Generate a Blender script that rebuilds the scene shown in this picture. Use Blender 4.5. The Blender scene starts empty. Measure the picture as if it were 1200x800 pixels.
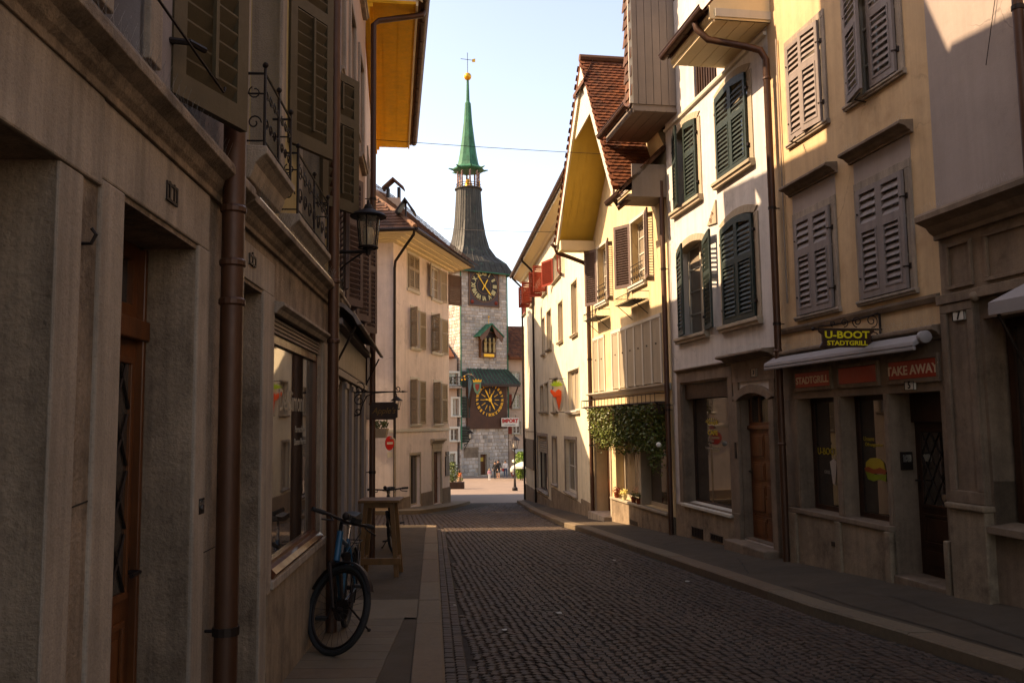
import bpy, math, random
from mathutils import Vector, Matrix
random.seed(7)
R = math.radians
scene = bpy.context.scene
COL = scene.collection

# ------------------------------------------------------------------ camera
FOC, PITCH, ROLL = 1000.0, math.atan(95/1000.0), -0.0125
EYE = Vector((0, 0, 1.6))
_fw = Vector((0, math.cos(PITCH), math.sin(PITCH)))
_u0 = Vector((0, -math.sin(PITCH), math.cos(PITCH))); _r0 = Vector((1, 0, 0))
RT = _r0*math.cos(ROLL) + _u0*math.sin(ROLL)
UP = -_r0*math.sin(ROLL) + _u0*math.cos(ROLL)
def ray(px, py): return _fw + RT*((px-600)/FOC) + UP*((400-py)/FOC)
cam_d = bpy.data.cameras.new('camera'); cam = bpy.data.objects.new('camera', cam_d); COL.objects.link(cam)
m3 = Matrix((RT, UP, -_fw)).transposed()
cam.matrix_world = Matrix.Translation(EYE) @ m3.to_4x4()
cam_d.sensor_width = 36; cam_d.lens = 30; cam_d.clip_start = .05; cam_d.clip_end = 5000
scene.camera = cam

# ------------------------------------------------------------------ terrain
def lerp_tab(t, y):
    if y <= t[0][0]: a, b = t[0], t[1]
    elif y >= t[-1][0]: a, b = t[-2], t[-1]
    else:
        for a, b in zip(t, t[1:]):
            if a[0] <= y <= b[0]: break
    return a[1] + (b[1]-a[1])*(y-a[0])/(b[0]-a[0])
GZ = [(-20, .8), (0, 0), (18.8, -.75), (30, -1.5), (37, -1.85), (55, -2.95), (66, -3.42), (85, -3.72), (200, -5.2)]
def gz(y): return lerp_tab(GZ, y)
KR = [(-20, 6.4), (0, 4.75), (6.3, 3.49), (7.5, 3.24), (8.4, 3.0), (10.5, 2.68), (13.6, 2.2), (15.6, 1.87), (20.1, 1.21), (22.3, 1.05), (38.5, .12)]   # right kerb line x(y)
def kr(y): return lerp_tab(KR, y)
def kl(y): return .08 - .0935*y           # left kerb line
def wr(y): return 5.85 - .17*y if y < 22.3 else 4.07 - .09*y   # right wall line
WZ = [(-20, 1.1), (7.8, -.065), (11.8, -.31), (13.4, -.36), (16.2, -.53), (22.3, -.84), (39, -1.83)]
def wz(y): return lerp_tab(WZ, y)
LZ = lambda y: gz(y) + .11                # left pavement level

# ------------------------------------------------------------------ object helpers
def wloc(o):
    v = Vector((0, 0, 0))
    while o is not None: v += o.location; o = o.parent
    return v
def tag(o, label=None, cat=None, group=None, kind=None):
    if label: o['label'] = label
    if cat: o['category'] = cat
    if group: o['group'] = group
    if kind: o['kind'] = kind
    return o
def thing(name, loc, label, cat, group=None):
    o = bpy.data.objects.new(name, None); COL.objects.link(o); o.location = loc
    o.empty_display_size = .2
    return tag(o, label, cat, group)
class MB:
    def __init__(s): s.v = []; s.f = []; s.m = []; s.mi = 0
    def add(s, vs, fs):
        b = len(s.v); s.v += [Vector(p) for p in vs]
        for f in fs: s.f.append([b+i for i in f]); s.m.append(s.mi)
    def quad(s, a, b, c, d): s.add([a, b, c, d], [(0, 1, 2, 3)])
    def hexa(s, p):   # 8 points: bottom ring, top ring
        s.add(p, [(3, 2, 1, 0), (4, 5, 6, 7), (0, 1, 5, 4), (1, 2, 6, 5), (2, 3, 7, 6), (3, 0, 4, 7)])
    def box(s, x0, x1, y0, y1, z0, z1):
        s.hexa([(x0, y0, z0), (x1, y0, z0), (x1, y1, z0), (x0, y1, z0), (x0, y0, z1), (x1, y0, z1), (x1, y1, z1), (x0, y1, z1)])
    def prism(s, bot, top):
        n = len(bot)
        s.add(list(bot)+list(top), [tuple(range(n))[::-1], tuple(range(n, 2*n))] + [(i, (i+1) % n, n+(i+1) % n, n+i) for i in range(n)])
    def fb(s, F, u0, u1, z0, z1, n0, n1):
        w = F.w
        s.hexa([w(u0, z0, n0), w(u1, z0, n0), w(u1, z0, n1), w(u0, z0, n1), w(u0, z1, n0), w(u1, z1, n0), w(u1, z1, n1), w(u0, z1, n1)])
    def fp(s, F, poly, n0, n1): s.prism([F.w(u, z, n0) for u, z in poly], [F.w(u, z, n1) for u, z in poly])
    def prof(s, F, prof, u0, u1): # profile list of (n,z) swept along u
        s.prism([F.w(u0, z, n) for n, z in prof], [F.w(u1, z, n) for n, z in prof])
    def tube(s, pts, r, seg=8, caps=True):
        pts = [Vector(p) for p in pts]; rr = r if isinstance(r, (list, tuple)) else [r]*len(pts)
        rings = []; up = None
        for i, p in enumerate(pts):
            t = (pts[min(i+1, len(pts)-1)] - pts[max(i-1, 0)])
            if t.length < 1e-9: t = Vector((0, 0, 1))
            t.normalize()
            if up is None:
                up = Vector((0, 0, 1)) if abs(t.z) < .9 else Vector((1, 0, 0))
            a = t.cross(up)
            if a.length < 1e-6: a = t.cross(Vector((0, 1, 0)))
            a.normalize(); b = a.cross(t); b.normalize(); up = b
            rings.append([p + (a*math.cos(2*math.pi*k/seg) + b*math.sin(2*math.pi*k/seg))*rr[i] for k in range(seg)])
        vs = [q for g in rings for q in g]; fs = []
        for i in range(len(pts)-1):
            for k in range(seg):
                k2 = (k+1) % seg; fs.append((i*seg+k, i*seg+k2, (i+1)*seg+k2, (i+1)*seg+k))
        if caps: fs += [tuple(range(seg))[::-1], tuple((len(pts)-1)*seg+k for k in range(seg))]
        s.add(vs, fs)
    def lathe(s, c, prof, seg=16, axis='z', rot=0):
        c = Vector(c); vs = []; n = len(prof)
        for r, h in prof:
            for k in range(seg):
                a = 2*math.pi*k/seg + rot
                if axis == 'z': vs.append(c + Vector((r*math.cos(a), r*math.sin(a), h)))
                elif axis == 'x': vs.append(c + Vector((h, r*math.cos(a), r*math.sin(a))))
                else: vs.append(c + Vector((r*math.cos(a), h, r*math.sin(a))))
        fs = [(i*seg+k, i*seg+(k+1) % seg, (i+1)*seg+(k+1) % seg, (i+1)*seg+k) for i in range(n-1) for k in range(seg)]
        fs += [tuple(range(seg))[::-1], tuple((n-1)*seg+k for k in range(seg))]
        s.add(vs, fs)
    def ball(s, c, r, seg=10, sz=1):
        s.lathe(c, [(max(r*math.sin(math.pi*i/8), 1e-4), -r*sz*math.cos(math.pi*i/8)) for i in range(9)], seg)
    def torus(s, c, a, b, Rr, r, n=32, k=8):
        c = Vector(c); a = Vector(a).normalized(); b = Vector(b).normalized(); nn = a.cross(b)
        vs = []
        for i in range(n):
            t = 2*math.pi*i/n; d = a*math.cos(t)+b*math.sin(t)
            for j in range(k):
                q = 2*math.pi*j/k; vs.append(c + d*(Rr+r*math.cos(q)) + nn*(r*math.sin(q)))
        s.add(vs, [(i*k+j, ((i+1) % n)*k+j, ((i+1) % n)*k+(j+1) % k, i*k+(j+1) % k) for i in range(n) for j in range(k)])
    def build(s, name, mat, parent=None, smooth=False, bevel=0, loc=None, xf=None):
        off = wloc(parent) if parent is not None else (Vector(loc) if loc else Vector((0, 0, 0)))
        me = bpy.data.meshes.new(name)
        vs = s.v if xf is None else [xf @ v for v in s.v]
        me.from_pydata([tuple(v-off) for v in vs], [], s.f)
        mats = mat if isinstance(mat, (list, tuple)) else [mat]
        for m in mats: me.materials.append(m)
        if len(mats) > 1: me.polygons.foreach_set('material_index', s.m)
        if smooth: me.polygons.foreach_set('use_smooth', [True]*len(me.polygons))
        me.update()
        o = bpy.data.objects.new(name, me); COL.objects.link(o)
        if parent is not None: o.parent = parent
        elif loc: o.location = loc
        if smooth:
            try: me.set_sharp_from_angle(angle=R(40))
            except Exception: pass
        if bevel:
            b = o.modifiers.new('bevel', 'BEVEL'); b.width = bevel; b.segments = 2; b.limit_method = 'ANGLE'; b.angle_limit = R(40)
        return o

class Fac:
    """vertical facade frame: u along A->B (metres, u0 offset), n out of the wall, z up"""
    def __init__(s, A, B, side, u0=None):
        s.A = Vector((A[0], A[1], 0)); d = Vector((B[0]-A[0], B[1]-A[1], 0)); s.L = d.length; s.d = d.normalized()
        s.n = Vector((s.d.y, -s.d.x, 0))*side
    def w(s, u, z, n=0): 
        p = s.A + s.d*u + s.n*n; return Vector((p.x, p.y, z))
    def P(s, px, py, off=0):
        d = ray(px, py); a = s.A + s.n*off
        t = (a-EYE).dot(s.n)/d.dot(s.n); h = EYE + d*t
        return ((h-a).dot(s.d), h.z)
    def R(s, a, b, off=0):   # two pixels on the plane -> (u0,u1,z0,z1)
        p = s.P(*a, off); q = s.P(*b, off)
        return (min(p[0], q[0]), max(p[0], q[0]), min(p[1], q[1]), max(p[1], q[1]))
    def uy(s, y): return (y-s.A.y)/s.d.y     # u at world y
def wall(mb, F, u0, u1, z0, z1, holes, depth=.25):
    us = sorted({u0, u1, *[min(max(h[i], u0), u1) for h in holes for i in (0, 1)]})
    zs = sorted({z0, z1, *[min(max(h[i], z0), z1) for h in holes for i in (2, 3)]})
    for a, b in zip(us, us[1:]):
        for c, d in zip(zs, zs[1:]):
            if b-a < 1e-5 or d-c < 1e-5: continue
            mu, mz = (a+b)/2, (c+d)/2
            if any(h[0] < mu < h[1] and h[2] < mz < h[3] for h in holes): continue
            mb.quad(F.w(a, c), F.w(b, c), F.w(b, d), F.w(a, d))
    for h in holes:
        a, b, c, d = h[:4]; D = h[4] if len(h) > 4 else depth
        mb.quad(F.w(a, c), F.w(a, d), F.w(a, d, -D), F.w(a, c, -D)); mb.quad(F.w(b, c), F.w(b, d), F.w(b, d, -D), F.w(b, c, -D))
        mb.quad(F.w(a, d), F.w(b, d), F.w(b, d, -D), F.w(a, d, -D)); mb.quad(F.w(a, c), F.w(b, c), F.w(b, c, -D), F.w(a, c, -D))
def shell(mb, F, u0, u1, z0, z1, D, n0=0):
    """sides, back and top closing the block behind a facade"""
    w = F.w
    mb.quad(w(u0, z0, n0), w(u0, z1, n0), w(u0, z1, -D), w(u0, z0, -D)); mb.quad(w(u1, z0, n0), w(u1, z1, n0), w(u1, z1, -D), w(u1, z0, -D))
    mb.quad(w(u0, z0, -D), w(u1, z0, -D), w(u1, z1, -D), w(u0, z1, -D)); mb.quad(w(u0, z1, n0), w(u1, z1, n0), w(u1, z1, -D), w(u0, z1, -D))

# ------------------------------------------------------------------ materials
def rgb(h, k=1, blue=1):
    h = h.lstrip('#'); c = [int(h[i:i+2], 16)/255 for i in (0, 2, 4)]
    c = [((x/12.92) if x <= .04045 else ((x+.055)/1.055)**2.4)*k for x in c]
    return (c[0]*(1.04 if blue < 1 else 1), c[1]*(.97 if blue < 1 else 1), c[2]*blue)
def mat(name, col, rough=.8, var=.18, scale=3, bump=.15, bscale=40, streak=0, spec=.3, metal=0, island=0, dirt=None, coat=0, blotch=0, bdist=.01, pits=0, cracks=0):
    m = bpy.data.materials.new(name); m.use_nodes = True; nt = m.node_tree; N = nt.nodes; L = nt.links
    b = N['Principled BSDF']; b.inputs['Roughness'].default_value = rough; b.inputs['Metallic'].default_value = metal
    b.inputs['Specular IOR Level'].default_value = spec
    if coat: b.inputs['Coat Weight'].default_value = coat; b.inputs['Coat Roughness'].default_value = .1
    tc = N.new('ShaderNodeTexCoord')
    def noise(sc, det=6, mp=None, ro=.6):
        n = N.new('ShaderNodeTexNoise'); n.inputs['Scale'].default_value = sc; n.inputs['Detail'].default_value = det; n.inputs['Roughness'].default_value = ro
        if mp:
            k = N.new('ShaderNodeMapping'); k.inputs['Scale'].default_value = mp; L.new(tc.outputs['Object'], k.inputs[0]); L.new(k.outputs[0], n.inputs['Vector'])
        else: L.new(tc.outputs['Object'], n.inputs['Vector'])
        return n.outputs['Fac']
    def mr(x, a, b_, c, d):
        k = N.new('ShaderNodeMapRange'); k.inputs[1].default_value = a; k.inputs[2].default_value = b_; k.inputs[3].default_value = c; k.inputs[4].default_value = d
        L.new(x, k.inputs[0]); return k.outputs[0]
    def mul(x, y):
        k = N.new('ShaderNodeMath'); k.operation = 'MULTIPLY'; L.new(x, k.inputs[0]); L.new(y, k.inputs[1]); return k.outputs[0]
    f = mr(noise(scale), .25, .75, 1-var, 1+var)
    f = mul(f, mr(noise(scale*9, 4), .25, .75, 1-var*.5, 1+var*.5))
    if streak: f = mul(f, mr(noise(1, 5, (7, 7, .35), .7), .38, .66, 1+streak*.25, 1-streak))
    if blotch: f = mul(f, mr(noise(1.1, 8, None, .75), .42, .6, 1+blotch*.2, 1-blotch))
    if cracks:
        wn = N.new('ShaderNodeTexNoise'); wn.inputs['Scale'].default_value = 2.5; wn.inputs['Detail'].default_value = 5; L.new(tc.outputs['Object'], wn.inputs['Vector'])
        va = N.new('ShaderNodeVectorMath'); va.operation = 'MULTIPLY_ADD'; L.new(wn.outputs['Color'], va.inputs[0]); va.inputs[1].default_value = (.5, .5, .5); L.new(tc.outputs['Object'], va.inputs[2])
        ve = N.new('ShaderNodeTexVoronoi'); ve.feature = 'DISTANCE_TO_EDGE'; ve.inputs['Scale'].default_value = .55; L.new(va.outputs[0], ve.inputs['Vector'])
        ln = mr(ve.outputs['Distance'], .0015, .006, 1, 0); mk = mr(noise(.8, 2), .5, .56, 0, .28); k2 = mul(ln, mk); f = mul(f, mr(k2, 0, 1, 1, 0))
    if pits:
        vo = N.new('ShaderNodeTexVoronoi'); vo.inputs['Scale'].default_value = pits; L.new(tc.outputs['Object'], vo.inputs['Vector'])
        pk = mr(vo.outputs['Distance'], .05, .45, .85, 1.03); f = mul(f, pk)
    if island:
        g = N.new('ShaderNodeNewGeometry'); f = mul(f, mr(g.outputs['Random Per Island'], 0, 1, 1-island, 1+island))
    mx = N.new('ShaderNodeMix'); mx.data_type = 'RGBA'; mx.blend_type = 'MULTIPLY'; mx.inputs['Factor'].default_value = 1
    mx.inputs['A'].default_value = (*col, 1)
    cb = N.new('ShaderNodeCombineColor'); L.new(f, cb.inputs[0]); L.new(f, cb.inputs[1]); L.new(f, cb.inputs[2]); L.new(cb.outputs[0], mx.inputs['B'])
    out = mx.outputs['Result']
    if dirt:
        dc, lo, hi, sc = dirt
        m2 = N.new('ShaderNodeMix'); m2.data_type = 'RGBA'; L.new(mr(noise(sc, 8, None, .7), lo, hi, 0, 1), m2.inputs['Factor'])
        L.new(out, m2.inputs['A']); m2.inputs['B'].default_value = (*dc, 1); out = m2.outputs['Result']
    if island:
        m3_ = N.new('ShaderNodeMix'); m3_.data_type = 'RGBA'; 
        g2 = N.new('ShaderNodeTexWhiteNoise'); g2.noise_dimensions = '1D'; L.new(g.outputs['Random Per Island'], g2.inputs['W'])
        L.new(mr(g2.outputs['Value'], .55, 1, 0, .55), m3_.inputs['Factor']); L.new(out, m3_.inputs['A'])
        m3_.inputs['B'].default_value = (col[0]*.8, col[1]*.55, col[2]*.45, 1) if col[0] > col[2]*1.4 else (col[0]*1.25, col[1]*1.1, col[2]*.95, 1)
        out = m3_.outputs['Result']
    L.new(out, b.inputs['Base Color'])
    if bump:
        bp = N.new('ShaderNodeBump'); bp.inputs['Strength'].default_value = bump; bp.inputs['Distance'].default_value = bdist
        k = N.new('ShaderNodeMath'); k.operation = 'ADD'; L.new(noise(bscale, 8, None, .65), k.inputs[0]); L.new(noise(bscale*.12, 4), k.inputs[1])
        L.new(k.outputs[0], bp.inputs['Height']); L.new(bp.outputs[0], b.inputs['Normal'])
    r = mr(noise(scale*4), .3, .7, max(rough-.08, .02), min(rough+.08, 1)); 
    if rough > .15: L.new(r, b.inputs['Roughness'])
    return m
def flat(name, col, rough=.6, metal=0, spec=.4):
    return mat(name, col, rough, .06, 8, 0, 40, spec=spec, metal=metal)
def emis(name, col, s):
    m = flat(name, col); b = m.node_tree.nodes['Principled BSDF']; b.inputs['Emission Color'].default_value = (*col, 1); b.inputs['Emission Strength'].default_value = s; return m
def glass(name, col=(.02, .02, .02), rough=.03, spec=.5):
    """window glass in front of a dark room: dark glossy sheet, slightly wavy"""
    m = bpy.data.materials.new(name); m.use_nodes = True; nt = m.node_tree; b = nt.nodes['Principled BSDF']
    tc = nt.nodes.new('ShaderNodeTexCoord'); n = nt.nodes.new('ShaderNodeTexNoise'); n.inputs['Scale'].default_value = 1.7; n.inputs['Detail'].default_value = 2
    nt.links.new(tc.outputs['Object'], n.inputs['Vector'])
    r = nt.nodes.new('ShaderNodeMix'); r.data_type = 'RGBA'; r.inputs['A'].default_value = (*[c*.6 for c in col], 1); r.inputs['B'].default_value = (*[c*1.5 for c in col], 1)
    nt.links.new(n.outputs['Fac'], r.inputs['Factor']); nt.links.new(r.outputs['Result'], b.inputs['Base Color'])
    b.inputs['Roughness'].default_value = rough; b.inputs['Specular IOR Level'].default_value = spec; b.inputs['IOR'].default_value = 1.52
    bp = nt.nodes.new('ShaderNodeBump'); bp.inputs['Strength'].default_value = .04; bp.inputs['Distance'].default_value = .01
    nt.links.new(n.outputs['Fac'], bp.inputs['Height']); nt.links.new(bp.outputs[0], b.inputs['Normal'])
    return m
M = {}
M['stone_l'] = mat('limestone_weathered', rgb('#968575', .84, .88), .85, .2, 3.5, .7, 55, streak=.4, blotch=.35, dirt=(rgb('#4b3a2a'), .55, .75, 2.2), bdist=.018, pits=45)
M['stone_f'] = mat('limestone_dressed', rgb('#a3978a', .82, .9), .8, .13, 4, .5, 80, streak=.35, blotch=.15, dirt=(rgb('#5a4a3a'), .6, .8, 1.8), bdist=.012, pits=70)
M['stone_r'] = mat('limestone_grey', rgb('#7d6c5b', .95, .92), .85, .14, 2.5, .3, 60, streak=.2, blotch=.3, dirt=(rgb('#473828'), .58, .78, 2.4), pits=60, bdist=.014)
M['stone_w'] = mat('sandstone_surround', rgb('#b5a38b', .75), .85, .1, 3, .2, 70, blotch=.12)
M['plinth'] = mat('plinth_stone', rgb('#91806c', .88, .9), .9, .15, 2.5, .4, 50, streak=.25, blotch=.3, dirt=(rgb('#46372a'), .52, .76, 2.6), pits=50, bdist=.015)
M['granite'] = mat('granite_kerb', rgb('#8a7a6a', .56, .8), .8, .15, 20, .3, 120, blotch=.12, island=.1)
M['pl_grey'] = mat('plaster_grey', rgb('#9c918f', .74), .9, .06, 2, .25, 120, streak=.1, blotch=.1)
M['pl_lav'] = mat('plaster_lavender', rgb('#b09f95', .74), .9, .05, 2, .22, 100, streak=.08, blotch=.07, dirt=(rgb('#827870', .7), .56, .78, .9), cracks=1)
M['pl_ochre'] = mat('plaster_ochre', rgb('#b39c68', .82), .9, .07, 2, .25, 120, streak=.12)
M['pl_peach'] = mat('plaster_peach', rgb('#dcb88e', .76), .9, .05, 2, .25, 110, streak=.14, blotch=.1, dirt=(rgb('#bd9468', .7), .56, .78, .9), cracks=1)
M['pl_white'] = mat('plaster_white', rgb('#d3cbc4', .85), .9, .05, 2, .25, 110, streak=.14, blotch=.08, dirt=(rgb('#aaa49d', .7), .56, .78, .9), cracks=1)
M['pl_yellow'] = mat('plaster_yellow', rgb('#e2c699', .8), .9, .05, 2, .25, 110, streak=.16, blotch=.1, dirt=(rgb('#bf9d68', .7), .56, .78, .9), cracks=1)
M['pl_cream'] = mat('plaster_cream', rgb('#e6d6b8', .85), .9, .05, 2, .25, 110, streak=.15, blotch=.1, dirt=(rgb('#c2ae88', .7), .56, .78, .9), cracks=1)
M['pl_rose'] = mat('plaster_rose', rgb('#c6a58c', .74), .9, .05, 2, .15, 110, streak=.06, blotch=.06, dirt=(rgb('#8a7462', .7), .56, .78, .9), cracks=1)
M['pl_pink'] = mat('plaster_pink', rgb('#dfcdc2', .95), .9, .06, 2, .2, 90, streak=.12, blotch=.08, dirt=(rgb('#b8a294', .7), .56, .78, .9), cracks=1)
M['white_trim'] = mat('white_painted_trim', rgb('#d9cfbd', .75), .6, .05, 4, .05, 60, streak=.08)
M['sh_green'] = mat('shutter_dark_green', rgb('#2b3730', .75), .55, .15, 6, .1, 90, streak=.2)
M['sh_olive'] = mat('shutter_olive', rgb('#5e503a', .62), .6, .12, 6, .1, 90, streak=.15)
M['sh_grey'] = mat('shutter_grey', rgb('#8b7d76', .8), .6, .1, 6, .1, 90, streak=.2)
M['sh_brown'] = mat('shutter_brown', rgb('#6b554d', .8), .6, .1, 6, .1, 90, streak=.2)
M['sh_beige'] = mat('shutter_beige', rgb('#a8977f', .8), .6, .08, 6, .1, 90, streak=.15)
M['sh_red'] = mat('shutter_red', rgb('#a33a22', .55), .6, .12, 6, .1, 90, streak=.15)
M['soffit'] = mat('soffit_boards', rgb('#f0b02c'), .7, .1, 3, .1, 60, streak=.12, blotch=.08)
M['soffit_y'] = mat('soffit_olive_yellow', rgb('#b89a48'), .7, .08, 3, .05, 60)
M['soffit_c'] = mat('soffit_cream', rgb('#d9c49c'), .7, .05, 3, .05, 60)
M['board_b'] = mat('boards_taupe', rgb('#8f7f72', .8), .75, .1, 3, .1, 60, streak=.12)
M['copper_pipe'] = mat('copper_pipe_brown', rgb('#54331f', .8), .5, .18, 5, .08, 50, streak=.35, metal=.35, spec=.5)
M['dark_metal'] = mat('dark_metal', rgb('#2b211c'), .5, .2, 8, .1, 80, metal=.5)
M['iron'] = mat('wrought_iron', rgb('#231a16'), .6, .2, 8, .15, 90, metal=.4)
M['wood_door'] = mat('oak_door', rgb('#6d3d1c', .8), .5, .22, 2, .15, 60, streak=.45, coat=.15)
M['wood_dark'] = mat('dark_wood', rgb('#3d2415', .8), .5, .2, 3, .15, 60, streak=.3)
M['wood_table'] = mat('table_wood', rgb('#80582f', .66), .55, .2, 3, .1, 60, streak=.3)
M['wood_frame'] = mat('window_frame_wood', rgb('#5d3016', .8), .45, .15, 3, .08, 60, streak=.2, coat=.2)
M['tile'] = mat('clay_tiles', rgb('#7d4526', .6), .85, .2, 5, .3, 60, island=.45, dirt=(rgb('#3a2a20'), .55, .8, 3))
M['tile_d'] = mat('clay_tiles_dark', rgb('#5a3a28'), .85, .2, 5, .3, 60, island=.4, dirt=(rgb('#2f241c'), .5, .75, 3))
M['copper'] = mat('copper_verdigris', rgb('#2f7a58', .7), .6, .2, 2, .1, 40, streak=.4, blotch=.3)
M['copper_old'] = mat('copper_brown_verdigris', rgb('#3f3a31'), .6, .25, 2, .2, 40, streak=.5, blotch=.35, dirt=(rgb('#3f6a52'), .6, .74, .9))
M['gold'] = mat('gilding', rgb('#d89a2a'), .35, .1, 6, 0, metal=.6, spec=.6)
M['asphalt'] = mat('asphalt_pavement', rgb('#5a4d43', .6, .76), .9, .12, 1.2, .4, 140, blotch=.2)
M['slab'] = mat('pavement_slabs', rgb('#776a5f', .62, .78), .85, .12, 2, .3, 90, island=.08, blotch=.15)
M['joint'] = mat('sand_joints', rgb('#29211b'), .95, .25, 4, .4, 80, dirt=(rgb('#2b2c16'), .5, .75, 1.5))
M['cobble'] = mat('porphyry_setts', rgb('#54433a', .56, .76), .7, .18, 9, .3, 70, island=.26, blotch=.3, spec=.4)
M['plaza'] = mat('plaza_paving', rgb('#8a7668', .75), .85, .12, 1, .2, 60, blotch=.1)
M['gl'] = glass('window_glass', (.035, .026, .02), .02, 1.0)
M['gl_l'] = glass('window_glass_curtain', (.24, .19, .14), .05)
M['black'] = flat('matte_black', (.012, .01, .008), .6)
M['rubber'] = mat('rubber', (.015, .014, .013), .8, .2, 10, .2, 90)
M['chrome'] = flat('steel', (.45, .43, .4), .3, .9)
M['blue'] = flat('blue_frame_paint', rgb('#155673', .7), .35)
M['awning'] = mat('awning_grey', rgb('#a09691', .75), .6, .08, 6, .05, 60)
# ================================================================== ground, road, pavements
def strip(mb, fa, fb, ys, za, zb, dz=0):
    for y0, y1 in zip(ys, ys[1:]):
        mb.quad((fa(y0), y0, za(y0)+dz), (fb(y0), y0, zb(y0)+dz), (fb(y1), y1, zb(y1)+dz), (fa(y1), y1, za(y1)+dz))
def frange(a, b, st):
    n = max(1, round((b-a)/st)); return [a+(b-a)*i/n for i in range(n+1)]
g = MB(); ys = [-40, -20, 0, 18.8, 30, 37, 60, 85, 120, 200, 600]
def gfar(y): return gz(y) - .03 if y < 39 else gz(min(y, 200)) - .004
strip(g, lambda y: -400, lambda y: 400, ys, gfar, gfar)
tag(g.build('ground', M['plaza']), kind='structure')

# cobbled carriageway: bedding sheet + every sett a small bevelled stone laid in segmental arcs
g = MB(); g.mi = 0
def rl(y):   # left edge of the carriageway incl. the side lane between 20.3 and 29
    return kl(y)
strip(g, lambda y: kl(y)-.01 if y < 20.0 else (-9 if y < 30.2 else -2.9), lambda y: kr(y)+.02, frange(-6, 39, .5), gz, gz, -.007)
g.mi = 1
def sett(x, y, ang, a, b):
    z = gz(y); h = random.uniform(.0, .006); ca, sa = math.cos(ang), math.sin(ang)
    def pt(i, j, zz):
        return (x+ca*i-sa*j, y+sa*i+ca*j, gz(y+sa*i+ca*j)+zz)
    jx = [random.uniform(-.05, .05) for _ in range(8)]
    o = [(-a*(1+jx[0]), -b*(1+jx[1])), (a*(1+jx[2]), -b*(1+jx[3])), (a*(1+jx[4]), b*(1+jx[5])), (-a*(1+jx[6]), b*(1+jx[7]))]
    t = .8
    g.add([pt(i, j, -.01) for i, j in o] + [pt(i*.96, j*.96, -.001+h*.6) for i, j in o] + [pt(i*t, j*t, .0025+h) for i, j in o],
          [(0, 1, 5, 4), (1, 2, 6, 5), (2, 3, 7, 6), (3, 0, 4, 7), (4, 5, 9, 8), (5, 6, 10, 9), (6, 7, 11, 10), (7, 4, 8, 11), (8, 9, 10, 11)])
W_ARC, SAG = 1.24, .26
def arcs(y0, y1, s, xa, xb):
    # strips run along the street direction (kerb slope)
    k0 = -6
    for st in range(-8, 8):
        n = int(W_ARC/s)
        for row in range(int((y1-y0)/s)+6):
            yb = y0 + row*s*1.02
            for i in range(n):
                t = (i+.5)/n*2-1 + random.uniform(-.02, .02)
                yy = yb + SAG*(1-t*t) - SAG; xx = (st + .5 + t/2)*W_ARC - .135*yy + 1.0
                if yy < y0 or yy > y1 or xx < xa(yy)+s*.62 or xx > xb(yy)-s*.5: continue
                ang = math.atan(-2*SAG*t/(W_ARC/2)) 
                f = .9+.12*abs(t)*0
                sett(xx+random.uniform(-.005, .005), yy+random.uniform(-.005, .005), ang+random.gauss(0, .06), s*.47*f*random.uniform(.93, 1.03), s*.485*random.uniform(.94, 1.03))
for y in [4.6+.082*i for i in range(190)]:        # a straight gutter row beside the left kerb
    sett(kl(y)+.045, y, -.09, .04, .037); sett(kl(y)+.13, y+.02, -.09, .04, .037)
arcs(4.6, 13.0, .074, lambda y: kl(y)+.16, kr)
arcs(13.0, 20.6, .09, lambda y: kl(y)+.16, kr)
arcs(20.6, 38.6, .13, lambda y: -5.5 if y < 29.3 else -2.35+.2*(y-30), kr)
tag(g.build('road', [M['joint'], M['cobble']]), kind='structure')

# kerbs : granite blocks
def kerb(name, f, w, side, ya, yb, step, top, drop=.16):
    g = MB(); y = ya
    while y < yb-.05:
        L = min(step*random.uniform(.85, 1.15), yb-y); a, b = y+.004, y+L-.004
        if yb-b < .2: b = yb
        zs = random.uniform(-.003, .003); e = .012
        def c(yy, n, z): return (f(yy)+side*n, yy, top(yy)+z+zs)
        P = []
        for yy in (a, b):
            P += [c(yy, 0, -drop), c(yy, 0, -.018), c(yy, .018, 0), c(yy, w, 0), c(yy, w, -drop)]
        g.add(P, [(0, 1, 6, 5), (1, 2, 7, 6), (2, 3, 8, 7), (3, 4, 9, 8), (0, 4, 3, 2, 1), (5, 6, 7, 8, 9)])
        y += L
    return tag(g.build(name, M['granite']), kind='structure')
kerb('kerb_left', kl, .235, -1, -3, 19.7, 1.25, lambda y: gz(y)+.1)
def ktr(y): return gz(y)+.105
kerb('kerb_right', kr, .24, 1, -3, 38.4, 1.15, ktr)
# left pavement: transverse slabs near the camera, a concrete patch, asphalt beyond
def wl(y):
    return -1.23-.063*y if y < 8.25 else (-1.75-.101*(y-8.25) if y < 12.6 else -2.19-.1425*(y-12.6))
g = MB(); kin = lambda y: kl(y)-.235
y = 2.0
while y < 8.3:
    L = .27*random.uniform(.93, 1.07); a, b = y+.003, y+L-.003; z = LZ(y)-.003+random.uniform(-.002, .002)
    split = lambda yy: kin(yy) - .012 - max(0, min(.24, .3-(yy-4.5)*.05))
    for xa, xb in ((lambda yy: wl(yy)-.02, split),):
        g.hexa([(xa(a), a, z-.05), (xb(a), a, z-.05), (xb(b), b, LZ(b)-.055), (xa(b), b, LZ(b)-.055), (xa(a), a, LZ(a)-.004), (xb(a), a, LZ(a)-.004), (xb(b), b, LZ(b)-.004), (xa(b), b, LZ(b)-.004)])
    y += L
tag(g.build('paving_slabs', M['slab']), kind='structure')
g = MB(); strip(g, lambda y: wl(y)-.05, lambda y: kin(y)-.004, frange(-6, 8.35, .4), LZ, LZ, -.018)
strip(g, lambda y: wl(y)-.05, lambda y: kin(y)-.004, frange(9.35, 20.1, .4), LZ, LZ, -.006)
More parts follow.
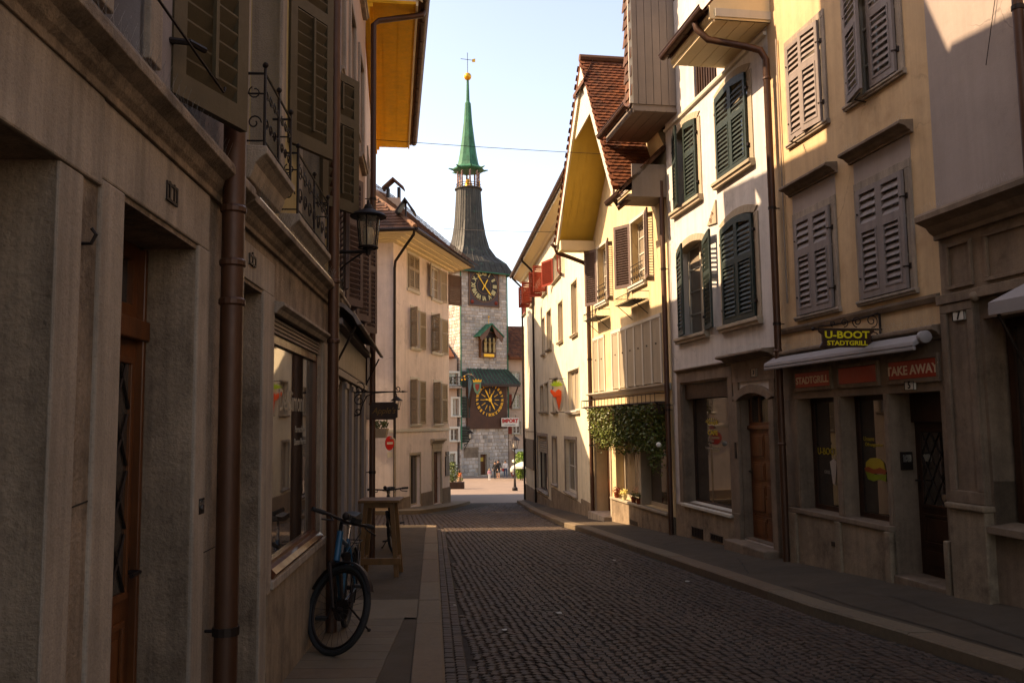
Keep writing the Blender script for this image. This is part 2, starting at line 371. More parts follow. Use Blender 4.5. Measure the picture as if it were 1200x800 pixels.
g.quad((wl(19.4)-.2, 19.4, LZ(19.4)-.006), (kin(19.4), 19.4, LZ(19.4)-.006), (kin(20.0), 20.0, LZ(20)-.006), (-5, 20.0, LZ(20)-.006))
tag(g.build('pavement_left', M['asphalt']), kind='structure')
g = MB(); strip(g, lambda y: wl(y)-.05, lambda y: kin(y)-.006, [8.3, 8.8, 9.35], LZ, LZ, -.003)
tag(g.build('concrete_patch', mat('concrete_patch', rgb('#83776b', .62, .8), .9, .08, 2, .2, 90, blotch=.1)), kind='structure')
g = MB()   # kerb closing the end of the left pavement
a = Vector((kl(19.7), 19.7, 0)); N_ = 10
pts_o = []; pts_i = []
for i in range(N_+1):
    t = i/N_*math.pi/2; cx, cy = kl(19.7)-.45, 19.7
    pts_o.append((cx+.45*math.cos(t), cy+.45*math.sin(t))); pts_i.append((cx+.215*math.cos(t), cy+.215*math.sin(t)))
pts_o.append((-6, 20.15)); pts_i.append((-6, 19.915))
for (a, b), (c, d) in zip(zip(pts_o, pts_i), zip(pts_o[1:], pts_i[1:])):
    z0 = gz(a[1])+.1; z1 = gz(c[1])+.1
    g.hexa([(a[0], a[1], z0-.16), (c[0], c[1], z1-.16), (d[0], d[1], z1-.16), (b[0], b[1], z0-.16), (a[0], a[1], z0), (c[0], c[1], z1), (d[0], d[1], z1), (b[0], b[1], z0)])
tag(g.build('kerb_corner', M['granite']), kind='structure')
# right pavement
g = MB()
for y0, y1 in zip(frange(-6, 39, .5), frange(-6, 39, .5)[1:]):
    n = 4
    for i in range(n):
        def pp(y, t): return (kr(y)+.235+(wr(y)+.35-kr(y)-.235)*t, y, ktr(y)-.006+(wz(y)-ktr(y)+.006)*t)
        g.quad(pp(y0, i/n), pp(y0, (i+1)/n), pp(y1, (i+1)/n), pp(y1, i/n))
tag(g.build('pavement_right', M['asphalt']), kind='structure')
g = MB()   # tar-sealed cracks and patches on the right pavement
for (t0, y0, t1, y1) in ((.3, 6.4, .55, 8.8), (.55, 8.8, .15, 9.6), (.1, 11, .5, 12.4), (.5, 12.4, .85, 12.6), (.2, 14.6, .7, 15.2), (.05, 6.5, .12, 9.9)):
    pts = []; n = 14
    for i in range(n+1):
        s_ = i/n; y = y0+(y1-y0)*s_; t = t0+(t1-t0)*s_ + random.uniform(-.012, .012)
        pts.append((kr(y)+.235+(wr(y)-kr(y)-.235)*t, y, ktr(y)+(wz(y)-ktr(y))*t))
    for p, q in zip(pts, pts[1:]):
        w_ = random.uniform(.004, .009); g.quad((p[0]-w_, p[1], p[2]-.002), (p[0]+w_, p[1], p[2]-.002), (q[0]+w_, q[1], q[2]-.002), (q[0]-w_, q[1], q[2]-.002))
tag(g.build('pavement_cracks', M['joint']), kind='structure')
# pavement in front of the corner house
g = MB(); zt = lambda y: gz(y)+.12
poly = [(-9, 29.3), (-4.4, 29.3), (-3.3, 29.9), (-2.5, 32.5), (-2.05, 35.5), (-1.9, 37.6), (-2.3, 38.0), (-9, 38.0)]
g.prism([(x, y, zt(y)-.3) for x, y in poly], [(x, y, zt(y)) for x, y in poly])
tag(g.build('pavement_corner', M['granite']), kind='structure')
# litter specks on the setts
for i, (px, py) in enumerate([(533, 709), (591, 738), (806, 681), (646, 655), (720, 656), (655, 718)]):
    d = ray(px, py); t = 3.
    while (EYE+d*t).z > gz((EYE+d*t).y)+.015: t += .01
    p = EYE+d*t; g = MB(); r = .02+.008*(i % 3); a0 = i*1.3
    q = [(p.x+r*math.cos(a0+k*1.05)*random.uniform(.7, 1.2), p.y+1.2*r*math.sin(a0+k*1.05)*random.uniform(.7, 1.2), gz(p.y)+.018+random.uniform(-.002, .006)) for k in range(6)]
    g.prism([(x, y, z-.002) for x, y, z in q], q)
    lb = ['pale paper scrap on the setts near the left kerb, level with the bicycle', 'dull flattened scrap on the setts in the middle foreground, left one of two', 'pale scrap lying on the setts beside the right kerb below the café window',
          'pale scrap lying on the setts below the planted shop window', 'small pale scrap on the setts close to the right kerb in mid street', 'faint scrap in the middle of the road between the two kerbs'][i]
    tag(g.build('paper_scrap', flat('scrap_paper', (.35, .34, .3), .9) if i == 0 else bpy.data.materials['scrap_paper'], loc=(p.x, p.y, gz(p.y)+.01)), lb, 'litter', 'scraps of litter on the road')
# ================================================================== building kit
def leaf(parent, F, uh, n0, side, w, z0, z1, ang, m, split=.36, arch=0, name='shutter', slat=.058, th=.035, solid=False, rail=.06, rod=False):
    """one shutter leaf hinged at (uh,n0); side=+1 leaf extends to +u when closed; ang = opening angle in degrees"""
    a = R(ang); c, s_ = math.cos(a)*side, math.sin(a)
    def W(x, t, z):   # x along leaf, t thickness (outer face +)
        return F.w(uh + c*x - s_*t*side*1, z, n0 + s_*x + math.cos(a)*t)
    mb = MB()
    def bx(x0, x1, zz0, zz1, t0=0, t1=th):
        mb.hexa([W(x0, t0, zz0), W(x1, t0, zz0), W(x1, t1, zz0), W(x0, t1, zz0), W(x0, t0, zz1), W(x1, t0, zz1), W(x1, t1, zz1), W(x0, t1, zz1)])
    zl = z1 - (arch if arch else 0)      # height at the hinge side when arched
    if arch:
        P = [(0, z0), (rail, z0), (rail, zl+arch*.15), (0, zl)]
        mb.prism([W(x, 0, z) for x, z in P], [W(x, th, z) for x, z in P])
        bx(w-rail, w, z0, z1-.01)
        pts = [(x, zl+arch*math.sin(x/w*math.pi/2)) for x in [w*i/6 for i in range(7)]]
        P = pts + [(w, z1-rail*1.2-.03), (0, zl-rail*1.2-.03)]
        mb.prism([W(x, .001, z) for x, z in P], [W(x, th-.001, z) for x, z in P])
        ztop = zl-rail*1.2-.03
    else:
        bx(0, rail, z0, z1); bx(w-rail, w, z0, z1); bx(rail, w-rail, z1-rail, z1); ztop = z1-rail
    bx(rail, w-rail, z0, z0+rail*1.3)
    zm = z0 + (z1-z0)*(1-split)
    secs = [(z0+rail*1.3, ztop)]
    if split: bx(rail, w-rail, zm-rail*.6, zm+rail*.6); secs = [(z0+rail*1.3, zm-rail*.6), (zm+rail*.6, ztop)]
    for q, (a0, a1) in enumerate(secs):
        if solid: bx(rail, w-rail, a0, a1, .008, th-.008); continue
        k = max(2, int((a1-a0)/slat)); h = (a1-a0)/k
        if q == 0 and split:
            e = .022; bx(rail, rail+e, a0, a1, th-.012, th+.008); bx(w-rail-e, w-rail, a0, a1, th-.012, th+.008); bx(rail+e, w-rail-e, a1-e, a1, th-.012, th+.008); bx(rail+e, w-rail-e, a0, a0+e, th-.012, th+.008)
        for i in range(k):
            zc = a0 + h*i
            mb.hexa([W(rail, th*1.0, zc+.002), W(w-rail, th*1.0, zc+.002), W(w-rail, th*1.0, zc+.011), W(rail, th*1.0, zc+.011),
                     W(rail, th*.05, zc+h*.8), W(w-rail, th*.05, zc+h*.8), W(w-rail, th*.05, zc+h*.8+.009), W(rail, th*.05, zc+h*.8+.009)])
        if rod: bx(w*.5-.011, w*.5+.011, a0+.05, a1-.02, -.022, -.002); bx(w*.5-.011, w*.5+.011, a0+.05, a1-.02, th+.002, th+.02)
    o = mb.build(name, m, parent)
    return o
def sash(house, F, r, depth, mframe, mglass, cols=2, rows=3, fw=.05, name='window', pane='pane', bw=.022, label=None):
    """window: frame mesh + pane sub-part, set back by depth"""
    u0, u1, z0, z1 = r[:4]; n = -depth; mb = MB()
    mb.fb(F, u0, u0+fw, z0, z1, n-.05, n); mb.fb(F, u1-fw, u1, z0, z1, n-.05, n)
    mb.fb(F, u0+fw, u1-fw, z1-fw, z1, n-.05, n); mb.fb(F, u0+fw, u1-fw, z0, z0+fw, n-.05, n)
    for i in range(1, cols):
        u = u0+(u1-u0)*i/cols; k = fw*.6 if cols <= 2 else bw; mb.fb(F, u-k, u+k, z0+fw, z1-fw, n-.045, n-.004)
    for i in range(1, rows):
        z = z0+(z1-z0)*i/rows; mb.fb(F, u0+fw, u1-fw, z-bw*.6, z+bw*.6, n-.04, n-.01)
    o = mb.build(name, mframe, house)
    if label: o['label'] = label
    g = MB(); g.fb(F, u0+fw*.5, u1-fw*.5, z0+fw*.5, z1-fw*.5, n-.035, n-.028); g.build(pane, mglass, o)
    return o
def surround(parent, F, r, w, m, proud=.025, sill=.07, sillout=.09, top=None, arch=0, name='surround', sw=None):
    u0, u1, z0, z1 = r[:4]; mb = MB(); t = top if top is not None else w
    mb.fb(F, u0-w, u0, z0, z1+(0 if not arch else -arch), -.02, proud); mb.fb(F, u1, u1+w, z0, z1+(0 if not arch else -arch), -.02, proud)
    if not arch: mb.fb(F, u0-w, u1+w, z1, z1+t, -.02, proud)
    else:
        k = 10; W_ = u1-u0
        inn = [(u0+W_*i/k, z1-arch+arch*math.sin(math.pi*i/k)**.8) for i in range(k+1)]
        out = [(u0-w+(W_+2*w)*i/k, z1-arch+.0+(arch+t)*math.sin(math.pi*(i/k*.8+.1))**.8*1.0) for i in range(k+1)]
        for i in range(k):
            mb.fp(F, [inn[i], inn[i+1], out[i+1], out[i]], -.26 if False else -.02, proud)
        fill = MB()
    o = mb.build(name, m, parent, bevel=.006)
    if sill:
        g = MB(); s2 = sw if sw is not None else w
        g.prof(F, [(-.02, z0-sill), (sillout*.7, z0-sill), (sillout*.75, z0-sill*.6), (sillout, z0-sill*.5), (sillout, z0-.008), (sillout*.9, z0), (-.1, z0+.01)], u0-s2-.02, u1+s2+.02)
        g.build('sill', m, parent, bevel=.004)
    return o
def cornice(house, F, u0, u1, z0, z1, out, m, name='cornice'):
    g = MB(); h = z1-z0
    g.prof(F, [(-.05, z0), (out*.22, z0), (out*.22, z0+h*.18), (out*.4, z0+h*.3), (out*.55, z0+h*.5), (out*.85, z0+h*.62), (out, z0+h*.68), (out, z0+h*.88), (out*.92, z0+h), (-.05, z1+.02)], u0, u1)
    return g.build(name, m, house, smooth=False, bevel=.004)
def tiles(mb, P0, eu, ev, nu, nv, en, wt=.17, ht=.2, clip=None):
    """rows of overlapping clay tiles: origin, unit vectors along the eave and up the slope, extents, normal"""
    rows = int(nv/ht); cols = int(nu/wt)
    for j in range(rows):
        off = (j % 2)*wt*.5
        for i in range(cols+1):
            u = i*wt-off; v = j*ht
            if u < -wt*.51 or u+wt > nu+wt*.51: continue
            if clip and not clip(u+wt/2, v+ht/2): continue
            ju = random.uniform(-.004, .004); jn = random.uniform(0, .006)
            a = P0+eu*(u+.003+ju)+ev*(v-.03)+en*(.028+jn); b = P0+eu*(u+wt-.003+ju)+ev*(v-.03)+en*(.028+jn)
            c = P0+eu*(u+wt-.003+ju)+ev*(v+ht)+en*.003; d = P0+eu*(u+.003+ju)+ev*(v+ht)+en*.003
            mid = P0+eu*(u+wt/2+ju)+ev*(v-.05)+en*(.028+jn)
            mb.add([a, mid, b, c, d, a-en*.016, mid-en*.016, b-en*.016], [(0, 1, 2, 3, 4), (0, 5, 6, 1), (1, 6, 7, 2), (0, 4, 5), (2, 7, 3)])
def downpipe(name, pts, r, label, group='rainwater downpipes on the house fronts', brackets=(), wallv=None, m=None, seams=()):
    p0 = pts[-1]
    t = thing(name, tuple(p0), label, 'downpipe', group)
    g = MB(); g.tube(pts, r, 14); g.build('pipe', m or M['copper_pipe'], t, smooth=True)
    for z in brackets:
        # centre of the pipe at height z
        c = Vector(pts[-1]); c.z = z
        g = MB(); g.lathe(c-Vector((0, 0, .02)), [(r+.008, 0), (r+.008, .04)], 14)
        if wallv is not None: g.tube([c, c+wallv], .008, 6)
        g.build('bracket', M['dark_metal'], t)
    for z in seams:
        c = Vector(pts[-1]); c.z = z
        g = MB(); g.lathe(c, [(r+.002, -.02), (r+.009, -.012), (r+.009, .01), (r+.002, .02)], 14); g.build('seam_collar', m or M['copper_pipe'], t)
    return t
def gutter(house, F, u0, u1, z, n, r=.075, m=None, name='gutter'):
    g = MB(); k = 8
    o = [(n+r*math.cos(math.pi*(1+i/k)), z+r*math.sin(math.pi*(1+i/k))) for i in range(k+1)]
    i_ = [(n+(r-.008)*math.cos(math.pi*(1+i/k)), z+(r-.008)*math.sin(math.pi*(1+i/k))) for i in range(k+1)][::-1]
    g.prof(F, o+i_, u0, u1)
    g.tube([F.w(u0, z+.005, n+r), F.w(u1, z+.005, n+r)], .011, 6)
    for j in range(int((u1-u0)/.7)+1):
        u = u0+.1+j*.7
        if u < u1: g.fb(F, u-.012, u+.012, z-r-.006, z-r+.006, n-r, n+r*.2)
    return g.build(name, m or M['copper_pipe'], house)
def text_mesh(txt, size, F, u, z, n, mt, parent, name='lettering', ang=0, shear=0, ext=.004, align='CENTER', scx=1, flip=False, xf=None, bold=0, spacing=1):
    c = bpy.data.curves.new('t', 'FONT'); c.body = txt; c.size = size; c.align_x = align; c.align_y = 'CENTER'; c.extrude = ext; c.shear = shear; c.offset = bold; c.space_character = spacing
    c.resolution_u = 3
    o = bpy.data.objects.new('t', c); COL.objects.link(o)
    bpy.context.view_layer.update()
    me = bpy.data.meshes.new_from_object(o.evaluated_get(bpy.context.evaluated_depsgraph_get()))
    bpy.data.objects.remove(o)
    off = wloc(parent) if parent else Vector((0, 0, 0))
    sgn = -1 if flip else 1
    for v in me.vertices:
        x, y, zz = v.co; x *= scx
        x, y = x*math.cos(ang)-y*math.sin(ang), x*math.sin(ang)+y*math.cos(ang)
        v.co = (xf(x, y, zz) if xf else F.w(u+sgn*x, z+y, n+zz)) - off
    me.materials.clear(); me.materials.append(mt)
    o = bpy.data.objects.new(name, me); COL.objects.link(o); o.parent = parent
    return o
def rail_scroll(mb, C0, eu, ez, w, h, n_, r=.006):
    """row of S scrolls in a balconette panel"""
    for i in range(n_):
        cx = w*(i+.5)/n_; q = w/n_*.38
        pts = []
        for k in range(15):
            t = k/14*math.pi*2.2; rr = q*(1-.05*k)
            pts.append(C0+eu*(cx+rr*math.cos(t)*.9)+ez*(h*.27+rr*math.sin(t)))
        mb.tube(pts, r*.8, 5, False)
        pts = [C0+eu*(cx+q*.8*math.cos(k/10*math.pi*1.9+2)*(1-.04*k))+ez*(h*.72+q*.8*math.sin(k/10*math.pi*1.9+2)*(1-.04*k)) for k in range(11)]
        mb.tube(pts, r*.7, 5, False)
# ================================================================== left row, from the camera away
FL = Fac((-1.23+.063*3, -3), (-1.23-.063*8.25, 8.25), 1)
def house(name, F, u, label, grp=None):
    p = F.w(u, 0); p.z = gz(p.y); return thing(name, tuple(p), label, 'house', grp)
def spikes(parent, F, u0, u1, z, n, h=.09, st=.05, name='bird_spikes'):
    g = MB(); u = u0
    g.fb(F, u0-.01, u1+.01, z-.004, z+.004, n-.008, n+.008)
    while u < u1:
        for k in (-1, 0, 1):
            a = F.w(u, z, n); b = F.w(u+random.uniform(-.01, .01)+k*.012, z+h*random.uniform(.8, 1.1), n+k*.03)
            g.tube([a-Vector((0, 0, .004)), b], .0007, 3, False)
        u += st*random.uniform(.9, 1.1)
    return g.build(name, M['chrome'], parent)
def plaque(parent, F, r, txt, sz, flip=False, m=None, mt=None, name='number_plate', n=.0):
    g = MB(); g.fb(F, r[0], r[1], r[2], r[3], n-.01, n+.015); o = g.build(name, m or M['stone_f'], parent, bevel=.002)
    g = MB(); e = .012 if not flip else .004
    for a, b, c, d in ((r[0], r[1], r[3]-e, r[3]), (r[0], r[1], r[2], r[2]+e), (r[0], r[0]+e, r[2]+e, r[3]-e), (r[1]-e, r[1], r[2]+e, r[3]-e)): g.fb(F, a, b, c, d, n+.015, n+.021)
    g.build('plate_border', mt or M['iron'], o)
    text_mesh(txt, sz, F, (r[0]+r[1])/2, (r[2]+r[3])/2, n+.017, mt or M['iron'], o, 'numeral', flip=flip, bold=.002)
    return o
def panel_door(parent, F, r, depth, m, side=1, glassy=True, name='door', zsplit=None, transom=None):
    """door leaf with raised frames"""
    u0, u1, z0, z1 = r; n = -depth; g = MB(); g.fb(F, u0, u1, z0, z1, n-.05, n)
    w = u1-u0; st = .11
    def fr(a, b, c, d, t=.016, k=.028):
        g.fb(F, a, b, d-k, d, n, n+t); g.fb(F, a, b, c, c+k, n, n+t); g.fb(F, a, a+k, c+k, d-k, n, n+t); g.fb(F, b-k, b, c+k, d-k, n, n+t)
    o = None
    h = z1-z0
    g.fb(F, u0+st, u1-st, z0+.12, z0+h*.16+.0, n, n+.012); fr(u0+st-.02, u1-st+.02, z0+h*.2, z0+h*.4)
    g.fb(F, u0+st+.05, u1-st-.05, z0+h*.23, z0+h*.37, n, n+.012)
    o = g.build(name, m, parent, bevel=.004)
    if glassy:
        k = MB(); a, b, c, d = u0+st, u1-st, z0+h*.46, z1-st
        k.fb(F, a, b, c, d, n, n+.006); k.build('door_glass', M['gl'], o)
        k = MB(); nn = 9; 
        for i in range(-nn, nn*2):
            for s_ in (1, -1):
                # diamond lattice clipped to the glass
                t0 = a + (b-a)*i/4; pts = []
                for q in range(41):
                    z = c+(d-c)*q/40; u = t0 + s_*(z-c)*.62
                    if a <= u <= b: pts.append(F.w(u, z, n+.012))
                if len(pts) > 1: k.tube([pts[0], pts[-1]], .006, 4, False)
        k.build('lattice', M['iron'], o)
        k = MB()
        for x0, x1, y0, y1 in ((a-.025, b+.025, d, d+.03), (a-.025, b+.025, c-.03, c), (a-.025, a, c, d), (b, b+.025, c, d)): k.fb(F, x0, x1, y0, y1, n, n+.02)
        k.build('moulding', m, o, bevel=.003)
    else:
        k = MB()
        for (x0, x1) in ((u0+.07, (u0+u1)/2-.02), ((u0+u1)/2+.02, u1-.07)):
            for (a, b) in ((.04, .2), (.24, .5), (.54, .7), (.74, .96)):
                za, zb = z0+h*a, z0+h*b; k.fb(F, x0, x1, za, zb, n, n+.012); k.fb(F, x0+.03, x1-.03, za+.03, zb-.03, n+.012, n+.022)
        k.build('door_panels', m, o, bevel=.005)
    k = MB(); uh = u1-.06 if side > 0 else u0+.06; zz = z0+1.02
    k.tube([F.w(uh, zz, n), F.w(uh, zz, n+.06), F.w(uh-side*.11, zz, n+.065)], .01, 8); k.fb(F, uh-.02, uh+.02, zz-.09, zz+.06, n, n+.006)
    k.build('handle', M['iron'], o, smooth=True)
    return o

# ---- house 11 -----------------------------------------------------
uA, uB = 0, FL.uy(4.6)
H1 = house('stone_house', FL, FL.uy(3), 'grey rendered house numbered 11 with weathered limestone ground floor, at the left edge')
cz0 = FL.P(131, 127, .03)[1]+.025; cz1 = cz0+.18
o1 = (FL.uy(1.3), FL.P(67, 187)[0], LZ(2)-.1, FL.P(67, 187)[1])
o2 = (FL.P(142, 232)[0], FL.P(230, 293)[0], LZ(4)-.1, (FL.P(142, 232)[1]+FL.P(230, 293)[1])/2)
g = MB(); wall(g, FL, uA, uB, -1, cz0+.05, [o1+(.55,), o2+(.27,)]); g.build('ground_floor_wall', M['stone_l'], H1)
w1 = (FL.P(123, 40)[0], FL.P(168, 40)[0], 3.04, 5.3)
w0 = (w1[0]-2.1, w1[1]-2.1, 3.04, 5.3)
g = MB(); wall(g, FL, uA, uB, cz0+.05, 9.6, [w1, w0, (w1[0], w1[1], 6.3, 8.4), (w0[0], w0[1], 6.3, 8.4)]); shell(g, FL, uA, uB, -1, 9.6, 6); g.build('wall', M['pl_grey'], H1)
g = MB()   # dressed lintel and jamb stones, slightly proud
zt = o1[3]; 
g.fb(FL, o1[0]-.1, o1[1]+.30, zt+.0, zt+.37, -.01, .016)
g.fb(FL, o1[1], o1[1]+.17, LZ(2)-.1, zt, -.01, .010)
g.fb(FL, o2[0]-.20, o2[0], LZ(3.5)-.1, o2[3]+.02, -.01, .016); g.fb(FL, o2[1], o2[1]+.17, LZ(4.3)-.1, o2[3]+.02, -.01, .016)
g.fb(FL, o2[0]-.20, o2[1]+.17, o2[3]+.022, o2[3]+.30, -.01, .012)
g.build('door_surround', M['stone_f'], H1, bevel=.008)
def seam(par, F, pts, n, wd=.004):
    g = MB()
    for (a, b), (c, d) in zip(pts, pts[1:]):
        k = 5
        for i in range(k):
            p = (a+(c-a)*i/k+random.uniform(-.002, .002), b+(d-b)*i/k); q = (a+(c-a)*(i+1)/k, b+(d-b)*(i+1)/k)
            if abs(c-a) < abs(d-b): g.quad(F.w(p[0]-wd, p[1], n), F.w(p[0]+wd, p[1], n), F.w(q[0]+wd, q[1], n), F.w(q[0]-wd, q[1], n))
            else: g.quad(F.w(p[0], p[1]-wd, n), F.w(q[0], q[1]-wd, n), F.w(q[0], q[1]+wd, n), F.w(p[0], p[1]+wd, n))
    g.build('mortar_seam', M['joint'], par)
us_ = FL.P(128, 165)[0]
seam(H1, FL, [(us_, cz0-.005), (us_+.01, cz0-.12), (us_-.005, zt+.372)], .0025)
for zq in (.55, 1.35): seam(H1, FL, [(o1[1]+.172, zq), (o2[0]-.202, zq+.01)], .0025, .003)
seam(H1, FL, [(o2[1]+.172, 1.0), (uB-.02, 1.0)], .0025, .003)
cornice(H1, FL, uA, uB-.0, cz0, cz1, .12, M['stone_l'])
spikes(H1, FL, FL.uy(1.6), uB-.1, cz1, .08, .1, .06)
# recessed doors
pz = LZ(3.7)-.02
d2 = panel_door(H1, FL, (o2[0]+.0, o2[1]-.02, pz, pz+2.05), .25, M['wood_door'], 1)
tr = sash(H1, FL, (o2[0], o2[1]-.02, pz+2.14, o2[3]), .25, M['wood_door'], M['gl'], 1, 1, .07, 'transom_window')
g = MB(); g.fb(FL, o2[0], o2[1], pz+2.05, pz+2.14, -.29, -.2); g.fb(FL, o2[1]-.035, o2[1]-.005, pz, o2[3]-.01, -.28, -.215); g.build('door_frame', M['wood_door'], H1, bevel=.006)
g = MB(); g.fb(FL, o2[0]-.02, o2[1]+.02, pz-.3, pz-.005, -.4, -.03); g.build('threshold', M['stone_f'], H1)
pz1 = LZ(2)-.02
panel_door(H1, FL, (o1[0]+.1, o1[1]-.0, pz1, o1[3]-.35), .54, M['wood_dark'], -1)
g = MB(); g.fb(FL, o1[0], o1[1], o1[3]-.35, o1[3]+.0, -.57, -.5); g.build('door_header', M['wood_dark'], H1)
r = FL.R((190.5, 211), (203, 243)); plaque(H1, FL, r, '11', .115)
r = FL.R((229, 584), (235, 601)); g = MB(); g.fb(FL, r[0], r[1], r[2], r[3], 0, .018); b_ = g.build('doorbell', M['dark_metal'], H1, bevel=.003)
g = MB(); g.lathe(FL.w((r[0]+r[1])/2, r[2]+.03, .018), [(.009, 0), (.009, .006)], 10, 'x'); g.fb(FL, r[0]+.01, r[1]-.01, r[3]-.035, r[3]-.012, .018, .02); g.build('bell_button', M['chrome'], b_)
g = MB(); g.tube([FL.w(o1[1]+.19, 2.2, .0), FL.w(o1[1]+.19, 2.2, .03), FL.w(o1[1]+.19, 2.23, .045), FL.w(o1[1]+.19, 2.25, .03)], .006, 6); g.build('wall_hook', M['iron'], H1)
for ww in (w1, w0):
    s = sash(H1, FL, ww, .16, M['board_b'], M['gl_l'], 2, 3)
    surround(s, FL, ww, .13, M['stone_f'], .03, sill=0)
for ww in (w1,):
    uh, nh = FL.P(190, 60, .03)[0], .06
    uh = FL.uy(3.54); sh = leaf(H1, FL, uh, .01, -1, .54, 3.03, 5.0, 159, M['sh_olive'], .0, slat=.085, th=.04, rail=.085, rod=True)
    g = MB(); 
    for z in (3.25, 4.6): g = MB(); g.tube([FL.w(uh-.02, z, -.01), FL.w(uh, z, .08), FL.w(uh+.08, z, .12)], .014, 6); g.build('hinge', M['iron'], sh)
    # long wind hook
    g = MB(); a_ = R(159); tip = FL.w(uh-math.cos(a_)*.22, 3.11, .09+math.sin(a_)*.22)
    g.tube([FL.w(ww[0]+.12, 3.2, .03), FL.w(ww[0]+.14, 3.3, .04), tip, tip+Vector((0, .02, .03))], .006, 6); g.build('wind_hook', M['iron'], sh)
ridge = MB()
def pitched(house, F, u0, u1, ze, n_eave, pitch, depth, mt, name='roof', th=.14, back=None):
    """street-eave roof: slab rising from the eave to a ridge `depth` metres back, then down"""
    t = math.tan(R(pitch)); g = MB(); zr = ze+(n_eave+depth)*t; b = back or depth+depth+n_eave
    g.prism([F.w(u0, z, n) for n, z in ((n_eave, ze), (-depth, zr), (-b, ze), (-b, ze-th), (-depth, zr-th*1.6), (n_eave, ze-th))],
            [F.w(u1, z, n) for n, z in ((n_eave, ze), (-depth, zr), (-b, ze), (-b, ze-th), (-depth, zr-th*1.6), (n_eave, ze-th))])
    g.fp(F, [(u0+.01, ze-.3), (u1-.01, ze-.3), (u1-.01, ze-.02), (u0+.01, ze-.02)], -b+.3, -.01)
    o = g.build(name, mt, house); return o
pitched(H1, FL, uA, uB-.01, 10.5, .45, 38, 4.5, M['tile_d'])

# ---- house 1 (ochre) ----------------------------------------------
uC = FL.uy(8.25)
H2 = house('ochre_house', FL, FL.uy(6.5), 'ochre rendered house on the left with two iron balconettes over a limestone shopfront')
d3 = (uB+.12, FL.P(307, 345)[0], LZ(5)-.1, FL.P(309, 345)[1])
sw = (FL.P(318.5, 500)[0], FL.P(375, 500)[0], FL.P(317, 672)[1], FL.P(318, 366)[1])
g = MB(); wall(g, FL, uB, uC, -1, cz0+.05, [d3+(.3,), sw+(.14,)]); g.build('ground_floor_wall', M['stone_l'], H2)
bc = [FL.R((288, 135), (348, 225)), FL.R((345, 245), (388, 290))]
ZS = (FL.P(300, 153, .14)[1], FL.P(352, 252, .14)[1]); zs = ZS[0]; print('zs', ZS)
w2 = (FL.P(290, 60)[0], FL.P(328, 60)[0], zs, 5.35); w3 = (FL.P(350, 200)[0]+.06, FL.P(376.5, 200)[0], ZS[1], 5.35-ZS[0]+ZS[1])
g = MB(); wall(g, FL, uB, uC, cz0+.05, 9.6, [w2+(.24,), w3+(.24,), (w2[0], w2[1], 6.4, 8.3), (w3[0], w3[1], 6.4, 8.3)]); shell(g, FL, uB, uC, -1, 9.6, 6); g.build('wall', M['pl_ochre'], H2)
pitched(H2, FL, uB+.01, uC-.01, 10.5, .45, 38, 4.5, M['tile_d'])
cornice(H2, FL, uB, uC, cz0-.0, cz1-.02, .115, M['stone_l'])
spikes(H2, FL, uB+.15, uC-.05, cz1-.02, .1, .09, .05)
g = MB()
g.fb(FL, d3[1], sw[0]-.02, LZ(5.5)-.1, d3[3]+.02, -.01, .014); g.fb(FL, d3[0]-.1, sw[0]-.02, d3[3]+.022, d3[3]+.24, -.01, .010)
g.build('pilaster_stone', M['stone_f'], H2, bevel=.006); g = MB(); g.fb(FL, sw[1]+.03, uC-.22, LZ(8)-.1, sw[3], -.01, .014)
g.build('pilaster_stone', M['stone_f'], H2, bevel=.006)
g = MB(); g.fb(FL, sw[0]-.16, uC-.05, LZ(5.5)-.3, sw[2]-.09, -.01, .02); g.build('plinth', M['plinth'], H2, bevel=.01)
g = MB(); g.fb(FL, sw[0]-.05, sw[1]+.22, sw[2]-.09, sw[2]-.035, -.05, .035); g.build('plinth_cap', M['stone_f'], H2, bevel=.006)
s = sash(H2, FL, (sw[0], sw[1], sw[2], sw[3]-.12), .03, M['wood_frame'], M['gl'], 1, 1, .06, 'display_window', label='large display window with a brown wooden frame')
g = MB(); g.prof(FL, [(-.1, sw[2]-.03), (.02, sw[2]-.03), (.04, sw[2]), (.01, sw[2]+.03), (-.1, sw[2]+.05)], sw[0]+.01, sw[1]-.01); g.build('sill', M['wood_frame'], s)
g = MB()
for k in range(4): g.fb(FL, sw[0]+.005, sw[1]-.005, sw[3]-.118+k*.028, sw[3]-.1+k*.028, -.06, -.01)
g.fb(FL, sw[0]+.003, sw[1]-.003, sw[3]-.12, sw[3]-.002, -.13, -.09); g.build('blind_slats', M['board_b'], s)
g = MB(); g.prof(FL, [(-.01, sw[3]), (.03, sw[3]), (.05, sw[3]+.03), (.08, sw[3]+.05), (.08, sw[3]+.07), (-.01, sw[3]+.085)], sw[0]-.04, sw[1]+.05); g.build('lintel_moulding', M['stone_f'], H2, bevel=.003)
wl_ = flat('window_lettering_white', (.26, .22, .17), .5)
def outline_text(txt, size, u, z, par, sc=1): text_mesh(txt, size, FL, u, z, -.057, wl_, par, 'window_lettering', ext=.0008, scx=sc)
uc = (sw[0]+sw[1])/2
outline_text('Del Simoni', .23, uc, FL.P(345, 470)[1], s, .95); outline_text('Parrucchiere', .075, uc+.35, FL.P(352, 500)[1]-.02, s, 1.15); outline_text('Damen Herren', .075, uc+.35, FL.P(352, 512)[1]-.04, s, 1.1)
r = FL.R((289, 296), (296.5, 314)); plaque(H2, FL, r, '1', .12)
# its door in the recess
panel_door(H2, FL, (d3[0]-.1, d3[1], LZ(5)-.03, d3[3]-.35), .29, M['wood_dark'], 1)
g = MB(); g.fb(FL, d3[0]-.1, d3[1], d3[3]-.35, d3[3], -.32, -.25); g.build('door_header', M['wood_dark'], H2)
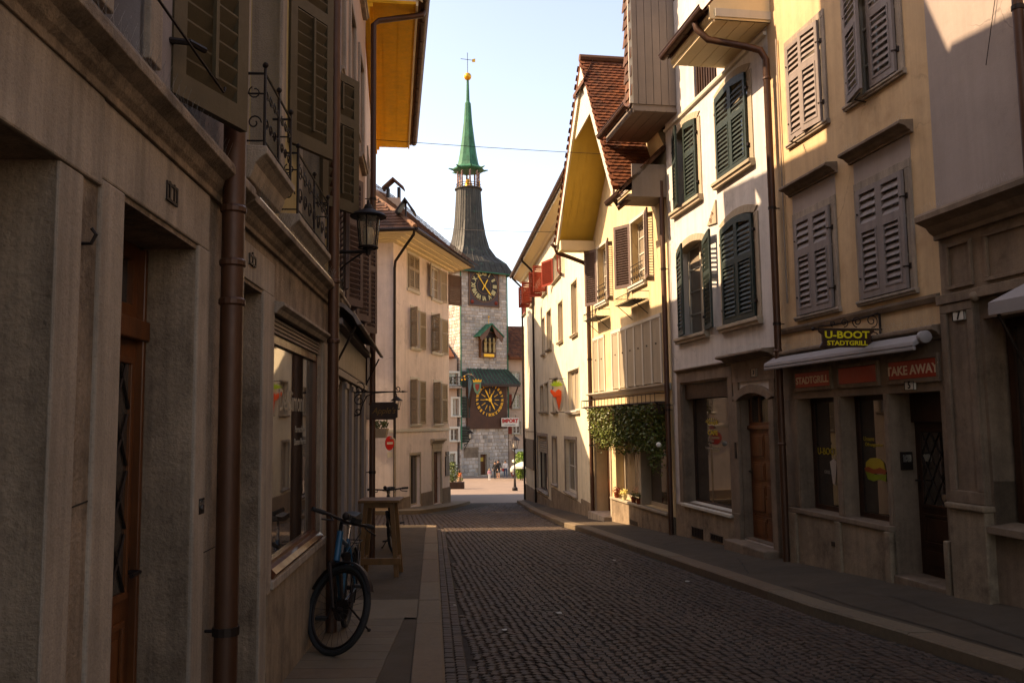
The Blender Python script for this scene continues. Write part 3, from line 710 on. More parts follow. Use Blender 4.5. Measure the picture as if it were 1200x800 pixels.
# windows above, with shutters and iron balconettes on stone ledges
for i, (ww, b, hx) in enumerate(((w2, bc[0], 336), (w3, bc[1], 380))):
    zs = ZS[i]
    s = sash(H2, FL, ww, .2, M['white_trim'], M['gl_l'], 2, 3)
    g = MB(); g.fb(FL, ww[1], ww[1]+.13, ww[2]-.05, ww[3], -.2, .02); g.fb(FL, ww[0]-.13, ww[0], ww[2]-.05, ww[3], -.2, .02); g.build('jamb_stone', M['stone_f'], s, bevel=.006)
    ub0, ub1 = (ww[0]-.1, FL.P(343, 224, .13)[0]) if i == 0 else (FL.P(349, 250, .13)[0]+.0, FL.P(386, 292, .13)[0])
    g = MB(); g.prof(FL, [(-.05, zs-.19), (.05, zs-.19), (.07, zs-.14), (.08, zs-.10), (.12, zs-.06), (.145, zs-.045), (.145, zs-.01), (.14, zs), (-.05, zs+.01)], ub0, ub1); g.build('stone_ledge', M['stone_f'], s, bevel=.006)
    g = MB(); nn = .12; zb = zs+.04; h = .40
    for z in (zb, zb+.28, zb+h): g.tube([FL.w(ub0+.04, z, .0), FL.w(ub0+.04, z, nn), FL.w(ub1-.04, z, nn), FL.w(ub1-.04, z, .0)], .0085 if z > zb+.3 else .006, 6)
    for u in (ub0+.04, (ub0+ub1)/2, ub1-.04): g.tube([FL.w(u, zs, nn), FL.w(u, zb+h+.03, nn)], .009, 6); g.ball(FL.w(u, zb+h+.05, nn), .018, 6)
    W_ = ub1-ub0-.08; rail_scroll(g, FL.w(ub0+.04, zb, nn), FL.d, Vector((0, 0, 1)), W_, h, 7); rail_scroll(g, FL.w(ub0+.04, zb, 0), FL.n, Vector((0, 0, 1)), nn, h, 1)
    g.build('balcony_railing', M['iron'], s)
    zsh = (FL.P(336, 151, .05)[1] if i == 0 else FL.P(380, 235, .05)[1])
    uh = ww[1]+.03
    uh = FL.uy(6.0) if i == 0 else FL.uy(7.5)
    sh = leaf(s, FL, uh, .02, -1, .5 if i == 0 else .5, zsh, zsh+1.66 if i == 0 else zsh+1.3, 151 if i == 0 else 147, M['sh_olive'], .34, slat=.085, th=.04, rail=.075, rod=True)
for (a, b) in ((w2, 0), (w3, 1)):
    for k in (6.4,): sash(H2, FL, (a[0], a[1], k, 8.3), .2, M['white_trim'], M['gl_l'], 2, 3)

# ---- downpipes ----------------------------------------------------
def vpipe(F, px, py, r, z1, z0, off, label, brackets, seams, yy=None, top=()):
    u = F.P(px, py, off)[0]
    pts = [Vector(p) for p in top] + [F.w(u, z1, off), F.w(u, z0, off)]
    return downpipe('downpipe', pts, r, label, brackets=brackets, wallv=-F.n*off, seams=seams), u
z_ = lambda px, py, F, off=.1: F.P(px, py, off)[1]
vpipe(FL, 271, 400, .056, 10.1, LZ(4.6), .1, 'thick brown downpipe between houses 11 and 1 on the left, nearest the camera', [z_(265, 738, FL)], [z_(275, 310, FL), z_(274, 355, FL), z_(278, 250, FL)])
vpipe(FL, 390, 480, .05, 10.1, LZ(8.2), .1, 'brown downpipe behind the wall lantern, between the ochre house and the shop with flush shutters', [], [z_(391, 400, FL), z_(391, 330, FL)])

# ---- rose house with the Apple's shop -----------------------------
F3 = Fac((-1.75, 8.25), (-2.19, 12.6), 1)
H3 = house('rose_house', F3, 2.2, 'rose rendered house on the left above the shop with the hanging board')
L3 = F3.L
cz = F3.P(393, 372)[1]
sills = F3.P(400, 355)[1]
bays = [(.22, 1.02), (1.32, 1.9), (2.2, 2.8), (3.1, 3.9)]
gt = F3.P(400, 448)[1]; gb = LZ(10.4)+.0
pb = .28
g = MB(); wall(g, F3, 0, L3, -1.2, cz, [(a, b, LZ(10.4)+pb if i != 1 else LZ(10)-.2, gt, .22) for i, (a, b) in enumerate(bays)]); g.build('shop_front', M['stone_r'], H3)
ups = [(.25, .95), (1.65, 2.35), (3.05, 3.75)]
hs = [(a, b, sills, sills+1.45, .2) for a, b in ups] + [(a, b, 5.25, 6.7, .2) for a, b in ups] + [(a, b, 7.6, 8.9, .2) for a, b in ups]
g = MB(); wall(g, F3, 0, L3, cz, 9.5, hs); shell(g, F3, 0, L3, -1.2, 9.5, 6); g.build('wall', M['pl_rose'], H3)
for i, (a, b) in enumerate(bays):
    if i == 1: panel_door(H3, F3, (a, b, LZ(10)-.03, gt-.3), .2, M['wood_dark'], 1); g = MB(); g.fb(F3, a, b, gt-.3, gt, -.25, -.15); g.build('door_header', M['wood_dark'], H3)
    else: sash(H3, F3, (a, b, LZ(10.4)+pb, gt), .18, M['sh_grey'], M['gl'], 1, 1, .05, 'shop_window')
g = MB()
e = [0.0]+[x for ab in bays for x in ab]+[L3]
for a, b in zip(e[::2], e[1::2]):
    g.fb(F3, a+.02, b-.02, LZ(10.4)-.3, gt+.02, -.01, .035); g.fb(F3, a, b, LZ(10.4)-.3, LZ(10.4)+pb+.02, .035, .07); g.fb(F3, a+.0, b-.0, gt-.06, gt+.0, .035, .055)
g.build('pilaster', M['sh_grey'], H3, bevel=.006)
g = MB(); g.fb(F3, .02, L3-.02, gt+.03, gt+.10, -.01, .06); g.fb(F3, .05, L3-.05, gt+.13, cz-.12, -.01, .03); g.fb(F3, .0, L3, cz-.1, cz-.04, -.01, .10); g.build('fascia', M['sh_grey'], H3, bevel=.005)
g = MB()   # swept sheet-metal canopy
pr = [(0, cz+.16), (.12, cz+.10), (.22, cz+.0), (.27, cz-.08), (.27, cz-.10), (.24, cz-.10), (.2, cz-.02), (.1, cz+.07), (0, cz+.1)]
g.prof(F3, pr, .05, L3-.05); g.tube([F3.w(.05, cz-.09, .27), F3.w(L3-.02, cz-.09, .27)], .014, 6); g.build('canopy', M['sh_grey'], H3)
for u in (.07, L3-.07): g = MB(); g.fb(F3, u-.02, u+.02, cz-.5, cz-.05, 0, .05); g.tube([F3.w(u, cz-.5, .03), F3.w(u, cz-.12, .22)], .012, 6); g.build('canopy_bracket', M['dark_metal'], H3)
for i, (a, b) in enumerate(ups):
    for j, zz in enumerate((sills, 5.25, 7.6)):
        H_ = 1.45 if j < 2 else 1.3
        s = sash(H3, F3, (a, b, zz, zz+H_), .15, M['white_trim'], M['gl_l'], 2, 3)
        surround(s, F3, (a, b, zz, zz+H_), .09, M['stone_f'], .03)
        if j == 0:
            leaf(s, F3, a-.02, .05, 1, .36, zz, zz+H_, 160, M['sh_brown'], .35); leaf(s, F3, b+.02, .05, -1, .36, zz, zz+H_, 155, M['sh_brown'], .35)
pitched(H3, F3, .0, L3+.02, 10.15, .45, 38, 4.5, M['tile_d'])
g = MB()    # verge of the roof stepping out over the lower neighbour
V = [(L3+.0, 8.25), (L3+.22, 8.95), (L3+.88, 9.78), (L3+1.12, 9.93), (L3+1.12, 10.09), (L3, 10.09)]
g.fp(F3, V, -5, .54); g.build('roof_verge', M['board_b'], H3)
g = MB()    # stepped dormer gable on the street side
D0, D1 = -.1, 2.34
g.fp(F3, [(D0, 9.7), (D1, 9.7), (D1, 13.2), (1.75, 13.9), (1.45, 13.9), (.35, 11.33), (.03, 10.6), (D0, 10.55)], -3, .3); g.build('dormer', M['pl_rose'], H3)

# ---- pink house with the deep yellow eave --------------------------
F4 = Fac((-2.19, 12.6), (-3.12, 19.2), 1)
H4 = house('eaves_house', F4, 3, 'two-storey house far end of the left row with deep golden-yellow boarded eave')
L4 = F4.L; ze = 7.36
hs4 = [(.9+k*1.9, 1.75+k*1.9, z, z+1.5, .2) for k in range(3) for z in (1.75, 4.5)] + [(1.0, 1.95, gz(14)-.1, 1.35, .25), (2.8, 4.0, gz(16)+.6, 1.35, .2)]
g = MB(); wall(g, F4, 0, L4, -1.6, ze+.0, hs4); shell(g, F4, 0, L4, -1.6, ze+.0, 6.5); g.build('wall', M['pl_pink'], H4)
for h in hs4[:6]:
    s = sash(H4, F4, h, .16, M['white_trim'], M['gl_l'], 2, 3); surround(s, F4, h, .08, M['stone_f'], .025)
panel_door(H4, F4, (1.0, 1.95, gz(14)+.1, 1.3), .2, M['wood_dark']); sash(H4, F4, hs4[7], .16, M['wood_dark'], M['gl'], 1, 1, .05, 'shop_window')
g = MB(); zE = F4.P(481, 195, .85)[1]; zN = F4.P(491, 30, .85)[1]; print('eave z', zE, zN)
zE = (zE+zN)/2
ua, ub = -.05, L4+.25
n1 = .85
for k in range(3):     # soffit boards along the street
    a, b = -.02+k*(n1-.08)/3, -.02+(k+1)*(n1-.08)/3
    g.fb(F4, ua, ub, zE-.03, zE, a+.004, b-.004)
g.fb(F4, ua, ub, zE-.2, zE-.035, -.01, .06); g.fb(F4, ua, ub, zE-.1, zE-.036, .06, .11)
g.fb(F4, ua, ub, zE-.02, zE+.02, -.05, n1-.08)
g.build('soffit', M['soffit'], H4)
g = MB(); g.fb(F4, ua, ub, zE-.05, zE+.13, n1-.08, n1-.045); g.build('fascia_board', M['soffit_c'], H4)
t38 = math.tan(R(36))
g = MB(); zz = zE+.14
g.prism([F4.w(ua-.02, z, n) for n, z in ((n1, zz), (-4, zz+(4+n1)*t38), (-8.8, zz), (-8.8, zz-.1), (-4, zz+(4+n1)*t38-.16), (n1, zz-.12))],
        [F4.w(ub, z, n) for n, z in ((n1, zz), (-4, zz+(4+n1)*t38), (-8.8, zz), (-8.8, zz-.1), (-4, zz+(4+n1)*t38-.16), (n1, zz-.12))])
g.build('roof', M['tile_d'], H4)
g = MB(); g.prism([F4.w(ua, z, n) for n, z in ((n1-.04, zE+.02), (n1-.04, zE+.03), (-2, zE+.03+(2+n1)*t38-.1), (-2, zE+.02))], [F4.w(ua+.03, z, n) for n, z in ((n1-.04, zE+.02), (n1-.04, zE+.03), (-2, zE+.03+(2+n1)*t38-.1), (-2, zE+.02))])
g.build('gable_end', M['pl_pink'], H4)
g = MB(); g.prism([F4.w(ub-.03, z, n) for n, z in ((n1-.04, zE+.02), (-4, zE+.03+(4+n1)*t38-.1), (-8.4, zE+.02))], [F4.w(ub, z, n) for n, z in ((n1-.04, zE+.02), (-4, zE+.03+(4+n1)*t38-.1), (-8.4, zE+.02))])
g.build('far_gable', M['pl_pink'], H4)
g = MB()   # roof verge board
g.prism([F4.w(ua-.03, z, n) for n, z in ((n1+.02, zE+.0), (n1+.02, zE+.14), (-2, zE+.16+(2+n1)*t38), (-2, zE-.02+(2+n1)*t38))], [F4.w(ua-.005, z, n) for n, z in ((n1+.02, zE+.0), (n1+.02, zE+.14), (-2, zE+.16+(2+n1)*t38), (-2, zE-.02+(2+n1)*t38))])
g.build('verge_board', M['soffit_c'], H4)
gutter(H4, F4, ua-.05, ub+.05, zE+.11, n1+.06, .07)
u4 = .02; top = F4.w(u4+.25, zE+.02, n1+.05)
dp = downpipe('downpipe', [top, F4.w(u4+.2, zE-.06, n1+.03), F4.w(u4+.08, zE-.25, .2), F4.w(u4+.05, zE-.33, .12), F4.w(u4+.05, LZ(12.7), .12)], .045,
         'brown downpipe beside the hanging shop board, rising to the yellow eave', seams=[3.2, 1.9], brackets=[5.0, .9], wallv=-F4.n*.12)

# ---- house at the back of the side lane (hidden from the street, its roof shades the crossing) -------
FB = Fac((-7.2, 20.75), (-7.2, 30.3), 1)
H5 = house('lane_house', FB, 5, 'gabled house at the back of the side lane behind the left row')
g = MB()
hz = [(1.5+k*2.6, 2.4+k*2.6, z, z+1.4, .2) for k in range(3) for z in (1.2, 4.2)]
wall(g, FB, 0, FB.L, -2.5, 7.5, hz); shell(g, FB, 0, FB.L, -2.5, 7.5, 6)
zr = 12.0
for n in (0, -6): 
    g.add([FB.w(0, 7.5, n), FB.w(FB.L, 7.5, n), FB.w(FB.L, zr-.2, n)], [(0, 1, 2)])
g.quad(FB.w(FB.L, 7.5, 0), FB.w(FB.L, zr-.2, 0), FB.w(FB.L, zr-.2, -6), FB.w(FB.L, 7.5, -6))
g.build('wall', M['pl_cream'], H5)
for h in hz: s = sash(H5, FB, h, .15, M['white_trim'], M['gl_l']); surround(s, FB, h, .08, M['stone_f'])
g = MB(); g.fp(FB, [(-.25, 7.45), (-.2, 7.6), (FB.L, zr), (FB.L, zr-.2)], -6.4, .3); g.build('roof', M['tile_d'], H5)
# ================================================================== right row
def wrp(y): return (5.85-.17*y, y)
FR = Fac(wrp(-4), wrp(22.3), -1)
yb12, yb23, yb34 = 8.62, 12.05, 16.35
u12, u23, u34, u45 = FR.uy(yb12), FR.uy(yb23), FR.uy(yb34), FR.uy(22.3)
def win(h, F, r, style, depth=.15, fr='white_trim', gl='gl_l', cols=2, rows=3, sw=.1, ms='stone_f', **k):
    s = sash(h, F, r, depth, M[fr], M[gl], cols, rows, .05)
    surround(s, F, r, sw, M[ms], **k); return s
def rw(a, b, zt, zb, F=None, off=0):
    """rect from left px a=(x,y top-left) & right px b=(x,y bottom-right), heights averaged from pixel pairs zt, zb"""
    F = F or FR; ua, ub = F.P(*a, off)[0], F.P(*b, off)[0]
    z1 = sum(F.P(*p, off)[1] for p in zt)/len(zt); z0 = sum(F.P(*p, off)[1] for p in zb)/len(zb)
    return (min(ua, ub), max(ua, ub), z0, z1)

# ---- house 7 ---------------------------------------------------------
H7 = house('grey_house', FR, u12-3, 'grey-lavender rendered house numbered 7 with panelled stone front at the right edge')
czb = FR.P(1090, 284, .05)[1]; czt = czb+.26
zt7 = FR.P(1160, 372)[1]; ub7 = FR.P(1160, 500)[0]
big = (1.2, ub7, wz(7)+.62, zt7, .3)
g = MB(); wall(g, FR, 0, u12, -1.2, czb+.02, [big, (ub7-.0, ub7, 0, 1)]); g.build('ground_floor_wall', M['stone_r'], H7)
hs7 = [(1.0+k*2.4, 2.0+k*2.4, z, z+1.6, .2) for k in (0, 1) for z in (3.6, 6.6)]
zp7 = 9.6
g = MB(); wall(g, FR, 0, u12, czb+.02, zp7, hs7); shell(g, FR, 0, u12, -1.2, zp7, 6); g.build('wall', M['pl_lav'], H7)
for h in hs7: win(H7, FR, h, 0)
pitched(H7, FR, 0, u12-.01, 9.9, .35, 34, 5, M['tile_d'])
cornice(H7, FR, 0, u12-.0, czb, czt, .26, M['stone_r']); spikes(H7, FR, u12-1.2, u12-.8, czt, .16, .1, .06); spikes(H7, FR, u12-.3, u12-.02, czt, .18, .1, .05)
# pilaster between the show window and house 5
pu0, pu1 = ub7+.02, u12-.04
g = MB(); zb_ = wz(8.4)-.3; zpl = FR.P(1140, 597)[1]
g.fb(FR, pu0, pu1, zb_, zpl, -.01, .10); g.fb(FR, pu0-.02, pu1+.02, zpl+.002, zpl+.06, -.01, .13); g.build('pilaster_base', M['plinth'], H7, bevel=.015)
g = MB(); za = FR.P(1140, 352)[1]; g.fb(FR, pu0+.02, pu1-.01, zpl+.062, za, -.01, .045)
e = .09; a, b, c, d = pu0+.02, pu1-.01, zpl+.062, za
for x0, x1, y0, y1 in ((a, b, d-e, d), (a, b, c, c+.12), (a, a+e, c+.12, d-e), (b-e, b, c+.12, d-e)): g.fb(FR, x0, x1, y0, y1, .045, .075)
g.build('pilaster', M['stone_r'], H7, bevel=.008)
g = MB(); g.fb(FR, .02, u12-.02, za+.005, za+.1, -.01, .09)
def panel(mb, u0, u1, z0, z1, n=.0, t=.03, k=.035):
    for x0, x1, y0, y1 in ((u0, u1, z1-k, z1), (u0, u1, z0, z0+k), (u0, u0+k, z0+k, z1-k), (u1-k, u1, z0+k, z1-k)): mb.fb(FR, x0, x1, y0, y1, n, n+t)
g.build('architrave', M['stone_r'], H7, bevel=.006)
for a, b in ((pu0+.06, pu1-.08), (pu0-1.5, pu0-.12), (pu0-3.2, pu0-1.6)):
    g = MB(); panel(g, a, b, za+.15, czb-.07); g.build('frieze_panel', M['stone_r'], H7, bevel=.004)
g = MB(); c_ = FR.w(pu0-.03, za+.02, .08); g.ball(c_, .05, 10); g.build('stone_knob', M['stone_r'], H7, smooth=True)
r = rw((1123, 368), (1137, 368), [(1123, 365), (1137, 362)], [(1123, 377), (1137, 374)]); plaque(H7, FR, (r[0], r[1], r[2], r[3]), '7', .12, True, M['white_trim'], n=.05)
s = sash(H7, FR, (1.3, ub7-.05, big[2]+.02, zt7-.02), .2, M['wood_dark'], M['gl'], 3, 1, .07, 'display_window', label='large dark display window under the pale shop blind')
g = MB(); g.prof(FR, [(-.2, big[2]), (.1, big[2]-.06), (.1, big[2]-.0), (-.2, big[2]+.03)], 1.2, ub7-.0); g.build('sill', M['stone_r'], s)
ue7 = FR.P(1158, 355, .5)[0]
AW = thing('shop_blind', tuple(FR.w(ub7-1.5, zt7, .1)), 'pale grey blind cassette folded out over the show window of house 7', 'awning')
zA = FR.P(1158, 350)[1]
g = MB(); g.prof(FR, [(.0, zA+.04), (.12, zA+.05), (.5, zA-.13), (.5, zA-.17), (.12, zA+.02), (.0, zA)], 1.0, ue7); g.build('canvas', M['awning'], AW)
g = MB(); g.fb(FR, 1.0, ue7, zA-.24, zA-.168, .49, .505); g.build('valance', M['awning'], AW)
g = MB(); g.tube([FR.w(ue7-.03, zA-.95, .06), FR.w(ue7-.03, zA-.18, .46)], .014, 6); g.tube([FR.w(ue7-.03, zA-1., .06), FR.w(ue7-.03, zA+.02, .06)], .012, 6); g.build('folding_arm', M['dark_metal'], AW)
g = MB(); g.tube([FR.w(u12-2.2, 9.4, .02), FR.w(u12-.85, 4.9, .02)], .004, 4); tag(g.build('cable', M['iron'], H7))
pp, _ = vpipe(FR, 1197, 100, .045, 9.8, czt, .12, 'dark downpipe on the lavender wall at the right edge of the view', [6.0], [], m_ := None) if False else (None, None)
downpipe('downpipe', [FR.w(FR.P(1199, 100, .1)[0], 9.8, .1), FR.w(FR.P(1199, 100, .1)[0], czt, .1)], .045, 'dark downpipe on the lavender wall above house 7, at the right edge', brackets=[5.2], wallv=-FR.n*.1)

# ---- house 5, U-BOOT ---------------------------------------------------
H5r = house('peach_house', FR, (u12+u23)/2, 'peach house numbered 5 with grey shutters above the grill shop')
zc5 = (FR.P(917, 410)[1]+FR.P(1103, 380)[1])/2; zs5 = (FR.P(942, 378)[1]+FR.P(1104, 346)[1])/2
o1 = rw((934, 470), (980, 530), [(934, 468), (980, 464)], [(938, 596), (980, 602)]); o2_ = rw((984, 470), (1038, 530), [(984, 466), (1038, 461)], [(984, 604), (1038, 614)])
o3 = rw((1043, 500), (1104, 500), [(1043, 461), (1104, 456)], [(1081, 678)]); o3 = (o3[0], o3[1], wz(9.2)+.02, o3[3])
zo = (o1[3]+o2_[3]+o3[3])/3; zp5 = (o1[2]+o2_[2])/2
o1 = (*o1[:2], zp5, zo); o2_ = (*o2_[:2], zp5, zo); o3 = (*o3[:3], zo)
g = MB(); wall(g, FR, u12, u23, -1.2, zc5-.1, [o1+(.24,), o2_+(.24,), o3+(.32,)]); g.build('ground_floor_wall', M['stone_r'], H5r)
wn = dict(W21=rw((932, 300), (983, 300), [(932, 250), (981, 231)], [(936, 376), (988, 366)]), W22=rw((1005, 280), (1073, 280), [(1004, 213), (1066, 185)], [(1011, 357), (1077, 345)]),
          W23=rw((922, 100), (970, 100), [(922, 45), (966, 18)], [(928, 174), (973, 147)]))
a, b = wn['W23'][2], wn['W23'][3]
w24 = rw((989, 60), (1060, 60), [(989, 0)], [(995, 126), (1060, 88)]); wn['W24'] = (w24[0], w24[1], (a+w24[2])/2, (a+w24[2])/2+(b-a)); wn['W23'] = (*wn['W23'][:2], *wn['W24'][2:])
for k in ('W21', 'W22'): print(k, wn[k])
z0_, z1_ = (wn['W21'][2]+wn['W22'][2])/2, (wn['W21'][3]+wn['W22'][3])/2
for k in ('W21', 'W22'): wn[k] = (*wn[k][:2], z0_, z1_)
inn = {k: (v[0]+.1, v[1]-.1, v[2]+.06, v[3]-.1) for k, v in wn.items()}
up3 = [(v[0], v[1], v[2]+3.0, v[3]+2.8) for v in (inn['W23'], inn['W24'])]
g = MB(); wall(g, FR, u12, u23, zc5-.1, 10.2, [v+(.2,) for v in inn.values()]+[u+(.2,) for u in up3]); shell(g, FR, u12, u23, -1.2, 10.2, 6); g.build('wall', M['pl_peach'], H5r)
pitched(H5r, FR, u12+.01, u23-.01, 10.4, .5, 36, 5, M['tile_d'])
for u in up3: win(H5r, FR, u, 0)
for k, v in inn.items():
    s = win(H5r, FR, v, 0, sw=.1, ms='sh_grey' if False else 'stone_f', sill=.06, sillout=.06)
    hw = (v[1]-v[0])/2
    aL, aR = (0, 0) if k != 'W24' else (0, 14)
    if k == 'W23': aL, aR = 6, 0
    leaf(s, FR, v[0]+.005, .028, 1, hw-.004, v[2]+.01, v[3]-.01, aL, M['sh_grey'], .36, slat=.075)
    leaf(s, FR, v[1]-.005, .028, -1, hw-.004, v[2]+.01, v[3]-.01, aR, M['sh_grey'], .36, slat=.075)
    for u, sg in ((v[0]-.03, 1), (v[1]+.03, -1)):
        for z in (v[2]+.25, v[3]-.3): g = MB(); g.tube([FR.w(u, z, .02), FR.w(u+sg*.06, z, .075)], .011, 5); g.fb(FR, u-.015, u+.015, z-.03, z+.03, .02, .035); g.build('hinge', M['dark_metal'], s)
    if k in ('W23', 'W24'): g = MB(); g.tube([FR.w((v[0]+v[1])/2+.15, v[2]-.1, .02), FR.w((v[0]+v[1])/2+.1, v[2]-.1, .2), FR.w((v[0]+v[1])/2-.05, v[2]-.08, .22)], .01, 5); g.build('shutter_stay', M['dark_metal'], s)
    if k in ('W21', 'W22'):
        g = MB(); g.fb(FR, v[0]-.1, v[1]+.1, v[3]+.102, v[3]+.36, -.01, .008); g.build('frieze_field', M['pl_lav'], s)
        zc = v[3]+.36; c2 = cornice(s, FR, v[0]-.17, v[1]+.17, zc, zc+.13, .17, M['stone_r'], 'window_cornice')
        spikes(s, FR, v[0]-.15, v[0]+.02, zc+.13, .12, .08, .05); spikes(s, FR, v[1]-.1, v[1]+.1, zc+.13, .12, .08, .05)
g = MB(); g.prof(FR, [(-.01, zs5-.08), (.03, zs5-.08), (.05, zs5-.03), (.05, zs5), (-.01, zs5+.01)], u12+.02, u23-.02); g.build('sill_band', M['stone_r'], H5r)
cornice(H5r, FR, u12+.01, u23-.01, zc5-.16, zc5-.02, .13, M['stone_r']); spikes(H5r, FR, u12+.05, u23-.1, zc5-.02, .08, .1, .06)
def zat(a, b): return (a+b)/2
zp_t = (FR.P(934, 437)[1]+FR.P(1099, 420)[1])/2; zp_b = (FR.P(934, 453)[1]+FR.P(1099, 443)[1])/2
red = mat('sign_red', rgb('#9c2c14'), .5, .1, 3, .05, 60); cream_t = flat('sign_lettering_cream', rgb('#cfae90'), .6)
def signp(xa, xb, txt, sz, lab, lx=0):
    a, b = sorted((FR.P(xa, 440)[0], FR.P(xb, 440)[0]))
    t = thing('shop_sign', tuple(FR.w((a+b)/2, zp_b, .02)), lab, 'shop sign', 'red panels above the grill shop windows')
    g = MB(); g.fb(FR, a, b, zp_b, zp_t, .006, .03); g.build('panel', red, t, bevel=.003)
    if txt: text_mesh(txt, sz, FR, (a+b)/2+lx, (zp_b+zp_t)/2-.01, .032, cream_t, t, flip=True, ext=.002, scx=1.12, bold=.003)
signp(934, 974, 'STADTGRILL', .13, 'red lettered panel above the left window of the grill shop'); signp(985, 1029, '', 0, 'blank orange-red panel between the two lettered red panels'); signp(1044.5, 1100, 'TAKE AWAY', .138, 'red panel reading TAKE AWAY above the door of the grill shop')
g = MB()
for a, b in ((934, 974), (985, 1029), (1044.5, 1100)):
    p, q = sorted((FR.P(a, 440)[0], FR.P(b, 440)[0])); 
    for x0, x1, y0, y1 in ((p-.04, q+.04, zp_t+.004, zp_t+.05), (p-.04, q+.04, zp_b-.05, zp_b-.004), (p-.04, p-.004, zp_b-.004, zp_t+.004), (q+.004, q+.04, zp_b-.004, zp_t+.004)): g.fb(FR, x0, x1, y0, y1, -.01, .035)
g.build('panel_frames', M['stone_r'], H5r, bevel=.004)
for a, b in ((u12+.02, o3[0]-.02), (o3[1]+.02, o2_[0]-.02), (o2_[1]+.02, o1[0]-.02), (o1[1]+.02, u23-.02)):
    g = MB(); g.fb(FR, a, b, zp5+.005, zo, -.01, .012); g.build('pillar', M['stone_r'], H5r, bevel=.006)
g = MB(); g.fb(FR, o3[1]+.0, u23-.02, wz(11)-.5, zp5-.06, -.01, .05); g.build('plinth', M['plinth'], H5r, bevel=.012)
g = MB(); g.fb(FR, o3[1]-.0, u23-.02, zp5-.06, zp5-.0, -.02, .075); g.build('plinth_cap', M['stone_r'], H5r, bevel=.008)
for q in ((o3[1]+.02, o2_[0]-.02), (o2_[1]+.03, o1[0]-.03), (o1[1]+.05, u23-.04)):
    g = MB(); g.fb(FR, q[0]-.02, q[1]+.02, wz(11)-.5, zp5-.063, -.01, .085); g.build('pillar_base', M['plinth'], H5r, bevel=.012)
g = MB(); g.fb(FR, u12+.02, o3[0]-.02, wz(9)-.5, FR.P(1110, 632)[1], -.01, .085); g.build('pillar_base', M['plinth'], H5r, bevel=.012)
g = MB(); u = FR.P(982, 648)[0]; z = FR.P(982, 637)[1]; g.lathe((0, 0, 0), [(.055, 0), (.05, .02)], 14, 'x'); 
g = MB(); g.fb(FR, u-.05, u+.05, z-.03, z+.03, .045, .06); g.build('vent_hole', M['dark_metal'], H5r, bevel=.01)
s1 = sash(H5r, FR, (o1[0], o1[1], zp5, zo), .2, M['wood_dark'], M['gl'], 1, 1, .06, 'shop_window'); s2 = sash(H5r, FR, (o2_[0], o2_[1], zp5, zo), .2, M['wood_dark'], M['gl'], 1, 1, .06, 'shop_window')
yl = flat('window_lettering_yellow', rgb('#a8921c'), .5)
def ontext(s, txt, sz, px, py, mt=yl, off=-.222, scx=1, name='window_lettering', **k):
    u, z = FR.P(px, py, off); text_mesh(txt, sz, FR, u, z, off, mt, s, name, flip=True, ext=.001, scx=scx, **k)
ontext(s1, 'U-BOOT', .13, 969.5, 529); ontext(s1, 'GRILL', .06, 969.5, 553, wl_)
ontext(s2, 'Unsere', .075, 1018, 514); ontext(s2, 'Öffnungszeiten', .06, 1024, 521)
# picture of a filled sandwich stuck on the glass
u, z = FR.P(1026, 550, -.222)
g = MB(); P_ = [(-.2, -.03), (-.17, .06), (-.1, .1), (.0, .11), (.1, .1), (.19, .05), (.2, -.02)]; g.fp(FR, [(u+a, z+b+.03) for a, b in P_], -.226, -.219)
fs_ = g.build('sandwich_sticker', flat('sticker_bun', rgb('#a5902e')), s2)
g = MB(); g.fp(FR, [(u+a, z+b) for a, b in [(-.23, .0), (-.1, .03), (.02, .0), (.14, .03), (.22, .01), (.2, -.03), (.05, -.05), (-.12, -.04), (-.2, -.05)]], -.222, -.215); g.build('sticker_filling', flat('sticker_salad', rgb('#8a3f1e')), s2)
g = MB(); g.fp(FR, [(u+a, z+b) for a, b in [(-.22, -.04), (.0, -.06), (.21, -.03), (.16, -.12), (.05, -.14), (-.08, -.11), (-.2, -.13)]], -.224, -.217); g.build('sticker_leaf', flat('sticker_green', rgb('#76821f')), s2)
u, z = FR.P(976.5, 550, -.222)
g = MB(); g.fp(FR, [(u-.03, z-.2), (u-.09, z+.1), (u-.02, z+.14), (u+.07, z+.1), (u+.02, z-.18)], -.226, -.219); g.build('kebab_sticker', flat('sticker_pale', rgb('#a39a90')), s1)
pd = panel_door(H5r, FR, (o3[0], o3[1], o3[2]+.02, zo-.32), .3, M['wood_dark'], 1)
g = MB(); g.fb(FR, o3[0], o3[1], zo-.32, zo, -.35, -.26); g.build('door_header', M['wood_dark'], H5r)
g = MB(); g.fb(FR, o3[0]-.02, o3[1]+.02, wz(9.2)-.3, wz(9.2)+.035, -.35, .05); g.build('threshold', M['stone_r'], H5r, bevel=.01)
# letter box on the door reveal
Frev = Fac((FR.w(o3[1], 0, -.02).x, FR.w(o3[1], 0, -.02).y), (FR.w(o3[1], 0, -.3).x, FR.w(o3[1], 0, -.3).y), 1)
if Frev.n.y > 0: Frev.n = -Frev.n
zr_ = FR.P(1060, 540)[1]
g = MB(); g.fb(Frev, .08, .22, zr_-.11, zr_+.09, 0, .03); mb_ = g.build('letter_box', M['dark_metal'], H5r, bevel=.004)
g = MB(); g.fb(Frev, .1, .2, zr_-.02, zr_+.06, .03, .033); g.build('name_card', M['chrome'], mb_)
r = rw((1063.5, 450), (1074.5, 450), [(1063.5, 447), (1074.5, 446)], [(1063.5, 457), (1074.5, 456)]); plaque(H5r, FR, r, '5', .1, True, M['white_trim'], n=.02)
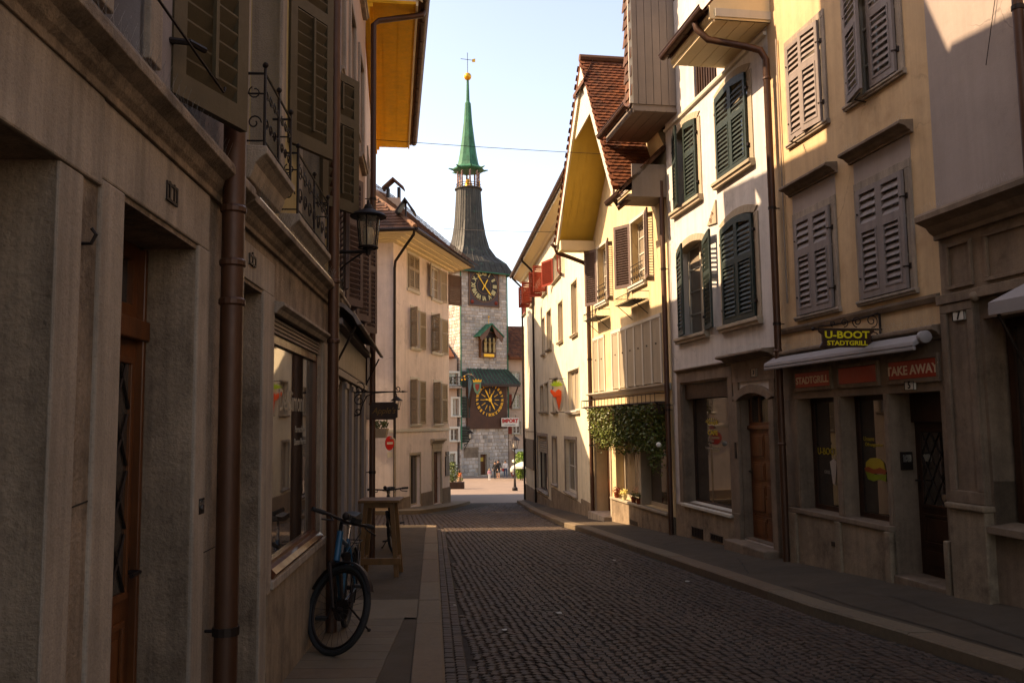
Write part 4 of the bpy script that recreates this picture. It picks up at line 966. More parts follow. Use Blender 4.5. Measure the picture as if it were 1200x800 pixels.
# rolled-up awning
AR = thing('rolled_awning', tuple(FR.w((u12+u23)/2, zc5-.3, .2)), 'grey rolled-up awning in a cassette above the red sign panels', 'awning')
zL, zR = FR.P(914, 432, .25)[1], FR.P(1102, 407, .25)[1]; zz = (zL+zR)/2+.1; print('awn', zL, zR)
a0, a1 = u12+.08, u23-.0
g = MB(); g.prof(FR, [(.02, zz+.09), (.12, zz+.08), (.26, zz-.0), (.27, zz-.05), (.24, zz-.05), (.1, zz+.02), (.02, zz+.04)], a0+.05, a1); g.build('canvas_roll', M['awning'], AR, bevel=.01)
g = MB(); g.fb(FR, a0+.04, a1, zz-.095, zz-.052, .235, .265); g.build('front_bar', M['awning'], AR, bevel=.01)
g = MB(); g.lathe(FR.w(a0, zz+.04, .16), [(.05, -.03), (.065, -.02), (.065, .05), (.05, .06)], 16, 'y'); g.build('roller_end', M['awning'], AR, smooth=True)
# hanging sign
uB_, zB_ = FR.P(1033, 380, .0)
HS = thing('hanging_sign', tuple(FR.w(uB_, zB_, 0)), 'dark hanging sign with two lines of yellow capitals on a scrolled iron bracket', 'hanging sign')
ga = MB()
q = FR.w(uB_, 0, 0); ext_ = FR.n   # bracket runs straight out of the wall
def HW(n, z, t=0): p = FR.w(uB_+t, z, n); return p
nF = 0
# outer end: find n where bracket tip falls at px 957
def n_at(px, u, z):
    best = None
    for i in range(400):
        n = i*.005; p = FR.w(u, z, n)-EYE; x = 600+FOC*p.dot(RT)/p.dot(_fw)
        if x < px: return n
    return 1.5
zb1 = FR.P(1033, 386)[1]
n_tip, n_s0, n_s1 = n_at(953, uB_, zb1), n_at(964, uB_, zb1-.2), n_at(1021, uB_, zb1-.2)
ga.tube([HW(0, zb1), HW(n_tip, zb1)], .011, 6); ga.tube([HW(.02, zb1-.17), HW(.02, zb1+.2)], .014, 6); ga.ball(HW(.02, zb1+.22), .022, 8); ga.ball(HW(n_tip, zb1), .02, 8)
pts = [HW(.03+(n_tip-.1)*k/12, zb1+.03+.16*(1-k/12)**1.6) for k in range(13)]; ga.tube(pts, .009, 6)
def scroll(c_n, c_z, r, t0, turns, sgn=1, k0=.0):
    return [HW(c_n+r*(1-.75*k/20)*math.cos(t0+sgn*turns*6.283*k/20), c_z+r*(1-.75*k/20)*math.sin(t0+sgn*turns*6.283*k/20)) for k in range(21)]
for i, (cn, rr) in enumerate(((.12, .08), (.3, .065), (.46, .05), (.6, .035))):
    if cn < n_tip: ga.tube(scroll(cn, zb1+.035+rr*.8, rr, -1.5, 1.4, 1 if i % 2 else -1), .006, 5, False)
ga.tube(scroll(.1, zb1-.1, .07, 1.5, 1.3), .007, 5, False)
ga.build('bracket', M['iron'], HS, smooth=True)
g = MB(); zt_ = zb1+.0; hb = .205; e = .04
P_ = [(n_s0+e, zt_), (n_s0+e, zt_-.03), (n_s0, zt_-.06), (n_s0, zt_-hb+.06), (n_s0+e, zt_-hb), (n_s1-e, zt_-hb), (n_s1, zt_-hb+.06), (n_s1, zt_-.06), (n_s1-e, zt_-.03), (n_s1-e, zt_)]
g.prism([HW(n, z, -.015) for n, z in P_], [HW(n, z, .015) for n, z in P_]); g.build('board', M['wood_dark'], HS, bevel=.003)
g = MB()
for n in (n_s0+.08, n_s1-.08): g.tube([HW(n, zt_), HW(n, zb1)], .005, 5)
g.build('hanging_rods', M['iron'], HS)
mid = (n_s0+n_s1)/2; ys_ = flat('sign_lettering_yellow', rgb('#d8c322'), .5)
def xs(zo_): return lambda x, y, zz: HW(mid - x, zo_+y, -.017-zz*1)
text_mesh('U-BOOT', .11, FR, 0, 0, 0, ys_, HS, xf=xs(zt_-.068), ext=.0015, bold=.003, scx=1.3); text_mesh('STADTGRILL', .07, FR, 0, 0, 0, ys_, HS, xf=xs(zt_-.16), ext=.0015, bold=.002, scx=1.25)

# ---- house 3 (white) -----------------------------------------------------
H3w = house('white_house', FR, (u23+u34)/2, 'white house with arched dark green shuttered windows and a café window below')
dsp = rw((800, 500), (856, 500), [(800, 450), (855, 440)], [(806, 589), (857, 602)]); zD0, zD1 = dsp[2], dsp[3]
dr = rw((868, 500), (905, 500), [(868, 463), (905, 457)], [(885, 640)]); dr = (dr[0], dr[1], wz(12.6)+.12, dr[3]); print('H3w', dsp, dr)
W3 = dict(a=rw((791, 190), (819, 190), [(791, 157), (819, 137)], [(790, 247), (820, 231)]), b=rw((842, 160), (878, 140), [(843, 118), (872, 94)], [(845, 212), (880, 191)]),
          c=rw((797, 340), (826, 340), [(797, 294), (826, 281)], [(798, 394), (828, 388)]), d=rw((849, 320), (887, 320), [(849, 268), (885, 255)], [(851, 384), (889, 373)]))
za0, za1 = (W3['a'][2]+W3['b'][2])/2, (W3['a'][3]+W3['b'][3])/2; zc0_, zc1_ = (W3['c'][2]+W3['d'][2])/2, (W3['c'][3]+W3['d'][3])/2
for k in W3: print(k, [round(x, 2) for x in W3[k]])
for k in 'ab': W3[k] = (*W3[k][:2], za0, za1+.1)
for k in 'cd': W3[k] = (*W3[k][:2], zc0_, zc1_+.1)
zat0 = FR.P(800, 134)[1]; 
att = rw((813, 90), (840, 90), [(813, 73)], [(813, 112), (840, 94)]); att = (att[0], att[1], att[2], att[2]+.9)
g = MB(); wall(g, FR, u23, u34, -1.6, 9.6, [v+(.2,) for v in W3.values()]+[dsp+(.22,), dr+(.3,), att+(.2,)]); shell(g, FR, u23, u34, -1.6, 9.6, 6); g.build('wall', M['pl_white'], H3w)
for k, v in W3.items():
    s = sash(H3w, FR, v, .17, M['white_trim'], M['gl_l'], 2, 4)
    surround(s, FR, v, .13, M['stone_w'], .02, arch=.09, top=.13, sill=.11, sillout=.11)
    g = MB(); K = 10; W_ = v[1]-v[0]; A_ = .09   # spandrel filling behind the arch
    arc = [(v[0]+W_*i/K, v[3]-A_+A_*math.sin(math.pi*i/K)**.8) for i in range(K+1)]
    for i in range(K): g.fp(FR, [arc[i], arc[i+1], (arc[i+1][0], v[3]+.01), (arc[i][0], v[3]+.01)], -.17, -.005)
    g.build('arch_head', M['stone_w'], s)
    hw = W_/2; zl, zh = v[2]+.02, v[3]-.01
    angs = {'a': (0, 14), 'b': (0, 0), 'c': (169, 12), 'd': (0, 0)}[k]   # (near side leaf, far side leaf)
    leaf(s, FR, v[0]+.005, .03, 1, hw-.004, zl, zh, angs[0], M['sh_green'], .42, arch=.085, slat=.07)
    leaf(s, FR, v[1]-.005, .03, -1, hw-.004, zl, zh, angs[1], M['sh_green'], .42, arch=.085, slat=.07)
    for u in (v[0]-.02, v[1]+.02):
        for z in (v[2]+.25, v[3]-.35): g = MB(); g.fb(FR, u-.02, u+.02, z-.02, z+.02, .02, .06); g.build('hinge', M['dark_metal'], s)
g = MB()
for i in range(9): u = att[0]+(att[1]-att[0])*(i+.5)/9; g.fb(FR, u-.03, u+.03, att[2], att[3], -.06, -.03)
g.fb(FR, att[0], att[1], att[2], att[3], -.19, -.15)
g.build('attic_slats', M['wood_dark'], H3w)
g = MB(); g.prof(FR, [(-.01, zat0-.05), (.05, zat0-.04), (.06, zat0), (-.01, zat0+.02)], u23+.02, u34-.05); g.build('string_moulding', M['white_trim'], H3w)
def liner(par, F, r, D, m, th=.03):
    a, b, c, d = r[:4]; g = MB(); g.fb(F, a, a+th, c, d, -D, .005); g.fb(F, b-th, b, c, d, -D, .005); g.fb(F, a+th, b-th, d-th, d, -D, .005); g.fb(F, a+th, b-th, c, c+.012, -D, .005); return g.build('reveal_stone', m, par)
liner(H3w, FR, dsp, .2, M['stone_r']); liner(H3w, FR, dr, .26, M['stone_r'])
# house mark plate
pa, pb_ = FR.P(830, 262), FR.P(840, 236); g = MB(); zq0, zq1 = FR.P(830, 265)[1], FR.P(840, 234)[1]
g.fp(FR, [(pb_[0], zq1), (pb_[0], zq0-.04), (pa[0], zq0+.0)], -.01, .03); o = g.build('house_mark_plate', M['stone_w'], H3w, bevel=.004)
text_mesh('8/4', .16, FR, (pa[0]+pb_[0])/2-.02, (zq0+zq1)/2-.08, .031, M['wood_frame'], o, 'mark', ang=.9, flip=True, ext=.002)
# café window
surround(H3w, FR, dsp, .17, M['stone_r'], .03, sill=0, name='cafe_window_surround')
cornice(H3w, FR, dsp[0]-.2, dsp[1]+.2, zD1+.17, zD1+.25, .08, M['stone_r'], 'lintel_cornice')
s = sash(H3w, FR, dsp, .2, M['wood_dark'], M['gl'], 1, 1, .06, 'display_window', label='café display window with yellow lettering')
g = MB(); g.fb(FR, dsp[0]+.01, dsp[1]-.01, zD1-.3, zD1-.01, -.19, -.06); g.build('blind_box', M['wood_dark'], s)
g = MB(); g.prof(FR, [(-.2, zD0-.0), (.05, zD0-.05), (.07, zD0-.05), (.07, zD0-.01), (-.2, zD0+.03)], dsp[0]-.02, dsp[1]+.02); g.build('sill', M['white_trim'], s)
ontext(s, 'CAFE', .11, 835, 507, scx=1.7, bold=.003); ontext(s, 'UNIQUE', .07, 835, 495.5, scx=1.7, bold=.002)
u, z = FR.P(834, 500.5, -.215); g = MB(); g.fp(FR, [(u+.12*math.cos(a*.63), z+.03*math.sin(a*.63)) for a in range(10)], -.219, -.214); g.build('cup_mark', flat('sticker_maroon', rgb('#5a1d12')), s)
g = MB()
for i in range(9):
    a = math.pi*(.12+.76*i/8); c, q = math.cos(a), math.sin(a)
    g.fp(FR, [(u+.24*c-.012*q, z+.07+.05*q+.008*c), (u+.24*c+.012*q, z+.07+.05*q-.008*c), (u+.32*c, z+.07+.1*q)], -.219, -.214)
g.build('ray_mark', yl, s)
ontext(s, 'BAR', .05, 834.5, 517, wl_, scx=1.6); ontext(s, 'Take out coffee', .055, 835, 525, wl_, scx=1.9)
g = MB(); g.fb(FR, dr[1]+.02, u34-.03, wz(15)-.6, zD0-.05, -.01, .03); g.build('plinth', M['plinth'], H3w, bevel=.012)
for a, b, c, d in ((811, 824, 616, 632), (833, 847, 624, 636)):
    r = rw((a, (c+d)/2), (b, (c+d)/2), [(a, c)], [(b, d)], off=.03); g = MB(); g.fb(FR, r[0], r[1], r[2], r[3], .03, .036); o = g.build('vent_grille', M['dark_metal'], H3w)
    g = MB()
    for i in range(7): u = r[0]+(r[1]-r[0])*(i+.5)/7; g.fb(FR, u-.008, u+.008, r[2]+.01, r[3]-.01, .036, .045)
    for z in (r[2]+.005, r[3]-.015): g.fb(FR, r[0], r[1], z, z+.012, .036, .047)
    g.build('grille_bars', M['iron'], o)
# portal
g = MB(); w_ = .16
g.fb(FR, dr[1], dr[1]+w_, wz(13)-.1, dr[3]-.11, -.01, .06); g.fb(FR, dr[0]-w_, dr[0], wz(12.3)-.1, dr[3]-.11, -.01, .06)
g.fb(FR, dr[1]-.02, dr[1]+w_+.02, wz(13)-.1, wz(13)+.5, .06, .085)
g.build('portal_jamb', M['stone_r'], H3w, bevel=.01)
K = 12; c0, c1 = dr[0]-w_, dr[1]+w_
for a, b in ((c0, dr[0]), (dr[1], c1)): g = MB(); g.fb(FR, a, b, dr[3]-.158, dr[3]+.18, -.01, .03); g.build('spandrel', M['stone_r'], H3w)
g = MB()
for i in range(K):
    f0, f1 = i/K, (i+1)/K; I = lambda f: (dr[0]+(dr[1]-dr[0])*f, dr[3]-.11+.11*math.sin(math.pi*f)**.8); O = lambda f: (c0+(c1-c0)*f, dr[3]-.11+(.04+.2*math.sin(math.pi*f)**.8))
    g.fp(FR, [I(f0), I(f1), O(f1), O(f0)], -.01, .07); 
g.build('portal_arch', M['stone_r'], H3w, bevel=.004)
g = MB()
for i in range(K):
    f0, f1 = i/K, (i+1)/K; g.fp(FR, [I(f0), I(f1), (I(f1)[0], dr[3]+.01), (I(f0)[0], dr[3]+.01)], -.3, -.012)
g.build('arch_head', M['stone_r'], H3w)
zh0 = (FR.P(843, 428)[1]+FR.P(907, 420)[1])/2; g = MB(); g.fb(FR, c0-.03, c1+.03, dr[3]+.18, zh0, -.01, .035); g.build('portal_frieze', M['stone_r'], H3w)
cornice(H3w, FR, c0-.08, c1+.2, zh0, zh0+.13, .24, M['stone_r'], 'portal_hood'); spikes(H3w, FR, c0, c1+.15, zh0+.13, .2, .1, .05)
r = rw((884, 436), (890, 436), [(884, 432)], [(890, 441)]); plaque(H3w, FR, (r[0], r[1], r[2], r[3]), '3', .09, True, M['stone_w'], n=.04)
zt3 = dr[3]-.55
pd = panel_door(H3w, FR, (dr[0], dr[1]-.035, dr[2], zt3), .13, M['wood_door'], 1, False)
sash(H3w, FR, (dr[0], dr[1]-.035, zt3+.06, dr[3]), .13, M['wood_door'], M['gl'], 3, 1, .05, 'transom_window'); g = MB(); g.fb(FR, dr[0], dr[1], zt3, zt3+.06, -.18, -.09); g.build('door_transom', M['wood_door'], H3w, bevel=.008)
g = MB(); g.fb(FR, dr[0]-w_, dr[1]+w_, wz(12.8)-.3, wz(12.8)+.10, -.28, .28); g.build('door_step', M['stone_r'], H3w, bevel=.02)
u = FR.P(880, 556)[0]
g = MB(); g.fb(FR, dr[1]+.05, dr[1]+.1, 1.0, 1.25, .06, .075); o = g.build('bell_panel', M['dark_metal'], H3w)
# street eave next to house 5
na = .95; zg = 7.55; uy0, uy1 = FR.uy(12.0), FR.uy(13.55)
g = MB()
for k in range(4): a, b = k*(na-.1)/4, (k+1)*(na-.1)/4; g.fb(FR, uy0-.05, uy1, zg-.2, zg-.17, a+.005, b-.005)
g.fb(FR, uy0-.05, uy1, zg-.168, zg-.13, -.05, na-.1); g.build('soffit', M['soffit_c'], H3w)
g = MB(); g.fb(FR, uy0-.05, uy1+.02, zg-.24, zg-.04, na-.1, na-.07); g.prof(FR, [(na-.07, zg-.2), (na-.03, zg-.16), (na-.03, zg-.1), (na-.07, zg-.04)], uy0-.05, uy1+.02); g.build('fascia_board', M['soffit_c'], H3w)
t50 = math.tan(R(50))
g = MB(); slab = lambda off: [(na-.02, zg+.0+off), (-1.6, zg+(1.6+na)*t50+off)]
(p0, p1), (q0, q1) = slab(0), slab(-.1)
g.prof(FR, [p0, p1, q1, q0], uy0-.02, uy1); g.build('roof', M['tile_d'], H3w)
g = MB(); e_v = (FR.n*-1*(1.6+na)+Vector((0, 0, (1.6+na)*t50))); LV = e_v.length; e_v.normalize(); nn = FR.d.cross(e_v); nn = nn if nn.z > 0 else -nn
tiles(g, FR.w(uy0-.02, zg, na-.02), FR.d, e_v, uy1-uy0+.02, LV, nn); g.build('roof_tiles', M['tile_d'], H3w)
g = MB(); g.prof(FR, [(na, zg-.1), (na, zg+.06), (-1.6, zg+.06+(1.6+na)*t50), (-1.6, zg-.1+(1.6+na)*t50)], uy1, uy1+.04); g.build('verge_board', M['white_trim'], H3w)
g = MB(); g.prof(FR, [(na-.02, zg-.2), (na-.02, zg+.0), (-.02, zg+na*t50), (-.02, zg-.2)], uy0-.06, uy0-.02); g.build('eave_cheek', M['soffit_c'], H3w)
g = MB(); g.fb(FR, uy0-.085, uy0-.06, zg-.17, zg-.05, -.0, na-.1); g.build('cheek_board', M['white_trim'], H3w)
gutter(H3w, FR, uy0-.05, uy1+.1, zg-.01, na+.06, .075)
up = FR.P(903, 200, .11)[0]
tp = [FR.w(uy0+.35, zg-.04, na+.04), FR.w(uy0+.33, zg-.18, na+.02), FR.w(uy0+.27, zg-.36, na-.12), FR.w(up+.12, zg-.55, .34), FR.w(up+.02, zg-.64, .18), FR.w(up, zg-.78, .11), FR.w(up, wz(12)-.02, .11)]
zj = FR.P(907, 412, .11)[1]
downpipe('downpipe', tp, .05, 'brown downpipe between the white house and the peach house, swan-necked under the eave', brackets=[FR.P(903, 245, .11)[1], FR.P(908, 380, .11)[1]], wallv=-FR.n*.11, seams=[zj, FR.P(918, 520, .11)[1], FR.P(901, 90, .11)[1]])
g = MB(); g.tube([FR.w(up-.17, 7.0, .03), FR.w(up-.17, 3.2, .03)], .012, 6); g.build('conduit', M['stone_f'], H3w)
# projecting hoist bay with boarded cheek
v0, v1 = FR.uy(15.7), FR.uy(17.45); zb0 = 7.38
g = MB(); 
for k in range(6): a, b = k*.9/6, (k+1)*.9/6; g.fb(FR, v0, v0+.03, zb0+.16, 12.5, a+.004, b-.004)
g.fb(FR, v0+.03, v0+.05, zb0+.1, 12.5, 0, .88)
g.build('bay_cheek', M['board_b'], H3w, bevel=.003); vm = v0+.34
g = MB()
for k in range(4): a, b = k*(na-.1)/4, (k+1)*(na-.1)/4; g.fb(FR, v0-.02, v1, zb0+.02, zb0+.05, a+.005, b-.005)
g.fb(FR, v0, v1, zb0+.052, zb0+.1, -.05, na-.1); g.fb(FR, v0-.02, v1, zb0-.02, zb0+.14, na-.1, na-.07)
g.build('bay_soffit', M['board_b'], H3w)
g = MB(); g.fb(FR, v0+.05, vm, zb0+.12, 12.5, .80, .88); g.fb(FR, vm-.05, vm, zb0+.12, 12.5, -.3, .8); g.build('bay_front', M['board_b'], H3w)
g = MB(); tiles(g, FR.w(v0+.0, zb0+.16, .885), FR.d, Vector((0, 0, 1)), vm-v0, 4.6, FR.n, .16, .18); g.prof(FR, [(na-.04, zb0+.14), (na-.04, zb0+.2), (-.6, zb0+.2+(na+.56)*1.75), (-.6, zb0+.1)], vm, v1); g.build('bay_tiles', M['tile_d'], H3w)
g = MB(); g.fb(FR, v0-.03, v0+.0, zb0+.16, 12.5, .86, .93); g.build('bay_corner_board', M['white_trim'], H3w)
gutter(H3w, FR, v0-.08, v1+.03, zb0+.13, na+.06, .075)
g = MB(); g.prof(FR, [(0, 9.62), (0, 9.7), (-6, 13.7), (-6, 9.62)], u23+.01, u34-.01); g.build('main_roof', M['tile_d'], H3w)

# ---- yellow gable house ------------------------------------------------------
H4y = house('gable_house', FR, (u34+u45)/2, 'yellow house with a big boarded gable overhang and a planted shop window')
na4 = .92; G0, G1, GP = FR.uy(17.0), FR.uy(21.9), FR.uy(19.15)
zE4 = 6.25; zP4 = 9.75
def P4(px, py): return FR.P(px, py)
W4a = rw((739.5, 260), (755, 260), [(739.5, 258), (753, 246)], [(738, 334), (757, 325)]); W4b = rw((701, 320), (711.5, 320), [(702, 296), (711, 289)], [(700.5, 361), (713, 356)])
for w_ in (W4a, W4b): print('w4', [round(x, 2) for x in w_])
z40 = (W4a[2]+W4b[2])/2+.02; z41 = (W4a[3]+W4b[3])/2
W4a = (*W4a[:2], z40, z41); W4b = (*W4b[:2], z40, z41)
at4 = rw((723, 220), (738, 220), [(723, 207)], [(723, 232), (738, 222)]); at4 = (at4[0], at4[1], at4[2], at4[2]+.75)
zl0 = (P4(692, 462)[1]+P4(777, 450)[1])/2; zS = zl0+.03; zT1 = P4(774, 374)[1]; zT0 = P4(697, 397)[1]
zTm = (zT0+zT1)/2
row = (P4(776, 420)[0], P4(718, 420)[0], zS, zTm); pr_ = (P4(709, 420)[0], P4(696, 420)[0], zS, zTm)
dr4 = rw((699, 560), (716, 560), [(699, 507), (716, 507)], [(707, 606)]); dr4 = (dr4[0], dr4[1], wz(21)+.0, dr4[3])
ds4 = (P4(783, 560)[0], P4(722, 560)[0], (P4(722, 584)[1]+P4(782, 598)[1])/2, dr4[3]+.1)
g = MB(); wall(g, FR, u34, u45, -2, 6.9, [W4a+(.2,), W4b+(.2,), row+(.1,), pr_+(.1,), dr4+(.35,), ds4+(.3,), at4+(.15,)]); shell(g, FR, u34, u45, -2, 6.9, 6)
g.fp(FR, [(u34, 6.9), (u45, 6.9), (GP+.6, 9.5), (GP-.6, 9.5)], -6, 0)
g.build('wall', M['pl_yellow'], H4y)
for v, bal in ((W4a, 1), (W4b, 1)):
    s = win(H4y, FR, v, 0, sw=.07, sill=.1, sillout=.1, ms='white_trim', rows=4)
    hw = (v[1]-v[0])/2+.04
    leaf(s, FR, v[0]-.04, .03, 1, hw, v[2], v[3]+.02, 168, M['sh_brown'], 0, slat=.055); leaf(s, FR, v[1]+.04, .03, -1, hw, v[2], v[3]+.02, 150, M['sh_brown'], 0, slat=.055)
    g = MB(); nn = .05; u0, u1 = v[0]+.03, v[1]-.03
    for z in (v[2]+.03, v[2]+.42): g.tube([FR.w(u0, z, nn), FR.w(u1, z, nn)], .009, 5)
    rail_scroll(g, FR.w(u0, v[2]+.03, nn), FR.d, Vector((0, 0, 1)), u1-u0, .39, 5, .01); g.build('window_railing', M['iron'], s)
for a, b, c, d in ((729, 762, 357, 345), (693, 717, 378, 371)):
    # iron flower shelves below the sills
    ua, ub = sorted((FR.P(a, c, .3)[0], FR.P(b, d, .3)[0])); zq = (FR.P(a, c, .35)[1]+FR.P(b, d, .35)[1])/2
    ua, ub = (W4a if a == 729 else W4b)[0]-.18, (W4a if a == 729 else W4b)[1]+.18
    zq = z40-.42
    t = g = MB(); n2 = .36
    for k in range(6): n = .02+k*(n2-.02)/5; g.tube([FR.w(ua, zq, n), FR.w(ub, zq, n)], .007, 4)
    for k in range(14): u = ua+(ub-ua)*k/13; g.tube([FR.w(u, zq, .02), FR.w(u, zq, n2), FR.w(u, zq+.16, n2)], .005, 4)
    g.tube([FR.w(ua, zq+.16, .0), FR.w(ua, zq+.16, n2), FR.w(ub, zq+.16, n2), FR.w(ub, zq+.16, .0)], .008, 5)
    g.fb(FR, ua+.02, ub-.02, zq-.012, zq-.007, .03, n2-.02)
    for u in (ua+.1, ub-.1): g.tube([FR.w(u, zq-.3, 0), FR.w(u, zq-.02, n2-.04)], .009, 5)
    g.build('flower_shelf', M['iron'], H4y)
s = sash(H4y, FR, at4, .12, M['white_trim'], M['gl'], 1, 1, .05, 'attic_window'); surround(s, FR, at4, .06, M['white_trim'], .02, sill=.05, sillout=.05)
# long band of closed beige shutters
for r_, n_, nm in ((row, 6, 0), (pr_, 2, 1)):
    s = sash(H4y, FR, r_, .08, M['white_trim'], M['gl'], n_, 1, .04, 'window_band')
    g = MB(); w_ = (r_[1]-r_[0])/n_
    for i in range(n_+1): u = r_[0]+i*w_; g.fb(FR, u-.035, u+.035, r_[2]-.0, r_[3], -.05, .03)
    g.fb(FR, r_[0]-.035, r_[1]+.035, r_[3], r_[3]+.07, -.02, .035); g.build('surround', M['white_trim'], s)
    for i in range(n_): leaf(s, FR, r_[0]+i*w_+.04, -.01, 1, w_-.08, r_[2]+.02, r_[3]-.01, 0, M['sh_beige'], 0, solid=True, rail=.03)
    g = MB()
    for i in range(n_): c_ = FR.w(r_[0]+(i+.5)*w_, (r_[2]+r_[3])/2+.15, .02); g.ball(c_, .02, 6)
    g.build('shutter_knob', M['iron'], s)
g = MB(); g.prof(FR, [(-.01, zl0-.12), (.05, zl0-.12), (.08, zl0-.06), (.16, zl0-.03), (.17, zl0), (-.01, zl0+.02)], u34+.1, u45-.02); g.build('ledge', M['white_trim'], H4y, bevel=.004)
# railing shelf with planting over the shop window
zr0 = (P4(700, 478)[1]+P4(776, 474)[1])/2
ga = MB(); n2 = .3; ua, ub = FR.uy(16.55), u45-.1
for z in (zr0+.02, zr0+.2): ga.tube([FR.w(ua, z, .0), FR.w(ua, z, n2), FR.w(ub, z, n2), FR.w(ub, z, .0)], .011, 5)
for k in range(22): u = ua+(ub-ua)*k/21; ga.tube([FR.w(u, zr0+.02, n2), FR.w(u, zr0+.2, n2)], .006, 4)
for k in range(6): u = ua+.1+(ub-ua-.2)*k/5; ga.tube([FR.w(u, zr0-.12, 0), FR.w(u, zr0+.02, n2-.05)], .012, 5); ga.tube([FR.w(u, zr0+.02, 0), FR.w(u, zr0+.02, n2)], .01, 5)
ga.build('canopy_railing', M['iron'], H4y)
g = MB(); g.fb(FR, ua+.02, ub-.05, zr0+.035, zr0+.05, .02, n2-.02); g.build('canopy_sheet', M['sh_brown'], H4y)
surround(H4y, FR, dr4, .1, M['stone_w'], .03, sill=0, name='door_surround')
g = MB(); g.fb(FR, dr4[0], dr4[1], dr4[2]+.12, dr4[3], -.34, -.3); o = g.build('door', M['wood_frame'], H4y)
g = MB(); g.fb(FR, dr4[0]+.1, dr4[1]-.1, dr4[2]+.9, dr4[3]-.1, -.3, -.295); g.build('door_glass', M['gl'], o)
g = MB(); g.fb(FR, dr4[0]-.1, dr4[1]+.1, dr4[2]-.3, dr4[2]+.12, -.34, .22); g.build('door_step', M['stone_f'], H4y, bevel=.015)
s = sash(H4y, FR, ds4, .2, M['stone_w'], M['gl'], 2, 1, .08, 'display_window', label='double display window under the hanging greenery')
g = MB(); g.fb(FR, (ds4[0]+ds4[1])/2-.09, (ds4[0]+ds4[1])/2+.09, ds4[2], ds4[3], -.24, .0); g.build('mullion', M['stone_w'], s)
g = MB(); u, z = FR.P(728, 553, -.18); g.fb(FR, u-.1, u+.05, z-.28, z+.28, -.2, -.193); g.build('window_poster', flat('poster_pale', (.5, .5, .52), .6), s)
g = MB(); g.fb(FR, u34+.05, dr4[0]-.12, wz(18)-.8, ds4[2]-.05, -.01, .04); g.build('plinth', M['plinth'], H4y, bevel=.012)
g = MB(); g.fb(FR, ds4[0]-.05, dr4[0]-.11, ds4[2]-.05, ds4[2]+.0, -.05, .075); g.build('plinth_cap', M['stone_w'], H4y, bevel=.006)
r = rw((738, 612), (747, 612), [(738, 608)], [(747, 616)], off=.04); g = MB(); g.fb(FR, r[0], r[1], r[2], r[3], .04, .05); g.build('vent_grille', M['dark_metal'], H4y)
# gable overhang
vv = MB(); th = .07
def V4(u, z, n): return FR.w(u, z, n)
slN = Vector((0, 0, 0))
# curved far soffit: bulges like a barrel (boards along the slope)
def curve(u0, z0, u1, z1, b, k=10):
    out = []
    for i in range(k+1):
        t = i/k; out.append((u0+(u1-u0)*t, z0+(z1-z0)*t + b*math.sin(math.pi*t)))
    return out
zk = zP4-.7
far = curve(G1, zE4, GP+.25, zk, -.12); near = curve(G0, zE4, GP-.25, zk, -.12)
for nm, cv in (('soffit_far_slope', far), ('soffit_near_slope', near)):
    g = MB()
    for k in range(5):
        a, b = k*na4/5, (k+1)*na4/5
        for p, q in zip(cv, cv[1:]): g.quad(V4(p[0], p[1], a+.004), V4(p[0], p[1], b-.004), V4(q[0], q[1], b-.004), V4(q[0], q[1], a+.004))
    for p, q in zip(cv, cv[1:]): g.quad(V4(p[0], p[1]+.012, -.02), V4(p[0], p[1]+.012, na4), V4(q[0], q[1]+.012, na4), V4(q[0], q[1]+.012, -.02))
    g.build(nm, M['soffit_y'], H4y)
g = MB()    # white boarded gable shield at the front
g.fp(FR, [(GP-.62, 8.9-.35), (GP, 9.25), (GP+.62, 8.9-.35)] if False else [FR.P(*q, na4) for q in ((671.5, 166), (692.5, 128), (691, 112), (686, 92), (678, 112))], na4-.05, na4-.021)
for k in range(9):
    pass
g.build('gable_shield', M['white_trim'], H4y)
g = MB()
T = [(G0-.15, zE4-.05), (GP, zP4), (G1+.1, zE4-.05), (G1+.1-.02, zE4-.22), (GP, zP4-.32), (G0-.12, zE4-.22)]
g.fp(FR, [T[0], T[1], T[4], T[5]], na4-.02, na4+.03); g.fp(FR, [T[1], T[2], T[3], T[4]], na4-.02, na4+.03)
g.build('barge_board', M['white_trim'], H4y, bevel=.004)
for nm, sgn, ue in (('near', -1, G0-.2), ('far', 1, G1+.15)):
    g = MB(); zt_, zb_2 = zP4+.03, zE4-.06
    g.fp(FR, [(GP, zt_), (ue, zb_2), (ue+.0, zb_2+.09), (GP, zt_+.14)], -6, na4+.04); g.build('roof_slope', M['tile'], H4y)
    g = MB(); ev = (V4(GP, zt_+.14, 0)-V4(ue, zb_2+.09, 0)); LV = ev.length; ev.normalize(); nn = FR.n.cross(ev); nn = nn if nn.z > 0 else -nn
    tiles(g, V4(ue, zb_2+.09, -5.9), FR.n, ev, 5.9+na4+.04, LV, nn, .15, .105); g.build('roof_tiles', M['tile'], H4y)
g = MB()    # half-hip cap and ridge
g.tube([V4(GP, zP4+.2, na4+.05), V4(GP, zP4+.2, -6)], .09, 8); g.build('ridge_tiles', M['tile_d'], H4y)
g = MB(); g.add([V4(GP-.5, zP4-.5, na4+.1), V4(GP+.5, zP4-.5, na4+.1), V4(GP+.0, zP4+.25, na4-.3), V4(GP-.5, zP4-.58, na4+.1), V4(GP+.5, zP4-.58, na4+.1), V4(GP, zP4+.1, na4-.3)], [(0, 1, 2), (3, 5, 4), (0, 3, 4, 1), (1, 4, 5, 2), (2, 5, 3, 0)]); g.build('hip_cap', M['tile_d'], H4y)
g = MB(); g.fb(FR, G1-.25, G1+.1, zE4-.27, zE4-.02, 0, na4-.02); g.build('eave_box', M['soffit_c'], H4y)
gutter(H4y, FR, G1-.05, G1+.25, zE4-.05, na4+.06, .07)
